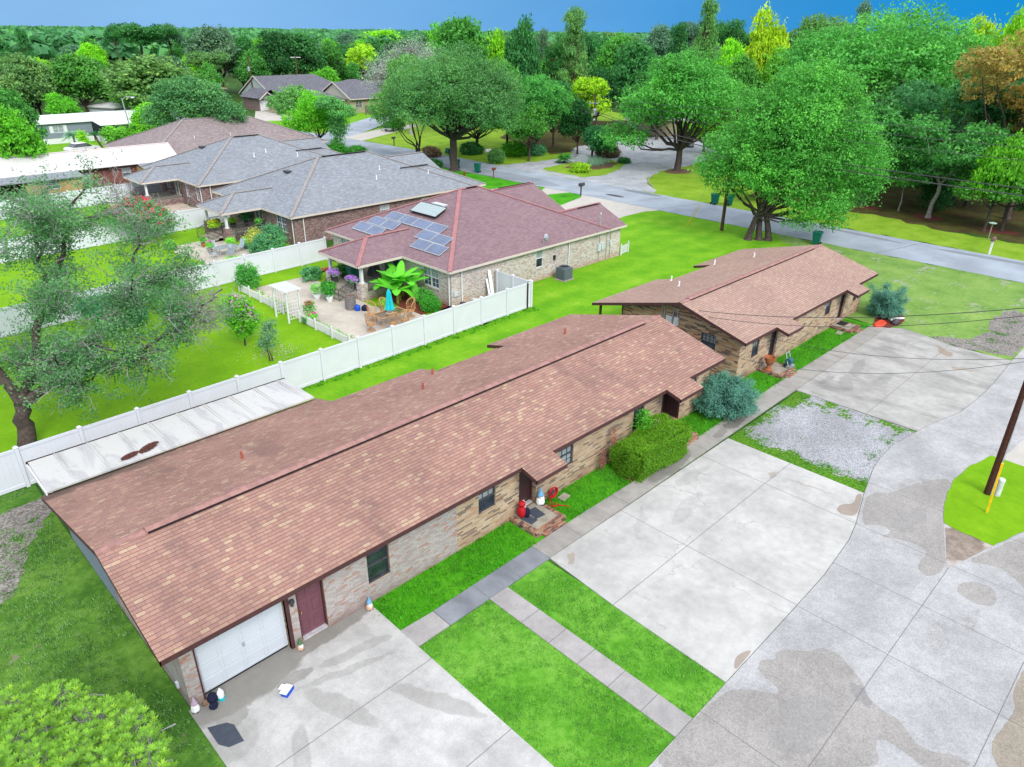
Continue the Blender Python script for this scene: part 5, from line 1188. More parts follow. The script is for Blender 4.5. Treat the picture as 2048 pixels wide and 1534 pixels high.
vinyl_fence('vinyl_fence', 'white vinyl fence between the solar panel yard and the next grey roofed house', (-5.6, 51.4), (30.85, 53.2), 15)
vinyl_fence('vinyl_fence', 'white vinyl fence behind the red flowering tree', (-1.6, 69.6), (30.9, 71.3), 13)
vinyl_fence('vinyl_fence', 'farthest white vinyl fence, in front of the tan and brick metal roofed building', (-8, 85.2), (30.9, 88.7), 16)
t = vinyl_fence('vinyl_fence', 'short white fence return closing the side yard against the cream brick wall', (35.1, 33.45), (35.1, 36.8), 2)
g = MB(); g.box(34.62, 33.19, 0, 34.70, 33.26, 1.9); tag(g.build('fence_gap_shade', M_TRIM_BK), 'dark strip standing in for a shaded gap in the white fence near its street end', 'post')  # dark strip put in for the shaded gap beside the corner post
wf = thing('board_fence', 'weathered grey board fence beside the far cream house', 'fence', (99.6, 148, 0))
g = MB(); g.box(99.6, 147.95, 0, 108, 148.0, 1.95); g.build('board_panel', M_WOODFENCE, wf)
for x in (99.6, 102, 104.4, 106.8): g = MB(); g.box(x, 147.88, 0, x + .1, 147.94, 1.9); g.build('post', M_WOODFENCE, wf)

def picket(name, label, P, Q, h=.62):
    t = thing(name, label, 'picket fence', (P[0], P[1], 0)); L = math.dist(P, Q); n = int(L / .12); ex, ey = (Q[0] - P[0]) / L, (Q[1] - P[1]) / L
    g = MB()
    for i in range(n + 1):
        x, y = P[0] + ex * L * i / n, P[1] + ey * L * i / n
        g.beam((x, y, .05), (x, y, h), .06, .02)
    g.build('pickets', M_TRIM_W, t)
    g = MB(); g.beam((P[0] - ey * .03, P[1] + ex * .03, h * .8), (Q[0] - ey * .03, Q[1] + ex * .03, h * .8), .03, .06); g.beam((P[0] - ey * .03, P[1] + ex * .03, .15), (Q[0] - ey * .03, Q[1] + ex * .03, .15), .03, .06); g.build('rail', M_TRIM_W, t)
    k = max(1, int(L / 1.6))
    for i in range(k + 1):
        x, y = P[0] + ex * L * i / k + ey * .04, P[1] + ey * L * i / k - ex * .04
        g = MB(); g.box(x - .05, y - .05, 0, x + .05, y + .05, h + .12); g.ball((x, y, h + .17), .06, 8, 5); g.build('post', M_TRIM_W, t)
    return t
picket('picket_fence', 'low white picket fence edging the patio on the near side of the arbor', (21.8, 41.8), (21.85, 34.0))
picket('picket_fence', 'low white picket fence on the far side of the arbor', (21.75, 50.4), (21.75, 43.9))
picket('picket_fence', 'tiny white picket panel at the street corner of the cream brick house', (50.3, 37.1), (51.6, 37.3), .8)

# arbor
ar = thing('garden_arbor', 'white lattice garden arbor at the patio gate', 'arbor', (21.6, 42.9, 0))
for y in (42.05, 43.75):
    for x in (21.1, 22.0): g = MB(); g.box(x - .05, y - .05, 0, x + .05, y + .05, 2.1); g.build('post', M_TRIM_W, ar)
    g = MB()
    for i in range(1, 5): g.beam((21.1 + i * .18, y, .2), (21.1 + i * .18, y, 2.0), .025)
    for i in range(8): g.beam((21.12, y + .02, .25 + i * .24), (21.98, y + .02, .25 + i * .24), .025)
    g.build('lattice', M_TRIM_W, ar)
g = MB()
for x in (21.1, 22.0): g.beam((x, 41.8, 2.14), (x, 44.0, 2.14), .05, .1)
for i in range(9): g.beam((20.9, 41.9 + i * .25, 2.23), (22.2, 41.9 + i * .25, 2.23), .04, .07)
g.build('trellis_top', M_TRIM_W, ar)

# ------------------------------------------------------------------ patio furniture
pt = thing('patio_table', 'rectangular bronze glass patio table ringed by wicker chairs', 'table', (26.0, 37.5, 0))
g = MB(); g.box(24.95, 36.95, .70, 27.05, 38.05, .735); g.build('tabletop', M_TABLE, pt)
g = MB(); g.lathe([(.28, 0), (.28, .012)], (26.0, 37.5, .736), 16); g.build('centre_plate', plain('plate_tan', srgb(220, 190, 160, .65), .7), pt)
g = MB()
for x, y in ((24.95, 36.95), (27.05, 36.95), (27.05, 38.05), (24.95, 38.05)): pass
g.beam((24.95, 36.95, .74), (27.05, 36.95, .74), .07, .05); g.beam((24.95, 38.05, .74), (27.05, 38.05, .74), .07, .05); g.beam((24.95, 36.95, .74), (24.95, 38.05, .74), .07, .05); g.beam((27.05, 36.95, .74), (27.05, 38.05, .74), .07, .05)
g.build('rim', M_WICKER, pt)
for x in (25.1, 26.9):
    for y in (37.1, 37.9): g = MB(); g.tube([(x, y, .02), (x + (.1 if x > 26 else -.1) * -1, y, .35), (x, y, .69)], .035, 6); g.build('leg', M_WICKER, pt)
def wicker(t):
    g = MB(); g.lathe([(.26, .40), (.27, .44), (.25, .47), (.05, .48)], (0, 0, 0), 14); g.build('seat', M_WICKER, t)
    g = MB()
    for i in range(13):
        a = radians(-115 + i * 230 / 12) + pi / 2; hgt = .50 + .42 * max(0, cos((i - 6) / 6 * pi / 2)) ** .6
        g.tube([(.26 * cos(a), .26 * sin(a), .45), (.32 * cos(a), .34 * sin(a), .45 + hgt * .55), (.30 * cos(a), .34 * sin(a), .36 + hgt)], .013, 5)
    pts = []
    for i in range(13):
        a = radians(-115 + i * 230 / 12) + pi / 2; hgt = .50 + .42 * max(0, cos((i - 6) / 6 * pi / 2)) ** .6
        pts.append((.30 * cos(a), .34 * sin(a), .36 + hgt))
    g.tube(pts, .03, 6)
    pts = [(.32 * cos(radians(-115 + i * 230 / 12) + pi / 2), .34 * sin(radians(-115 + i * 230 / 12) + pi / 2), .62) for i in range(13)]
    g.tube(pts, .018, 5); g.build('backrest', M_WICKER, t)
    g = MB(); g.tube([(0, 0, .05), (0, 0, .4)], .035, 6)
    for i in range(5):
        a = 2 * pi * i / 5; g.tube([(0, 0, .1), (.27 * cos(a), .27 * sin(a), .03)], .02, 5)
    g.tube([(.27 * cos(2 * pi * i / 12), .27 * sin(2 * pi * i / 12), .03) for i in range(13)], .018, 5); g.build('swivel_base', M_WICKER, t)
wc = thing('wicker_chair', 'tan wicker armchair at the left end of the patio table, turned away', 'chair', (0, 0, 0), 0, 'wicker chairs around the patio table'); wicker(wc)
wc.location = (24.25, 37.2, .03); wc.rotation_euler.z = radians(100)
for x, y, r_, lb in ((25.4, 36.35, 180, 'tan wicker armchair on the fence side of the patio table, left one'), (26.3, 36.3, 176, 'tan wicker armchair on the fence side of the patio table, right one'), (27.7, 37.5, -90, 'tan wicker armchair at the right end of the patio table'),
                     (25.4, 38.7, 5, 'tan wicker armchair on the porch side of the patio table, left of the umbrella'), (26.4, 38.7, -5, 'tan wicker armchair on the porch side of the patio table, behind the umbrella')):
    dup(wc, (x, y, .03), radians(r_), lb)
um = thing('patio_umbrella', 'closed turquoise patio umbrella standing through the bronze table', 'umbrella', (26.0, 37.5, 0))
g = MB(); g.tube([(26, 37.5, .05), (26, 37.5, 2.35)], .022, 8); g.build('pole', M_STEEL, um)
g = MB(); nn = 16; prof = [(.06, 2.33), (.12, 2.15), (.15, 1.8), (.20, 1.35), (.27, 1.02)]
b0 = len(g.v)
for r_, z in prof:
    for j in range(nn): a = 2 * pi * j / nn; k = 1 + (.28 if j % 2 else -.12); g.v.append((26 + r_ * k * cos(a), 37.5 + r_ * k * sin(a), z - (.05 if (j % 2 and r_ > .25) else 0)))
for i in range(len(prof) - 1):
    for j in range(nn): g.f.append((b0 + i * nn + j, b0 + i * nn + (j + 1) % nn, b0 + (i + 1) * nn + (j + 1) % nn, b0 + (i + 1) * nn + j)); g.mi.append(0)
g.lathe([(.10, 2.2), (.08, 2.34), (.02, 2.4)], (26, 37.5, 0), 10); g.build('canopy', M_TEAL, um)

# grey set on the next patio
gt = thing('patio_table', 'pale glass patio table behind the second white fence', 'table', (25.4, 60.3, 0))
g = MB(); g.box(24.5, 59.7, .70, 26.3, 60.9, .73); g.build('tabletop', M_GLASS_L, gt)
for x in (24.65, 26.15):
    for y in (59.85, 60.75): g = MB(); g.tube([(x, y, 0), (x, y, .69)], .025, 6); g.build('leg', M_STEEL, gt)
gc = thing('sling_chair', 'pale grey sling chair at the near left of the pale glass table', 'chair', (0, 0, 0), 0, 'grey sling chairs on the second patio')
M_SLING = plain('sling_grey', srgb(186, 200, 220, .62), .7)
g = MB(); g.hexa([(-.25, -.25, .40), (.25, -.25, .40), (.25, .22, .37), (-.25, .22, .37)], [(-.25, -.25, .42), (.25, -.25, .42), (.25, .22, .39), (-.25, .22, .39)]); g.build('seat', M_SLING, gc)
g = MB(); g.hexa([(-.25, .22, .39), (.25, .22, .39), (.25, .25, .39), (-.25, .25, .39)], [(-.25, .42, 1.0), (.25, .42, 1.0), (.25, .45, 1.0), (-.25, .45, 1.0)]); g.build('backrest', M_SLING, gc)
for sx in (-.27, .27):
    g = MB(); g.tube([(sx, -.27, 0), (sx, -.25, .62), (sx, .3, .62), (sx, .43, 1.02)], .015, 5); g.tube([(sx, .3, 0), (sx, .2, .4), (sx, .3, .62)], .015, 5); g.build('frame', M_STEEL, gc)
gc.location = (24.1, 59.9, .03); gc.rotation_euler.z = radians(95)
for x, y, r_, lb in ((24.9, 61.5, 0, 'pale grey sling chair at the porch side of the pale glass table, left one'), (26.7, 60.5, -80, 'pale grey sling chair at the right end of the pale glass table'), (25.2, 59.1, 175, 'pale grey sling chair on the fence side of the pale glass table')):
    dup(gc, (x, y, .03), radians(r_), lb)

# ------------------------------------------------------------------ bins
def wheelie(t):
    g = MB()
    g.hexa([(-.22, -.24, .06), (.22, -.24, .06), (.22, .24, .06), (-.22, .24, .06)], [(-.29, -.33, .98), (.29, -.33, .98), (.29, .33, .98), (-.29, .33, .98)])
    g.box(-.31, -.35, .95, .31, .35, 1.0); g.build('body', M_GREEN_BIN, t)
    g = MB(); g.hexa([(-.31, -.37, 1.001), (.31, -.37, 1.001), (.31, .36, 1.001), (-.31, .36, 1.001)], [(-.27, -.32, 1.06), (.27, -.32, 1.06), (.27, .30, 1.08), (-.27, .30, 1.08)]); g.build('lid', M_GREEN_BIN, t)
    for sx in (-.27, .25):
        g = MB(); n = 10; g.hexa([(sx, .27 + .1 * cos(2 * pi * i / n), .11 + .1 * sin(2 * pi * i / n)) for i in range(n)], [(sx + .04, .27 + .1 * cos(2 * pi * i / n), .11 + .1 * sin(2 * pi * i / n)) for i in range(n)]); g.build('wheel', M_DARK, t)
    g = MB(); g.tube([(-.27, .38, .95), (.27, .38, .95)], .015, 5); g.build('handle', M_GREEN_BIN, t)
b0_ = thing('wheelie_bin', 'green wheeled bin on the road edge beside the red mailbox', 'bin', (0, 0, 0), 0, 'green wheeled bins'); wheelie(b0_)
b0_.location = (68.4, 75.6, .02); b0_.rotation_euler.z = radians(200); b0_.scale = (1.15, 1.15, 1.15)
for x, y, r_, lb in ((74.9, 42.6, 80, 'green wheeled bin across the road, left of the timber pole'), (75.6, 41.2, 75, 'green wheeled bin across the road, just behind the timber pole'), (66.6, 26.9, 190, 'green wheeled bin behind the ridge of the second duplex under the big tree'),
                     (75.9, 89.9, 100, 'green wheeled bin tipped beside the far side of the big oak trunk'), (68.6, 80.2, 180, 'green wheeled bin half hidden by the big oak trunk at the kerb'),
                     (29.4, 133.9, 10, 'left of the two green bins in front of the mobile home'), (30.4, 134.4, 10, 'right of the two green bins in front of the mobile home'), (28.1, 44.9, 90, 'green wheeled bin standing on the porch of the solar panel house')):
    o = dup(b0_, (x, y, .6 if x == 28.1 else .01), radians(r_), lb)
    if x == 75.9: o.rotation_euler = (radians(-70), 0, radians(100)); o.location.z = .35

# mailboxes
def mailbox(t, pm, bm, post=.1, h=1.1, big=1.0):
    g = MB(); g.box(-post / 2, -post / 2, 0, post / 2, post / 2, h); g.box(-post / 2, -.3, h - .08, post / 2, .25, h); g.build('post', pm, t)
    g = MB(); n = 9; w_ = .1 * big; pr = [(-w_, 0)] + [(w_ * cos(pi - pi * i / (n - 1)), .12 * big + w_ * sin(pi * i / (n - 1))) for i in range(n)] + [(w_, 0)]
    g.hexa([(x, -.3 * big, h + .002 + z) for x, z in pr], [(x, .22 * big, h + .002 + z) for x, z in pr]); g.build('box', bm, t)
    g = MB(); g.box(w_ + .004, -.1, h + .1, w_ + .012, -.07, h + .3 * big); g.build('flag', M_CARRED, t)
for x, y, pm, bm, p_, h_, bg_, lb in ((67.2, 56.0, M_IRON, M_IRON, .12, 1.15, 1.6, 'black mailbox on a thick black post by the pale driveway'), (67.2, 71.1, plain('post_redwood', srgb(150, 70, 50, .6), .8), plain('box_red', srgb(150, 60, 52, .6), .6), .09, 1.1, 1.1, 'red wooden mailbox beside the green bin'),
                                      (76.8, 82.4, M_IRON, M_WHITE, .1, 1.2, 1.9, 'white mailbox on a dark post beside the round clipped shrub'), (66.9, 84.5, M_WOOD_POLE, M_IRON, .12, 1.2, 1.3, 'black mailbox on a timber post near the forked tree'),
                                      (74.9, 14.7, M_WHITE, plain('box_weathered', srgb(150, 116, 108, .6), .7), .14, 1.25, 1.5, 'weathered mailbox on a thick white post across the road at far right'), (74.9, 103.5, M_WOOD_POLE, M_IRON, .12, 1.2, 1.3, 'black mailbox on a timber post near the truck driveway')):
    o = thing('mailbox', lb, 'mailbox'); mailbox(o, pm, bm, p_, h_, bg_); o.location = (x, y, 0); o.rotation_euler.z = radians(90 if x < 70 else -90)
o = thing('bird_feeder', 'small pale bird feeder tray on a post at the edge of the woods', 'bird feeder', (80.7, 16.3, 0))
g = MB(); g.tube([(80.7, 16.3, 0), (80.7, 16.3, 1.5)], .05, 6); g.build('post', M_BARK_L, o)
g = MB(); g.lathe([(.1, 0), (.34, .06), (.36, .12), (.05, .2)], (80.7, 16.3, 1.5), 12); g.build('tray', plain('feeder_green', srgb(190, 214, 196, .62), .6), o)
o = thing('fire_hydrant', 'rusty brown fire hydrant beyond the grey roof', 'hydrant', (64.6, 74, 0))
g = MB(); g.lathe([(.2, 0), (.2, .05), (.13, .07), (.13, .55), (.17, .57), (.17, .62), (.12, .75), (.04, .82)], (64.6, 74, 0), 10); g.build('body', plain('hydrant_rust', srgb(150, 78, 44, .65), .7), o)
g = MB(); g.beam((64.38, 74, .5), (64.82, 74, .5), .1, .1); g.build('nozzle', plain('hydrant_rust_b', srgb(150, 78, 44, .65), .7), o)

# air conditioner
ac = thing('condenser_unit', 'grey air conditioner condenser on the grass by the cream brick wall', 'air conditioner', (41.6, 35.95, 0))
g = MB(); g.box(41.0, 35.4, 0, 42.2, 36.5, .07); g.build('base', M_CONC_PORCH, ac)
g = MB(); g.box(41.12, 35.5, .07, 42.08, 36.4, .98)
for i in range(14):
    z = .13 + i * .058; g.box(41.105, 35.485, z, 42.095, 36.415, z + .022)
g.build('cabinet', M_AC, ac)
g = MB(); g.lathe([(.40, .985), (.43, .99), (.44, 1.05), (.37, 1.06), (.35, 1.0)], (41.6, 35.95, 0), 20); g.build('fan_guard', M_AC, ac)
g = MB(); g.lathe([(.34, 1.001), (.05, 1.003)], (41.6, 35.95, 0), 20)
for i in range(7): g.beam((41.27, 35.65 + i * .1, 1.03), (41.93, 35.65 + i * .1, 1.03), .012)
g.build('fan', M_DARK, ac)
g = MB(); g.box(41.5, 36.98, 1.35, 41.7, 37.08, 1.7); tag(g.build('disconnect_box', M_DARK), 'small black disconnect box on the cream wall above the condenser', 'electrical box')

# porch and patio pots
def pot(name, label, x, y, z, r, h, m, cat='plant pot', group=None):
    o = thing(name, label, cat, (x, y, z), 0, group)
    g = MB(); g.lathe([(r * .62, 0), (r * .95, h * .7), (r, h * .95), (r * 1.06, h), (r * .9, h), (r * .85, h * .9)], (x, y, z), 14); g.build('pot', m, o)
    g = MB(); g.lathe([(r * .86, h * .88), (.01, h * .9)], (x, y, z), 12); g.build('soil', M_MULCH_B, o)
    return o
POTS = [  # label, x, y, z, r, h, material, plant height, plant radius, leaf colour, flower colour
    ('white pot with a thin leafy plant in the middle of the patio', 25.0, 45.0, .03, .30, .38, M_PURPLEPOT, .75, .38, (.16, .38, .08), None),
    ('white tub with a bushy dark green plant at the foot of the porch steps', 25.35, 43.9, .03, .27, .42, M_PURPLEPOT, .8, .35, (.05, .26, .03), None),
    ('black tub with a rounded bush beside the porch steps', 25.75, 44.6, .03, .30, .45, M_IRON, .75, .5, (.05, .24, .02), None),
    ('white pot with red and green plant hanging at the near arbor post', 22.45, 41.6, .03, .25, .35, M_PURPLEPOT, .9, .35, (.08, .26, .03), (.5, .05, .12)),
    ('small dark pot in the grass beside the arbor', 21.9, 41.2, .01, .14, .2, M_IRON, .2, .18, (.06, .2, .05), None),
    ('terracotta pot with pink flowers by the first step of the second patio', 25.0, 63.9, .03, .24, .38, M_TERRA, .6, .25, (.12, .36, .05), (.7, .15, .35)),
    ('terracotta pot with purple flowers on the second patio', 24.7, 61.9, .03, .26, .38, M_TERRA, .6, .28, (.12, .36, .05), (.62, .08, .5)),
    ('blue grey pot with a bright green plant against the brick pier', 26.7, 62.2, .03, .28, .38, M_BLUEPOT, .45, .36, (.2, .5, .05), None),
    ('blue grey pot with a green plant, right of the pale glass table', 27.4, 60.8, .03, .28, .38, M_BLUEPOT, .5, .32, (.16, .42, .08), None),
    ('small blue pot on the ground near the corner downspouts', 30.0, 56.6, .01, .2, .3, M_BLUEPOT, .25, .2, (.1, .3, .1), None),
    ('dark pot with a tall tropical plant at the back of the second porch', 30.3, 66.3, .6, .22, .5, M_IRON, .9, .55, (.03, .16, .04), None),
    ('round dark pot with grassy plant on the second porch', 29.2, 66.8, .6, .30, .35, M_IRON, .5, .35, (.3, .5, .05), None),
    ('tall dark pot with a plant beside the second porch railing', 30.5, 64.2, .6, .18, .5, M_IRON, .5, .3, (.1, .34, .05), None),
    ('grey pot with yellow and green leaves by the second porch steps', 27.3, 66.6, .6, .2, .3, M_IRON, .7, .5, (.3, .45, .03), (.8, .45, .03)),
    ('terracotta pot in the red mulch bed below the window', 30.2, 38.4, .03, .22, .3, M_TERRA, .2, .2, (.1, .3, .05), None),
    ('teal bucket standing on the gravel by the cream wall', 33.6, 36.4, .0, .22, .28, plain('bucket_teal', srgb(70, 140, 160, .65), .5), 0, 0, None, None),
    ('pot of pink flowers at the near end of the picket fence', 22.2, 41.0, .03, .2, .25, M_PURPLEPOT, .45, .34, (.14, .4, .05), (.75, .1, .42)),
]
cb = thing('compost_barrel', 'grey ribbed rain barrel planter beside the porch steps', 'barrel', (25.6, 41.6, 0))
g = MB(); pr_ = []
for i in range(9): z = i * .115; pr_ += [(.36, z), (.39, z + .04), (.36, z + .08)]
g.lathe(pr_ + [(.33, .98), (.30, .9)], (25.6, 41.6, .03), 18); g.build('barrel', plain('barrel_grey', srgb(142, 136, 136, .6), .6), cb)
g = MB(); g.lathe([(.31, .93), (.01, .95)], (25.6, 41.6, .03), 14); g.build('soil', M_MULCH_B, cb)
def jug(name, label, x, y, r, h, m):
    g = MB(); g.lathe([(r * .9, 0), (r, h * .2), (r, h * .6), (r * .7, h * .8), (r * .25, h * .86), (r * .25, h)], (x, y, .03), 12)
    g.tube([(x + r * .7, y, h * .5), (x + r * 1.2, y, h * .75), (x + r * .2, y, h * .9)], .02, 5)
    return tag(g.build(name, m), label, 'jug')
jug('watering_jug', 'bright blue watering jug beside the porch pier', 25.75, 41.0, .2, .45, M_BLUE)
jug('watering_jug', 'dark blue round jug right of the bright blue one', 26.15, 40.7, .24, .4, M_NAVY)
gr = thing('grill', 'barbecue under a black cover on the first porch', 'grill', (29.6, 44.3, .6))
g = MB(); g.hexa([(29.2, 43.9, .95), (30.0, 43.9, .95), (30.0, 44.8, .95), (29.2, 44.8, .95)], [(29.35, 44.1, 1.75), (29.85, 44.1, 1.75), (29.85, 44.6, 1.75), (29.35, 44.6, 1.75)]); g.ball((29.6, 44.35, 1.7), (.3, .35, .22), 10, 6); g.build('cover', M_IRON, gr)
g = MB()
for x in (29.3, 29.9):
    for y in (44.0, 44.7): g.tube([(x, y, .6), (x, y, .96)], .02, 5)
g.build('legs', M_IRON, gr)
gb2 = thing('grill', 'round black kettle grill on the second porch', 'grill', (27.9, 67.2, .6))
g = MB(); g.ball((27.9, 67.2, 1.3), (.3, .3, .25), 12, 8); g.build('kettle', M_IRON, gb2)
g = MB()
for i in range(3): a = 2 * pi * i / 3; g.tube([(27.9 + .12 * cos(a), 67.2 + .12 * sin(a), 1.15), (27.9 + .3 * cos(a), 67.2 + .3 * sin(a), .6)], .015, 5)
g.build('legs', M_IRON, gb2)
lg = MB(); lg.tube([(27.2, 50.3, .15), (28.4, 50.45, .16), (29.6, 50.55, .15)], [.15, .17, .15], 10); tag(lg.build('log', plain('log_reddish', srgb(170, 100, 78, .62), .9, var=.3, bump=.4)), 'reddish log lying at the far edge of the patio', 'log')
o = thing('iron_rack', 'black iron plant rack against the second porch base', 'rack', (28.6, 63.6, 0))
g = MB(); railing(g, (27.9, 63.55, .1), (29.4, 63.55, .1), .1, .95, step=.09); railing(g, (27.9, 63.3, .1), (29.4, 63.3, .1), .6, .7, step=.4); g.build('rack_frame', M_IRON, o)
o = thing('leaning_boards', 'white boards leaning on the cream wall behind the fence', 'boards', (34.3, 36.9, 0))
g = MB(); g.beam((34.2, 36.2, 0), (34.5, 37.0, 2.0), .25, .03); g.beam((34.0, 36.3, 0), (34.25, 37.0, 1.4), .15, .03); g.build('board', M_TRIM_W, o)
g = MB(); g.beam((34.55, 36.4, 0), (34.7, 37.0, 1.3), .1, .03); g.build('dark_board', M_WOODFENCE, o)
for i, (x, y, s_, lb) in enumerate(((32.6, 36.5, .35, 'grey storage tub by the cream wall, nearest the corner'), (33.0 + 1.1, 36.3, .4, 'pale lidded tub under the leaning boards'), (31.6, 36.6, .3, 'dark garden tool caddy by the cream wall corner'))):
    o = thing('storage_tub', lb, 'tub', (x, y, 0)); g = MB(); g.hexa([(x - s_ * .4, y - s_ * .4, 0), (x + s_ * .4, y - s_ * .4, 0), (x + s_ * .4, y + s_ * .4, 0), (x - s_ * .4, y + s_ * .4, 0)], [(x - s_ * .5, y - s_ * .5, s_), (x + s_ * .5, y - s_ * .5, s_), (x + s_ * .5, y + s_ * .5, s_), (x - s_ * .5, y + s_ * .5, s_)]); g.build('tub', (M_GREY_BOX, M_TRIM_W, M_IRON)[i], o)
    g = MB(); g.box(x - s_ * .54, y - s_ * .54, s_ + .001, x + s_ * .54, y + s_ * .54, s_ + .04); g.build('lid', (M_GREY_BOX, M_TRIM_W, M_IRON)[i], o)

# ------------------------------------------------------------------ things around the duplexes
def gnome(label, x, y, z, h, hat, body, beard=M_WHITE, rz=0.0):
    o = thing('garden_gnome', label, 'gnome', (0, 0, 0))
    g = MB(); g.lathe([(.13, 0), (.15, .03), (.17, .10), (.15, .22), (.11, .28)], (0, 0, 0), 14); g.build('body', body, o)
    g = MB(); g.ball((.06, -.08, .03), (.06, .09, .04), 8, 5); g.ball((-.06, -.08, .03), (.06, .09, .04), 8, 5); g.build('boots', M_IRON, o)
    g = MB(); g.ball((0, 0, .33), .10, 12, 8); g.ball((0, -.1, .33), .03, 8, 5); g.build('head', M_SKIN, o)
    g = MB(); g.hexa([(-.09, -.10, .33), (.09, -.10, .33), (.09, -.04, .33), (-.09, -.04, .33)], [(-.1, -.06, .345), (.1, -.06, .345), (.1, -.01, .345), (-.1, -.01, .345)]); g.ball((0, -.09, .24), (.10, .07, .11), 10, 7); g.build('beard', beard, o)
    g = MB(); g.lathe([(.125, .37), (.13, .39), (.09, .50), (.05, .62), (.01, .74)], (0, 0, 0), 14); g.build('hat', hat, o)
    o.location = (x, y, z); o.rotation_euler.z = rz; s_ = h / .74; o.scale = (s_, s_, s_)
    return o
gnome('gnome with a pointed mauve hat at the garage corner', 3.86, 16.5, .03, .55, M_GN_MAUVE, M_WHITE, rz=-.5)
gnome('gnome with a pointed green hat between the garage and the plum door', 7.18, 16.45, .03, .48, M_GN_GREEN, M_SKIN)
gnome('gnome with a pale blue hat and white beard at the edge of the garage driveway', 9.75, 16.42, .03, .55, M_GN_BLUE, M_SKIN)
gnome('tall gnome with a light blue hat and blue belt on the brick porch', 18.1, 16.4, .21, .82, M_GN_BLUE, M_WHITE)
sn = thing('snowman_figure', 'red and white padded figure with a dark bag on the left of the brick porch', 'figure', (16.95, 16.2, .2))
g = MB(); g.ball((16.9, 16.3, .48), (.17, .2, .28), 12, 9, .08); g.ball((16.9, 16.28, .85), (.15, .15, .14), 12, 8); g.build('body', M_RED, sn)
g = MB(); g.ball((17.05, 16.36, .66), (.12, .1, .26), 10, 8, .1); g.build('scarf', M_WHITE, sn)
g = MB(); g.ball((17.06, 16.14, .42), (.13, .12, .25), 10, 8, .12); g.build('dark_bag', M_NAVY, sn)
hr = thing('hose_reel', 'red garden hose coiled on a stand right of the tall gnome', 'hose', (18.85, 16.45, 0))
g = MB()
for k in range(3): g.tube([(18.85 + (.2 + .02 * k) * cos(2 * pi * i / 16), 16.42 - .04 * k, .42 + (.2 + .02 * k) * sin(2 * pi * i / 16)) for i in range(17)], .022, 6)
g.tube([(18.68, 16.4, .35), (18.6, 16.3, .1), (18.45, 16.2, .05), (18.55, 15.95, .04), (18.8, 16.0, .04), (18.7, 16.2, .06), (18.5, 16.1, .07), (18.9, 15.8, .04), (19.0, 15.6, .03)], .02, 6); g.build('hose', M_RED, hr)
g = MB(); g.tube([(18.85, 16.5, 0), (18.85, 16.5, .45)], .03, 6); g.box(18.76, 16.38, .36, 18.94, 16.52, .5); g.build('stand', M_IRON, hr)
def flat(name, label, cat, pts, z, m, th=.012):
    g = MB(); g.prism(pts, z, z + th); return tag(g.build(name, m), label, cat)
def quadm(cx, cy, a, b, rz):
    c, s_ = cos(rz), sin(rz); return [(cx + x * c - y * s_, cy + x * s_ + y * c) for x, y in ((-a, -b), (a, -b), (a, b), (-a, b))]
flat('stepping_stone', 'small grey stone square in the grass right of the red hose', 'stone', quadm(19.35, 16.2, .24, .17, .1), .02, M_CONC_PORCH, .04)
flat('stepping_stone', 'small grey stone square in the grass before the second duplex', 'stone', quadm(46.2, 16.0, .3, .18, .1), .02, M_CONC_PORCH, .04)
flat('door_mat', 'worn slate coloured mat lying askew on the garage driveway', 'mat', [(3.84, 15.72), (4.3, 15.5), (4.42, 15.3), (4.38, 14.62), (4.0, 14.72), (3.83, 15.0)], .032, M_MAT)
flat('door_mat', 'dark left mat on the nearest brick porch', 'mat', quadm(17.0, 15.98, .2, .3, .1), .214, M_MAT)
flat('door_mat', 'dark right mat on the nearest brick porch', 'mat', quadm(17.5, 16.08, .24, .32, -.1), .214, M_MAT)
flat('door_mat', 'black rubber mat on the far porch of the second duplex', 'mat', quadm(47.7, 16.45, .42, .28, .0), .174, M_DARK)
bx_ = thing('cardboard_box', 'blue and white box lying open in the garage driveway', 'box', (6.05, 15.25, .03))
g = MB(); g.cbox((6.05, 15.25, .09), (.36, .22, .12), .5); g.build('box', M_BLUE, bx_)
g = MB(); g.cbox((6.03, 15.27, .158), (.37, .23, .012), .5); g.cbox((5.98, 15.42, .17), (.2, .14, .012), .5); g.build('lid', M_WHITE, bx_)
tb = thing('trash_bag', 'black bag slumped beside the white jug by the garage door', 'bag', (4.32, 16.4, .03))
g = MB(); g.ball((4.33, 16.42, .2), (.15, .14, .2), 12, 9, .25); g.ball((4.28, 16.25, .1), (.14, .12, .1), 10, 7, .3); g.build('bag', M_NAVY, tb)
jg = thing('detergent_jug', 'white jug with a turquoise label at the corner of the garage door', 'jug', (4.56, 16.38, .03))
g = MB(); g.lathe([(.09, .1), (.10, .14), (.10, .26), (.07, .33), (.035, .35), (.035, .4)], (4.56, 16.38, .03), 12); g.build('jug', M_WHITE, jg)
g = MB(); g.lathe([(.10, 0), (.104, .02), (.104, .1)], (4.56, 16.38, .03), 12); g.build('label_band', M_TEAL, jg)
g = MB(); g.cbox((4.16, 16.52, .08), (.2, .1, .1), .2); tag(g.build('brick', M_BR_PAVE), 'loose tan brick against the garage wall corner', 'brick')
ur = thing('urn_planter', 'rust coloured pedestal urn on the first porch of the second duplex', 'urn', (37.15, 16.3, .17))
g = MB(); g.lathe([(.22, 0), (.24, .05), (.15, .12), (.12, .3), (.2, .42), (.3, .62), (.33, .78), (.35, .8), (.27, .8), (.24, .7)], (37.15, 16.3, .17), 16); g.build('urn', M_TERRA, ur)
hc = thing('hose_cart', 'grey wheeled hose reel cart on the porch of the second duplex', 'hose cart', (38.4, 15.75, .17))
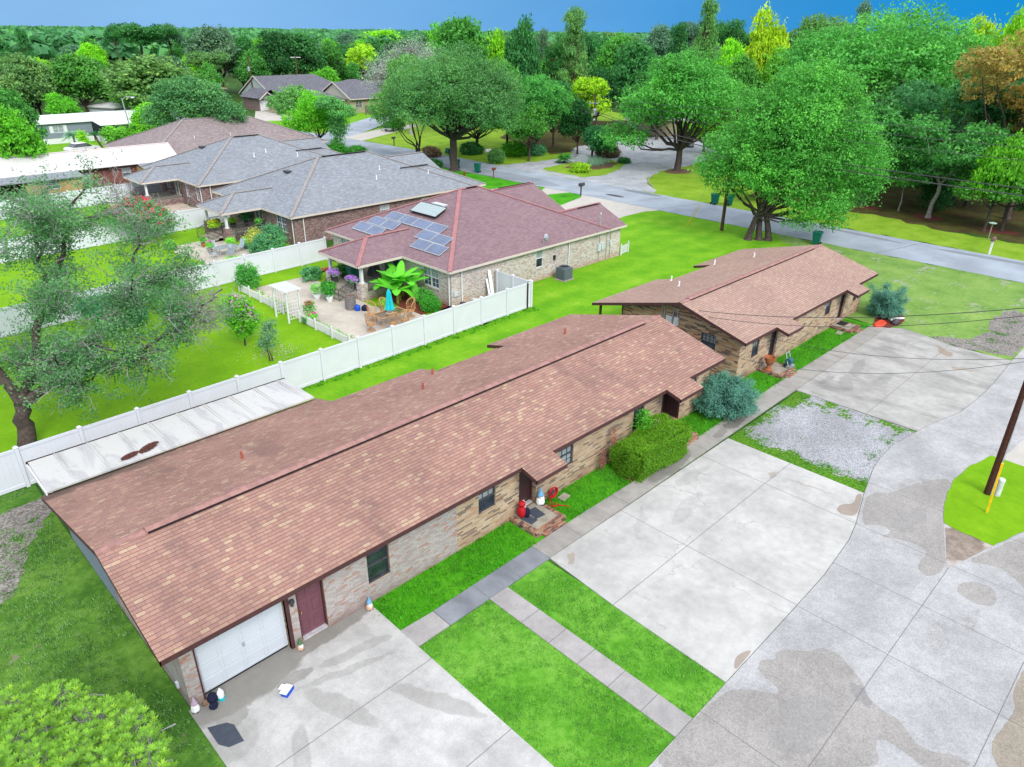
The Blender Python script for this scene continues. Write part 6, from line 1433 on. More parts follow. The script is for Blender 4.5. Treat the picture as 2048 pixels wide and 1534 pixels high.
g = MB(); g.tube([(38.2, 15.6, .2), (38.35, 15.95, 1.0), (38.75, 15.95, 1.0), (38.6, 15.6, .2)], .025, 6); g.tube([(38.35, 15.95, .95), (38.75, 15.95, .95)], .03, 6); g.box(38.12, 15.45, .19, 38.72, 15.72, .3); g.build('frame', M_STEEL, hc)
g = MB(); g.hexa([(38.25, 15.7 + .2 * cos(2 * pi * i / 14), .52 + .2 * sin(2 * pi * i / 14)) for i in range(14)], [(38.6, 15.7 + .2 * cos(2 * pi * i / 14), .52 + .2 * sin(2 * pi * i / 14)) for i in range(14)]); g.build('hose', plain('hose_green', srgb(60, 120, 130, .6), .5), hc)
for x in (38.14, 38.68):
    g = MB(); g.hexa([(x, 15.78 + .13 * cos(2 * pi * i / 12), .3 + .13 * sin(2 * pi * i / 12)) for i in range(12)], [(x + .05, 15.78 + .13 * cos(2 * pi * i / 12), .3 + .13 * sin(2 * pi * i / 12)) for i in range(12)]); g.build('wheel', M_DARK, hc)
g = MB(); g.hexa([(48.9, 14.75, .02), (49.2, 14.45, .02), (50.3, 14.5, .02), (50.6, 14.75, .02), (50.3, 15.0, .02), (49.2, 15.05, .02)], [(49.0, 14.75, .16), (49.25, 14.55, .2), (50.2, 14.6, .2), (50.5, 14.75, .14), (50.2, 14.92, .2), (49.25, 14.95, .2)])
tag(g.build('kayak_sled', M_KAYAK), 'bright orange plastic sled on the end of the walk', 'sled')
g = MB(); g.tube([(51.2, 14.7, .08), (51.5, 14.4, .12), (52.0, 14.0, .1)], .07, 8); g.tube([(51.2, 14.7, .08), (51.0, 14.5, .1), (51.3, 14.1, .1)], .06, 8); tag(g.build('broken_pipe', M_PIPE_W), 'white pipe pieces lying right of the clipped juniper', 'pipe')
g = MB(); g.ball((50.7, 14.1, .12), (.35, .25, .22), 9, 6, .2); tag(g.build('dark_rock', M_IRON), 'dark rock in the mulch below the clipped juniper', 'rock')
g = MB(); g.ball((47.4, 16.3, .0), (.01, .01, .01), 4, 3)
lf = thing('leaf_pile', 'left of the two dead leaf heaps on the white metal patio roof', 'leaf pile', (6.6, 28.2, 2.12))
rg = random.Random(5)
def leafpile(t, rx, ry, n):
    g = MB()
    for i in range(n):
        a = rg.random() * 2 * pi; r_ = math.sqrt(rg.random()); x, y = rx * r_ * cos(a), ry * r_ * sin(a); s_ = .035; z = .015 + .05 * (1 - r_) * rg.random()
        q = rg.random() * pi; c, s2 = cos(q) * s_, sin(q) * s_
        g.poly([(x - c, y - s2, z), (x + s2, y - c, z + .015), (x + c, y + s2, z + .01), (x - s2, y + c, z + .02)])
    g.build('dead_leaves', plain('dead_leaf', srgb(108, 66, 58, .6), .9, var=.4, scale=20), t)
lf.location = (0, 0, 0); leafpile(lf, .38, .18, 260); lf.location = (6.62, 28.2, 2.14); lf.rotation_euler.z = .3
lf2 = dup(lf, (7.4, 28.35, 2.14), .5, 'right of the two dead leaf heaps on the white metal patio roof', None, (1.25, 1.2, 1))

# ------------------------------------------------------------------ poles and wires
def pole(name, label, x, y, h, r0=.16, r1=.11, m=M_WOOD_POLE):
    t = thing(name, label, 'utility pole', (x, y, 0))
    g = MB(); g.tube([(x, y, 0), (x, y, h * .5), (x, y, h)], [r0, (r0 + r1) / 2, r1], 12); g.build('pole_shaft', m, t)
    return t
p0 = pole('utility_pole', 'dark timber utility pole on the grass island at the right edge', 32.54, 3.82, 9.6, .135, .11, M_WOOD_POLE_D)
g = MB(); g.tube([(32.44, 3.67, .0), (32.46, 3.69, 8.6)], .014, 6); g.build('ground_wire', M_STEEL, p0)
g = MB(); g.beam((31.9, 3.4, 9.0), (33.2, 4.2, 9.0), .1, .12); g.build('crossarm', M_WOOD_POLE, p0)
g = MB(); g.beam((31.0, 3.42, .0), (31.1, 3.5, 2.35), .075, .075); gg = tag(g.build('guy_guard', M_YELLOW), 'yellow guy wire guard in front of the dark pole', 'guy guard')
g = MB(); g.tube([(31.0, 3.42, 0), (32.45, 3.8, 9.0)], .012, 5); tag(g.build('guy_wire', M_STEEL), 'guy wire bracing the dark pole on the island', 'cable')
g = MB(); g.lathe([(.13, 0), (.13, .72), (.14, .73), (.14, .80), (.11, .84)], (32.72, 3.5, .03), 14); tag(g.build('pedestal', plain('pedestal_grey', (.55, .58, .56), .5)), 'pale green grey utility pedestal at the foot of the dark pole', 'pedestal')
p1 = pole('utility_pole', 'timber pole with a transformer above the garden bed across the road', 89.8, 73, 9.25, .17, .12)
g = MB(); g.lathe([(.25, 0), (.28, .05), (.28, .85), (.2, .92), (.05, .95)], (89.55, 72.75, 6.3), 14); g.build('transformer', M_STEEL, p1)
g = MB(); g.beam((89.2, 73.5, 8.0), (90.2, 72.6, 8.0), .1, .1)
for k in (0, .5, 1): g.lathe([(.04, 0), (.07, .05), (.04, .2)], (89.2 + k, 73.5 - k * .9, 8.05), 8)
g.build('insulator_arm', M_STEEL, p1)
g = MB(); g.tube([(89.7, 72.9, 5.7), (89.3, 72.6, 5.9), (89.1, 72.4, 5.8)], .04, 6); g.ball((89.05, 72.35, 5.7), (.18, .18, .14), 8, 6); g.build('lamp_arm', M_STEEL, p1)
p2 = pole('utility_pole', 'timber pole at the near road edge, mostly swallowed by the big tree', 64.75, 35.66, 11.6, .17, .12)
g = MB(); g.beam((64.3, 39.3, 0), (64.45, 38.2, 2.15), .07, .07); tag(g.build('guy_guard', M_YELLOW), 'yellow guy wire guard on the lawn before the far road', 'guy guard')
g = MB(); g.tube([(64.3, 39.3, 0), (64.7, 35.8, 9)], .012, 4); tag(g.build('guy_wire', M_STEEL), 'guy wire of the pole beside the big tree', 'cable')
pl = pole('street_lamp', 'leaning pale street lamp pole in front of the mobile home porch', 44.3, 135, 7.0, .12, .09, M_STEEL)
pl['category'] = 'street lamp'; pl.rotation_euler = (0, radians(-4), 0)
g = MB(); g.tube([(44.3, 135, 6.8), (44.9, 134.6, 7.2), (45.5, 134.2, 7.1)], .05, 6); g.build('lamp_arm', M_STEEL, pl)
g = MB(); g.ball((45.7, 134.05, 7.0), (.35, .25, .14), 10, 6); g.build('lamp_head', M_STEEL, pl)
pa_ = pole('utility_pole', 'timber pole with a transformer at the left end of the far grey house', 88.06, 178.2, 11.4, .2, .14)
g = MB(); g.lathe([(.28, 0), (.3, .9), (.1, 1.0)], (87.7, 178, 8.2), 10); g.build('transformer', M_STEEL, pa_)
pb_ = pole('utility_pole', 'timber pole with a white crossarm behind the far grey house', 107.2, 190, 11.0, .2, .14)
g = MB(); g.beam((106.2, 190.8, 10.6), (108.2, 189.2, 10.6), .12, .14); g.build('crossarm', M_WHITE, pb_)
pole('utility_pole', 'slender distant pole among the dark trees right of the crossarm pole', 157.3, 261, 9.5, .22, .16)
def wire(label, P, Q, sag, r=.02, n=14, group='overhead wires'):
    g = MB(); pts = []
    for i in range(n + 1):
        f_ = i / n; pts.append((P[0] + (Q[0] - P[0]) * f_, P[1] + (Q[1] - P[1]) * f_, P[2] + (Q[2] - P[2]) * f_ - 4 * sag * f_ * (1 - f_)))
    g.tube(pts, r, 5); o = g.build('overhead_wire', M_WIRE, uv=False); tag(o, label, 'wire', group); return o
P3 = (64.6, -22)
NM = ['topmost wire', 'second wire from the top', 'third wire from the top', 'upper telephone line', 'lower telephone line']
for k, (z1, z2, z3, r_) in enumerate(((9.1, 11.3, 12.0, .022), (8.5, 10.6, 11.2, .02), (7.9, 9.8, 10.2, .02), (6.9, 7.9, 8.2, .035), (6.6, 7.4, 7.7, .045))):
    wire(NM[k] + ' from the transformer pole to the big tree', (89.8, 73, z1), (64.75, 35.66, z2), .35, r_)
    wire(NM[k] + ' from the big tree out to the right edge', (64.75, 35.66, z2), (P3[0], P3[1], z3), .5, r_)
    if k in (0, 3, 4): wire(NM[k] + ' running left from the transformer pole', (89.8, 73, z1), (98, 118, z1 + .3), .5, r_)
wire('upper service cable from the island pole to the second duplex gable', (32.6, 3.9, 8.5), (34.4, 21.2, 3.35), .55, .017)
wire('lower service cable from the island pole to the second duplex gable', (32.6, 3.9, 8.2), (34.4, 20.9, 3.2), .75, .014)
wire('thin cable sagging low over the far parking slab', (32.6, 3.85, 6.35), (36.0, 16.6, 2.55), .55, .010)
wire('slack cable crossing the far parking slab toward the nearest duplex', (32.6, 3.85, 6.25), (30.9, 19.5, 3.2), 1.3, .010)
wire('wire between the two far poles', (88.06, 178.2, 11), (107.2, 190, 10.6), .5, .03)
wire('wire from the crossarm pole off to the right', (107.2, 190, 10.6), (150, 150, 9), 1.5, .03)
wire('wire from the far transformer pole toward the street lamp', (88.06, 178.2, 10.4), (44.3, 135, 6.9), 1.0, .03)

# ------------------------------------------------------------------ vehicles and the rest across the road
tk = thing('pickup_truck', 'dark blue pickup truck parked in the driveway across the road', 'truck')
def mk_truck():
    L, W = 5.7, 1.95
    def side(pts, y0, y1, mb): mb.hexa([(x, y0, z) for x, z in pts], [(x, y1, z) for x, z in pts])
    g = MB(); side([(-2.75, .5), (-.15, .5), (-.15, 1.25), (-2.8, 1.25)], -W / 2, -W / 2 + .12, g); side([(-2.75, .5), (-.15, .5), (-.15, 1.25), (-2.8, 1.25)], W / 2 - .12, W / 2, g)
    g.box(-2.8, -W / 2 + .121, .5, -2.7, W / 2 - .121, 1.25); g.box(-2.69, -W / 2 + .121, .55, -.16, W / 2 - .121, .68)
    side([(-.14, .45), (2.75, .45), (2.85, .7), (2.8, 1.05), (1.75, 1.2), (-.14, 1.25)], -W / 2, W / 2, g)
    g.build('body', M_CARDARK, tk)
    g = MB(); g.hexa([(-.14, -W / 2 + .05, 1.251), (1.75, -W / 2 + .05, 1.21), (1.75, W / 2 - .05, 1.21), (-.14, W / 2 - .05, 1.251)], [(0, -W / 2 + .22, 1.85), (1.1, -W / 2 + .22, 1.85), (1.1, W / 2 - .22, 1.85), (0, W / 2 - .22, 1.85)]); g.build('cab', M_CARDARK, tk)
    g = MB()
    g.hexa([(.02, -W / 2 + .10, 1.3), (1.55, -W / 2 + .10, 1.3), (1.55, -W / 2 + .12, 1.3), (.02, -W / 2 + .12, 1.3)], [(.1, -W / 2 + .19, 1.76), (1.05, -W / 2 + .19, 1.76), (1.05, -W / 2 + .24, 1.76), (.1, -W / 2 + .24, 1.76)])
    g.hexa([(.02, W / 2 - .12, 1.3), (1.55, W / 2 - .12, 1.3), (1.55, W / 2 - .10, 1.3), (.02, W / 2 - .10, 1.3)], [(.1, W / 2 - .24, 1.76), (1.05, W / 2 - .24, 1.76), (1.05, W / 2 - .19, 1.76), (.1, W / 2 - .19, 1.76)])
    g.poly([(-.13, -.8, 1.3), (-.13, .8, 1.3), (-.03, .65, 1.76), (-.03, -.65, 1.76)]); g.build('windows', M_GLASS_D, tk)
    for x in (-1.75, 1.85):
        for y in (-W / 2 - .01, W / 2 - .24):
            g = MB(); n = 16; g.hexa([(x + .39 * cos(2 * pi * i / n), y, .39 + .39 * sin(2 * pi * i / n)) for i in range(n)], [(x + .39 * cos(2 * pi * i / n), y + .25, .39 + .39 * sin(2 * pi * i / n)) for i in range(n)]); wl = g.build('wheel', M_DARK, tk)
            g = MB(); yy = y - .012 if y < 0 else y + .25; g.hexa([(x + .24 * cos(2 * pi * i / n), yy, .39 + .24 * sin(2 * pi * i / n)) for i in range(n)], [(x + .24 * cos(2 * pi * i / n), yy + .012, .39 + .24 * sin(2 * pi * i / n)) for i in range(n)]); g.build('rim', M_STEEL, wl)
    for y in (-W / 2 + .0, W / 2 - .2): g = MB(); g.box(-2.83, y, .85, -2.801, y + .2, 1.2); g.build('tail_light', M_CARRED, tk)
    g = MB(); g.box(-2.95, -W / 2 + .1, .48, -2.81, W / 2 - .1, .66); g.build('bumper', M_STEEL, tk)
mk_truck(); tk.location = (87.4, 120.4, .03); tk.rotation_euler.z = radians(27)
vc = thing('parked_car', 'white car roof showing beyond the plum roof ridge', 'car')
def mk_car(c, m):
    g = MB(); pr_ = [(-2.2, .35), (2.2, .35), (2.3, .6), (2.1, .85), (1.1, .95), (-1.7, 1.0), (-2.25, .9), (-2.3, .6)]; g.hexa([(x, -.9, z) for x, z in pr_], [(x, .9, z) for x, z in pr_]); g.build('body', m, c)
    g = MB(); lo = [(-1.75, -.84, .99), (1.15, -.84, .95), (1.15, .84, .95), (-1.75, .84, .99)]; hi = [(-1.2, -.66, 1.48), (.35, -.66, 1.5), (.35, .66, 1.5), (-1.2, .66, 1.48)]; g.hexa(lo, hi); g.build('windows', M_GLASS_D, c)
    g = MB(); g.hexa([(-1.22, -.67, 1.481), (.37, -.67, 1.501), (.37, .67, 1.501), (-1.22, .67, 1.481)], [(-1.1, -.58, 1.55), (.25, -.58, 1.56), (.25, .58, 1.56), (-1.1, .58, 1.55)]); g.build('roof', m, c)
    for x in (-1.4, 1.4):
        for y in (-.92, .72): g = MB(); n = 14; g.hexa([(x + .33 * cos(2 * pi * i / n), y, .33 + .33 * sin(2 * pi * i / n)) for i in range(n)], [(x + .33 * cos(2 * pi * i / n), y + .2, .33 + .33 * sin(2 * pi * i / n)) for i in range(n)]); g.build('wheel', M_DARK, c)
mk_car(vc, M_CARWHITE); vc.location = (56.5, 59.5, .02); vc.rotation_euler.z = radians(10)
v2 = thing('parked_car', 'white car parked in front of the mobile home, roof only visible', 'car'); mk_car(v2, M_CARWHITE); v2.location = (34.5, 128.5, 0); v2.rotation_euler.z = radians(15); v2.scale = (1.05, 1.05, 1.0)
v3 = thing('parked_car', 'pale car glimpsed in the shade beyond the gravel drive', 'car'); mk_car(v3, plain('car_silver', (.5, .52, .56), .3)); v3.location = (113, 71, 0); v3.rotation_euler.z = radians(40)
mo = thing('motorcycle', 'red motorcycle parked at the end of the gravel drive', 'motorcycle')
g = MB(); g.ball((0, 0, .75), (.55, .2, .2), 12, 8); g.ball((-.75, 0, .75), (.35, .25, .22), 10, 6); g.build('body', M_CARRED, mo)
for x in (-.8, .8): g = MB(); n = 16; g.hexa([(x + .32 * cos(2 * pi * i / n), -.06, .32 + .32 * sin(2 * pi * i / n)) for i in range(n)], [(x + .32 * cos(2 * pi * i / n), .06, .32 + .32 * sin(2 * pi * i / n)) for i in range(n)]); g.build('wheel', M_DARK, mo)
g = MB(); g.tube([(.8, 0, .32), (.55, 0, 1.0), (.45, -.35, 1.05)], .03, 6); g.tube([(.55, 0, 1.0), (.45, .35, 1.05)], .03, 6); g.box(-.3, -.14, .2, .3, .14, .6); g.build('handlebar', M_IRON, mo)
g = MB(); g.ball((-.35, 0, .95), (.35, .16, .08), 10, 6); g.build('seat', M_DARK, mo)
mo.location = (96.9, 75.0, .02); mo.rotation_euler.z = radians(150); mo.scale = (1.15, 1.15, 1.1)
sg = thing('oval_sign', 'white oval sign standing in the garden bed across the road', 'sign', (82.6, 68.9, 0))
g = MB(); n = 20; g.hexa([(82.6 + .95 * cos(2 * pi * i / n) * .7, 68.9 - .95 * cos(2 * pi * i / n) * .7, 1.15 + .62 * sin(2 * pi * i / n)) for i in range(n)], [(82.66 + .95 * cos(2 * pi * i / n) * .7, 68.96 - .95 * cos(2 * pi * i / n) * .7, 1.15 + .62 * sin(2 * pi * i / n)) for i in range(n)]); g.build('sign_board', plain('sign_pale', srgb(176, 186, 192, .62), .6, var=.15, scale=5), sg)
g = MB(); g.box(82.55, 68.9, 0, 82.65, 69.0, .6); g.build('post', M_TRIM_W, sg)
gs = thing('stone_ring', 'ring of stones around the foot of the red flowering tree', 'stone edging', (21.6, 69.2, 0))
g = MB()
for i in range(14): a = 2 * pi * i / 14; g.ball((21.6 + .75 * cos(a), 68.95 + .6 * sin(a), .05), (.16, .12, .1), 7, 5, .2)
g.build('stone', M_BARK_L, gs)
# ------------------------------------------------------------------ plants
def np_mesh(name, V, Fq, mat, tint=None, smooth=False):
    me = bpy.data.meshes.new(name); n = len(Fq)
    me.vertices.add(len(V)); me.vertices.foreach_set('co', np.asarray(V, np.float32).ravel())
    me.loops.add(n * 4); me.loops.foreach_set('vertex_index', np.asarray(Fq, np.int32).ravel())
    me.polygons.add(n); me.polygons.foreach_set('loop_start', np.arange(n, dtype=np.int32) * 4); me.polygons.foreach_set('loop_total', np.full(n, 4, np.int32))
    if smooth: me.polygons.foreach_set('use_smooth', np.ones(n, bool))
    me.materials.append(mat)
    if tint is not None:
        a = me.attributes.new('tint', 'FLOAT', 'FACE'); a.data.foreach_set('value', np.asarray(tint, np.float32))
    me.update(calc_edges=True)
    return me
def link(name, me, parent=None, color=None):
    o = bpy.data.objects.new(name, me); COL.objects.link(o)
    if parent is not None: o.parent = parent
    if color:
        k = (1, 1, 1) if name in ('flowers', 'fallen_petals', 'grass_blades') else (1.35, 1.42, 1.75)
        o.color = tuple(min(.8, a * b) for a, b in zip(color, k)) + (1,)
    return o
def leaf_quads(pos, nrm, size, aspect, rng, along=None):
    """one rhombic leaf or spray per point"""
    n = len(pos)
    if along is None: along = rng.normal(size=(n, 3))
    a = along - nrm * (along * nrm).sum(1, keepdims=True); a /= np.linalg.norm(a, axis=1, keepdims=True) + 1e-9
    b = np.cross(nrm, a); s = size[:, None]
    V = np.stack([pos - a * s, pos + b * s * aspect, pos + a * s, pos - b * s * aspect], 1).reshape(-1, 3)
    return V, np.arange(n * 4).reshape(n, 4)
def unit(v): return v / (np.linalg.norm(v, axis=1, keepdims=True) + 1e-9)
def crown_leaves(rng, lobes, n, size, per=16, clump=.55, fill=.35, up=.5, aspect=.55, low=-.75, rnd=.75):
    """leaves gathered into sprays, the sprays spread over and through the crown's lobes"""
    lobes = np.asarray(lobes, float); k = n // per
    wgt = (lobes[:, 3] * lobes[:, 4] + lobes[:, 4] * lobes[:, 5] + lobes[:, 3] * lobes[:, 5]); wgt /= wgt.sum()
    li = rng.choice(len(lobes), k, p=wgt)
    d = unit(rng.normal(size=(k * 2, 3))); d = d[d[:, 2] > low][:k]
    while len(d) < k: d = np.vstack([d, d])[:k]
    f = np.where(rng.random(k) < fill, rng.random(k) ** .6, .88 + .2 * rng.random(k))
    c = lobes[li, :3] + d * lobes[li, 3:6] * f[:, None]
    ct = np.clip(rng.normal(.45, .2, k) + .12 * d[:, 2] * 0 + rng.normal(0, .12, len(lobes))[li], 0, 1)
    ci = np.repeat(np.arange(k), per)
    cl = clump * (.6 + .8 * rng.random(k))
    off = rng.normal(size=(k * per, 3)) * np.array([1, 1, .6]) * cl[ci][:, None] * .5
    pos = c[ci] + off
    nr = unit(d[ci] * .6 + np.array([0, 0, up]) + rng.normal(size=(k * per, 3)) * rnd)
    sz = size * (.6 + .8 * rng.random(k * per))
    V, Fq = leaf_quads(pos, nr, sz, aspect, rng)
    tint = np.clip(ct[ci] + rng.normal(0, .13, k * per), 0, 1)
    return V, Fq, tint, c
def limbs(rng, segs, n=6):
    """tapered tubes: each seg is (points, radii)"""
    Vs, Fs, b = [], [], 0
    for pts, rad in segs:
        pts = np.asarray(pts, float); k = len(pts)
        t = np.gradient(pts, axis=0); t = unit(t)
        ref = np.array([1., 0, 0]) if abs(t[0, 0]) < .8 else np.array([0, 1., 0])
        a = unit(ref - t * (t @ ref)[:, None]); c = np.cross(t, a)
        ang = np.arange(n) * 2 * pi / n
        ring_ = pts[:, None, :] + (a[:, None, :] * np.cos(ang)[None, :, None] + c[:, None, :] * np.sin(ang)[None, :, None]) * np.asarray(rad)[:, None, None]
        Vs.append(ring_.reshape(-1, 3))
        i = np.arange(k - 1)[:, None] * n; j = np.arange(n)[None, :]
        q = np.stack([i + j, i + (j + 1) % n, i + n + (j + 1) % n, i + n + j], -1).reshape(-1, 4) + b
        Fs.append(q); b += k * n
    return np.vstack(Vs), np.vstack(Fs)
def curve(rng, p, q, k=5, wob=.12, sag=0.0):
    p = np.asarray(p, float); q = np.asarray(q, float); L = np.linalg.norm(q - p); f = np.linspace(0, 1, k)[:, None]
    r = p + (q - p) * f; w_ = rng.normal(size=(k, 3)) * wob * L / k; w_[0] = 0; w_[-1] = 0
    r += w_; r[:, 2] += sag * L * (4 * f[:, 0] * (1 - f[:, 0])); return r
def make_tree(rng, lobes, h0, r0, n, size, trunks=((0, 0),), barkm=M_BARK, twigs=60, spread=1.0, **kw):
    """returns (trunk mesh, crown mesh); h0 is where the trunk forks"""
    V, Fq, tint, cl = crown_leaves(rng, lobes, n, size, **kw)
    lob = np.asarray(lobes, float); segs = []
    for ti, (tx, ty) in enumerate(trunks):
        fork = np.array([tx * .5 + rng.normal() * .1, ty * .5 + rng.normal() * .1, h0])
        segs.append((np.vstack([[tx, ty, -.1], [tx, ty, .15], curve(rng, [tx, ty, .3], fork, 4, .1)]), np.array([r0 * 1.7, r0 * 1.25, r0, r0 * .92, r0 * .85, r0 * .8])))
        for i, L in enumerate(lob):
            if len(trunks) > 1 and i % len(trunks) != ti: continue
            tgt = L[:3] - np.array([0, 0, L[5] * .3]); st = fork + (tgt - fork) * 0
            mid = fork + (tgt - fork) * .5 + np.array([0, 0, -.08 * np.linalg.norm(tgt - fork)])
            rr = r0 * .45 * (.6 + .4 * L[3] / lob[:, 3].max())
            pts = np.vstack([curve(rng, fork, mid, 4, .15), curve(rng, mid, tgt, 4, .2)[1:]])
            segs.append((pts, np.linspace(rr, rr * .3, len(pts))))
    tips = cl[rng.choice(len(cl), min(twigs, len(cl)), replace=False)]
    for c in tips:
        j = np.argmin(((lob[:, :3] - c) ** 2).sum(1)); st = lob[j, :3] - np.array([0, 0, lob[j, 5] * .3])
        segs.append((curve(rng, st, c, 5, .3), np.linspace(r0 * .12, r0 * .03, 5)))
    TV, TF = limbs(rng, segs)
    return np_mesh('trunk', TV, TF, barkm, smooth=True), np_mesh('crown', V, Fq, M_LEAF, tint)
def dome_lobes(rng, r, h, zb, k, lr=.42, squash=.8):
    """lobes filling a broad crown from height zb to h, radius r"""
    out_ = []; zc = (h + zb) / 2; rz = (h - zb) / 2
    for i in range(k):
        d = unit(rng.normal(size=(1, 3)))[0]; d[2] = abs(d[2]) * 1.1 - .45
        f = .45 + .3 * rng.random(); q = lr * (.75 + .5 * rng.random())
        out_.append((d[0] * r * (1 - q * .8) * (f + .35), d[1] * r * (1 - q * .8) * (f + .35), zc + d[2] * rz * .85, r * q, r * q, min(r * q * squash, rz * .8)))
    out_.append((0, 0, zc, r * .6, r * .6, rz * .75)); return out_
def tree(name, label, x, y, lobes, h0, r0, n, size, color, seed, group=None, cat='tree', barkm=M_BARK, rz=0.0, **kw):
    rng = np.random.default_rng(seed)
    t = thing(name, label, cat, (x, y, 0), rz, group)
    tm, cm = make_tree(rng, lobes, h0, r0, n, size, barkm=barkm, **kw)
    link('trunk', tm, t); link('crown', cm, t, color)
    return t
GR = dict(mid=(.060, .215, .030), dark=(.035, .150, .030), deep=(.022, .105, .022), bright=(.105, .330, .018), yel=(.26, .42, .012), grey=(.085, .175, .085), lime=(.17, .42, .012), blue=(.075, .19, .12), olive=(.10, .22, .05))
R_ = lambda s: np.random.default_rng(s)

# the big trees one can tell apart
ROADSIDE = [(a * .71 + b * .70, -a * .70 + b * .71, z, r, r, r * .85) for a, b, z, r in ((2.5, 0, 12.9, 2.6), (-.5, 0, 10.8, 2.7), (5.5, 0, 11.2, 2.7), (-3.4, 0, 8.3, 2.2), (1.5, -1.5, 9, 2.8), (5.4, -1, 7.9, 2.9), (8.6, 0, 7.3, 2.2), (-3.2, 0, 5.6, 1.8), (1.2, -2, 5.9, 2.3), (8.4, .5, 4.7, 1.9), (4.8, -1.5, 4.4, 2.2), (6.7, -.5, 2.7, 1.5),
    (2.5, 2.5, 10, 3), (-.5, 3, 8, 3), (5, 3, 8, 3), (2.5, -2.3, 11.2, 2.2), (3.2, 0, 14.4, 1.5), (-1.6, -1.4, 7, 1.9), (3.2, -2.4, 7.2, 2), (7.2, -1.2, 9.6, 1.8), (-1.2, .5, 12.2, 1.6), (6.0, .3, 13.2, 1.5), (9.6, .2, 5.9, 1.4), (-4.8, 0, 6.9, 1.3), (3.4, -1.6, 2.6, 1.4))]
tree('oak_tree', 'huge round oak right behind the road, between the grey roof and the transformer pole', 67.2, 79.0, dome_lobes(R_(1), 9.4, 16.2, 3.4, 30, .30), 4.2, .62, 80000, .125, (.075, .205, .05), 1, per=24, clump=.8, fill=.25)
tree('oak_tree', 'forked slender tree leaning against the left side of the huge round oak', 66.8, 86.6, [(0, 2.5, 9, 3.2, 3.2, 2.6), (-1, 5, 7.4, 2.6, 2.6, 2.0), (1.5, 0, 8.2, 2.8, 2.8, 2.2), (-2, -1, 10.5, 2.6, 2.6, 2.0), (.5, 2, 12.4, 2.6, 2.6, 1.8), (-1, 4.5, 5.4, 1.6, 1.8, 1.2)], 2.2, .26, 15000, .16, (.09, .24, .045), 2, trunks=((0, -.3), (0, .45)), clump=.8)
tree('oak_tree', 'big bright green tree at the near road edge swallowing the timber pole', 63.9, 31.6, ROADSIDE, 2.2, .30, 84000, .115, (.075, .27, .035), 3, trunks=((-.4, .5), (.3, -.2), (.8, -.9)), per=24, clump=.7, fill=.25, low=-.9)
tree('oak_tree', 'spreading tree on the mulch ring beside the gravel drive', 90.5, 58.0, dome_lobes(R_(4), 9.0, 15.6, 4.0, 24, .34) + [(-6, 5, 4.6, 3, 3, 1.6), (-3, 7, 4.4, 3, 3, 1.6)], 2.8, .5, 42000, .17, (.070, .27, .035), 4, per=20, clump=.95)
tree('oak_tree', 'tall wide tree with pale branching limbs rising behind the wires', 108, 39, dome_lobes(R_(5), 12.5, 19.8, 9, 30, .33), 8.5, .5, 52000, .20, (.080, .29, .045), 5, barkm=M_BARK_L, per=22, clump=1.1)
mag = [(float(a), float(b), float(c), 2.2, 2.2, 1.7) for a, b, c in R_(6).uniform((-5, -5, 4.5), (5, 5, 17), (26, 3))]
tree('magnolia_tree', 'magnolia with rusty orange leaf undersides and white flowers, upper right', 92, 17.5, mag, 4, .3, 34000, .16, (.26, .20, .045), 6, aspect=.5, per=16)
tree('magnolia_tree', 'dark glossy magnolia behind the wires left of the rusty one', 96, 26, [(float(a), float(b), float(c), 2.4, 2.4, 1.9) for a, b, c in R_(7).uniform((-5, -5, 3), (5, 5, 13), (20, 3))], 3, .3, 22000, .19, (.045, .17, .045), 7, barkm=M_BARK_L)
tree('crape_tree', 'slim pale trunked tree on the red mulch before the woods', 86.3, 23.5, [(0, 0, 4.8, 2.4, 2.4, 1.3), (1.5, 2, 6.2, 2.2, 2.2, 1.2), (-1.5, -2, 6.8, 2.3, 2.3, 1.3), (.5, -3, 8.3, 2.2, 2.2, 1.3), (-1, 2, 9, 2, 2, 1.2)], 3.6, .24, 9000, .17, (.060, .22, .04), 8, barkm=M_BARK_L)
tree('young_tree', 'small thin trunked tree at the dark edge of the woods', 87.3, 26.9, [(0, 0, 3.6, 1.4, 1.4, .9), (.6, .8, 4.2, 1, 1, .7)], 2.3, .09, 2600, .13, (.08, .26, .04), 9, barkm=M_BARK_L)
tree('young_tree', 'spreading low tree with dark trunk on the red mulch at the far right edge', 85.5, 16.4, [(0, 0, 4.4, 2.8, 2.8, 1.3), (-1, 2.5, 3.9, 2.2, 2.2, 1.1), (1, -2.6, 4.2, 2.4, 2.4, 1.2), (0, -4.5, 5, 2.4, 2.4, 1.4), (0, 0, 5.7, 2, 2, 1)], 2.4, .2, 14000, .15, (.085, .27, .03), 10)
tree('dark_tree', 'dark trunked tree at the left end of the woods behind the big bright tree', 87.5, 31.0, dome_lobes(R_(11), 5.2, 11.5, 4.5, 12, .4), 3.6, .42, 16000, .18, (.05, .19, .035), 11, barkm=plain('bark_dark', (.03, .03, .03), .9))
tree('evergreen_shrub', 'narrow dark evergreen shrub at the edge of the woods', 90.2, 24.2, [(0, 0, 1.6, 1.4, 1.4, 1.7), (0, .3, 2.8, 1.0, 1.0, 1.2)], .5, .1, 5000, .11, GR['deep'], 12, cat='shrub')
tree('round_tree', 'brilliant green round tree on the lawn behind the grey roofs', 64.3, 109.5, dome_lobes(R_(13), 4.9, 8.8, 1.6, 16, .38), 1.4, .2, 22000, .16, (.10, .34, .014), 13, per=18, clump=.7)
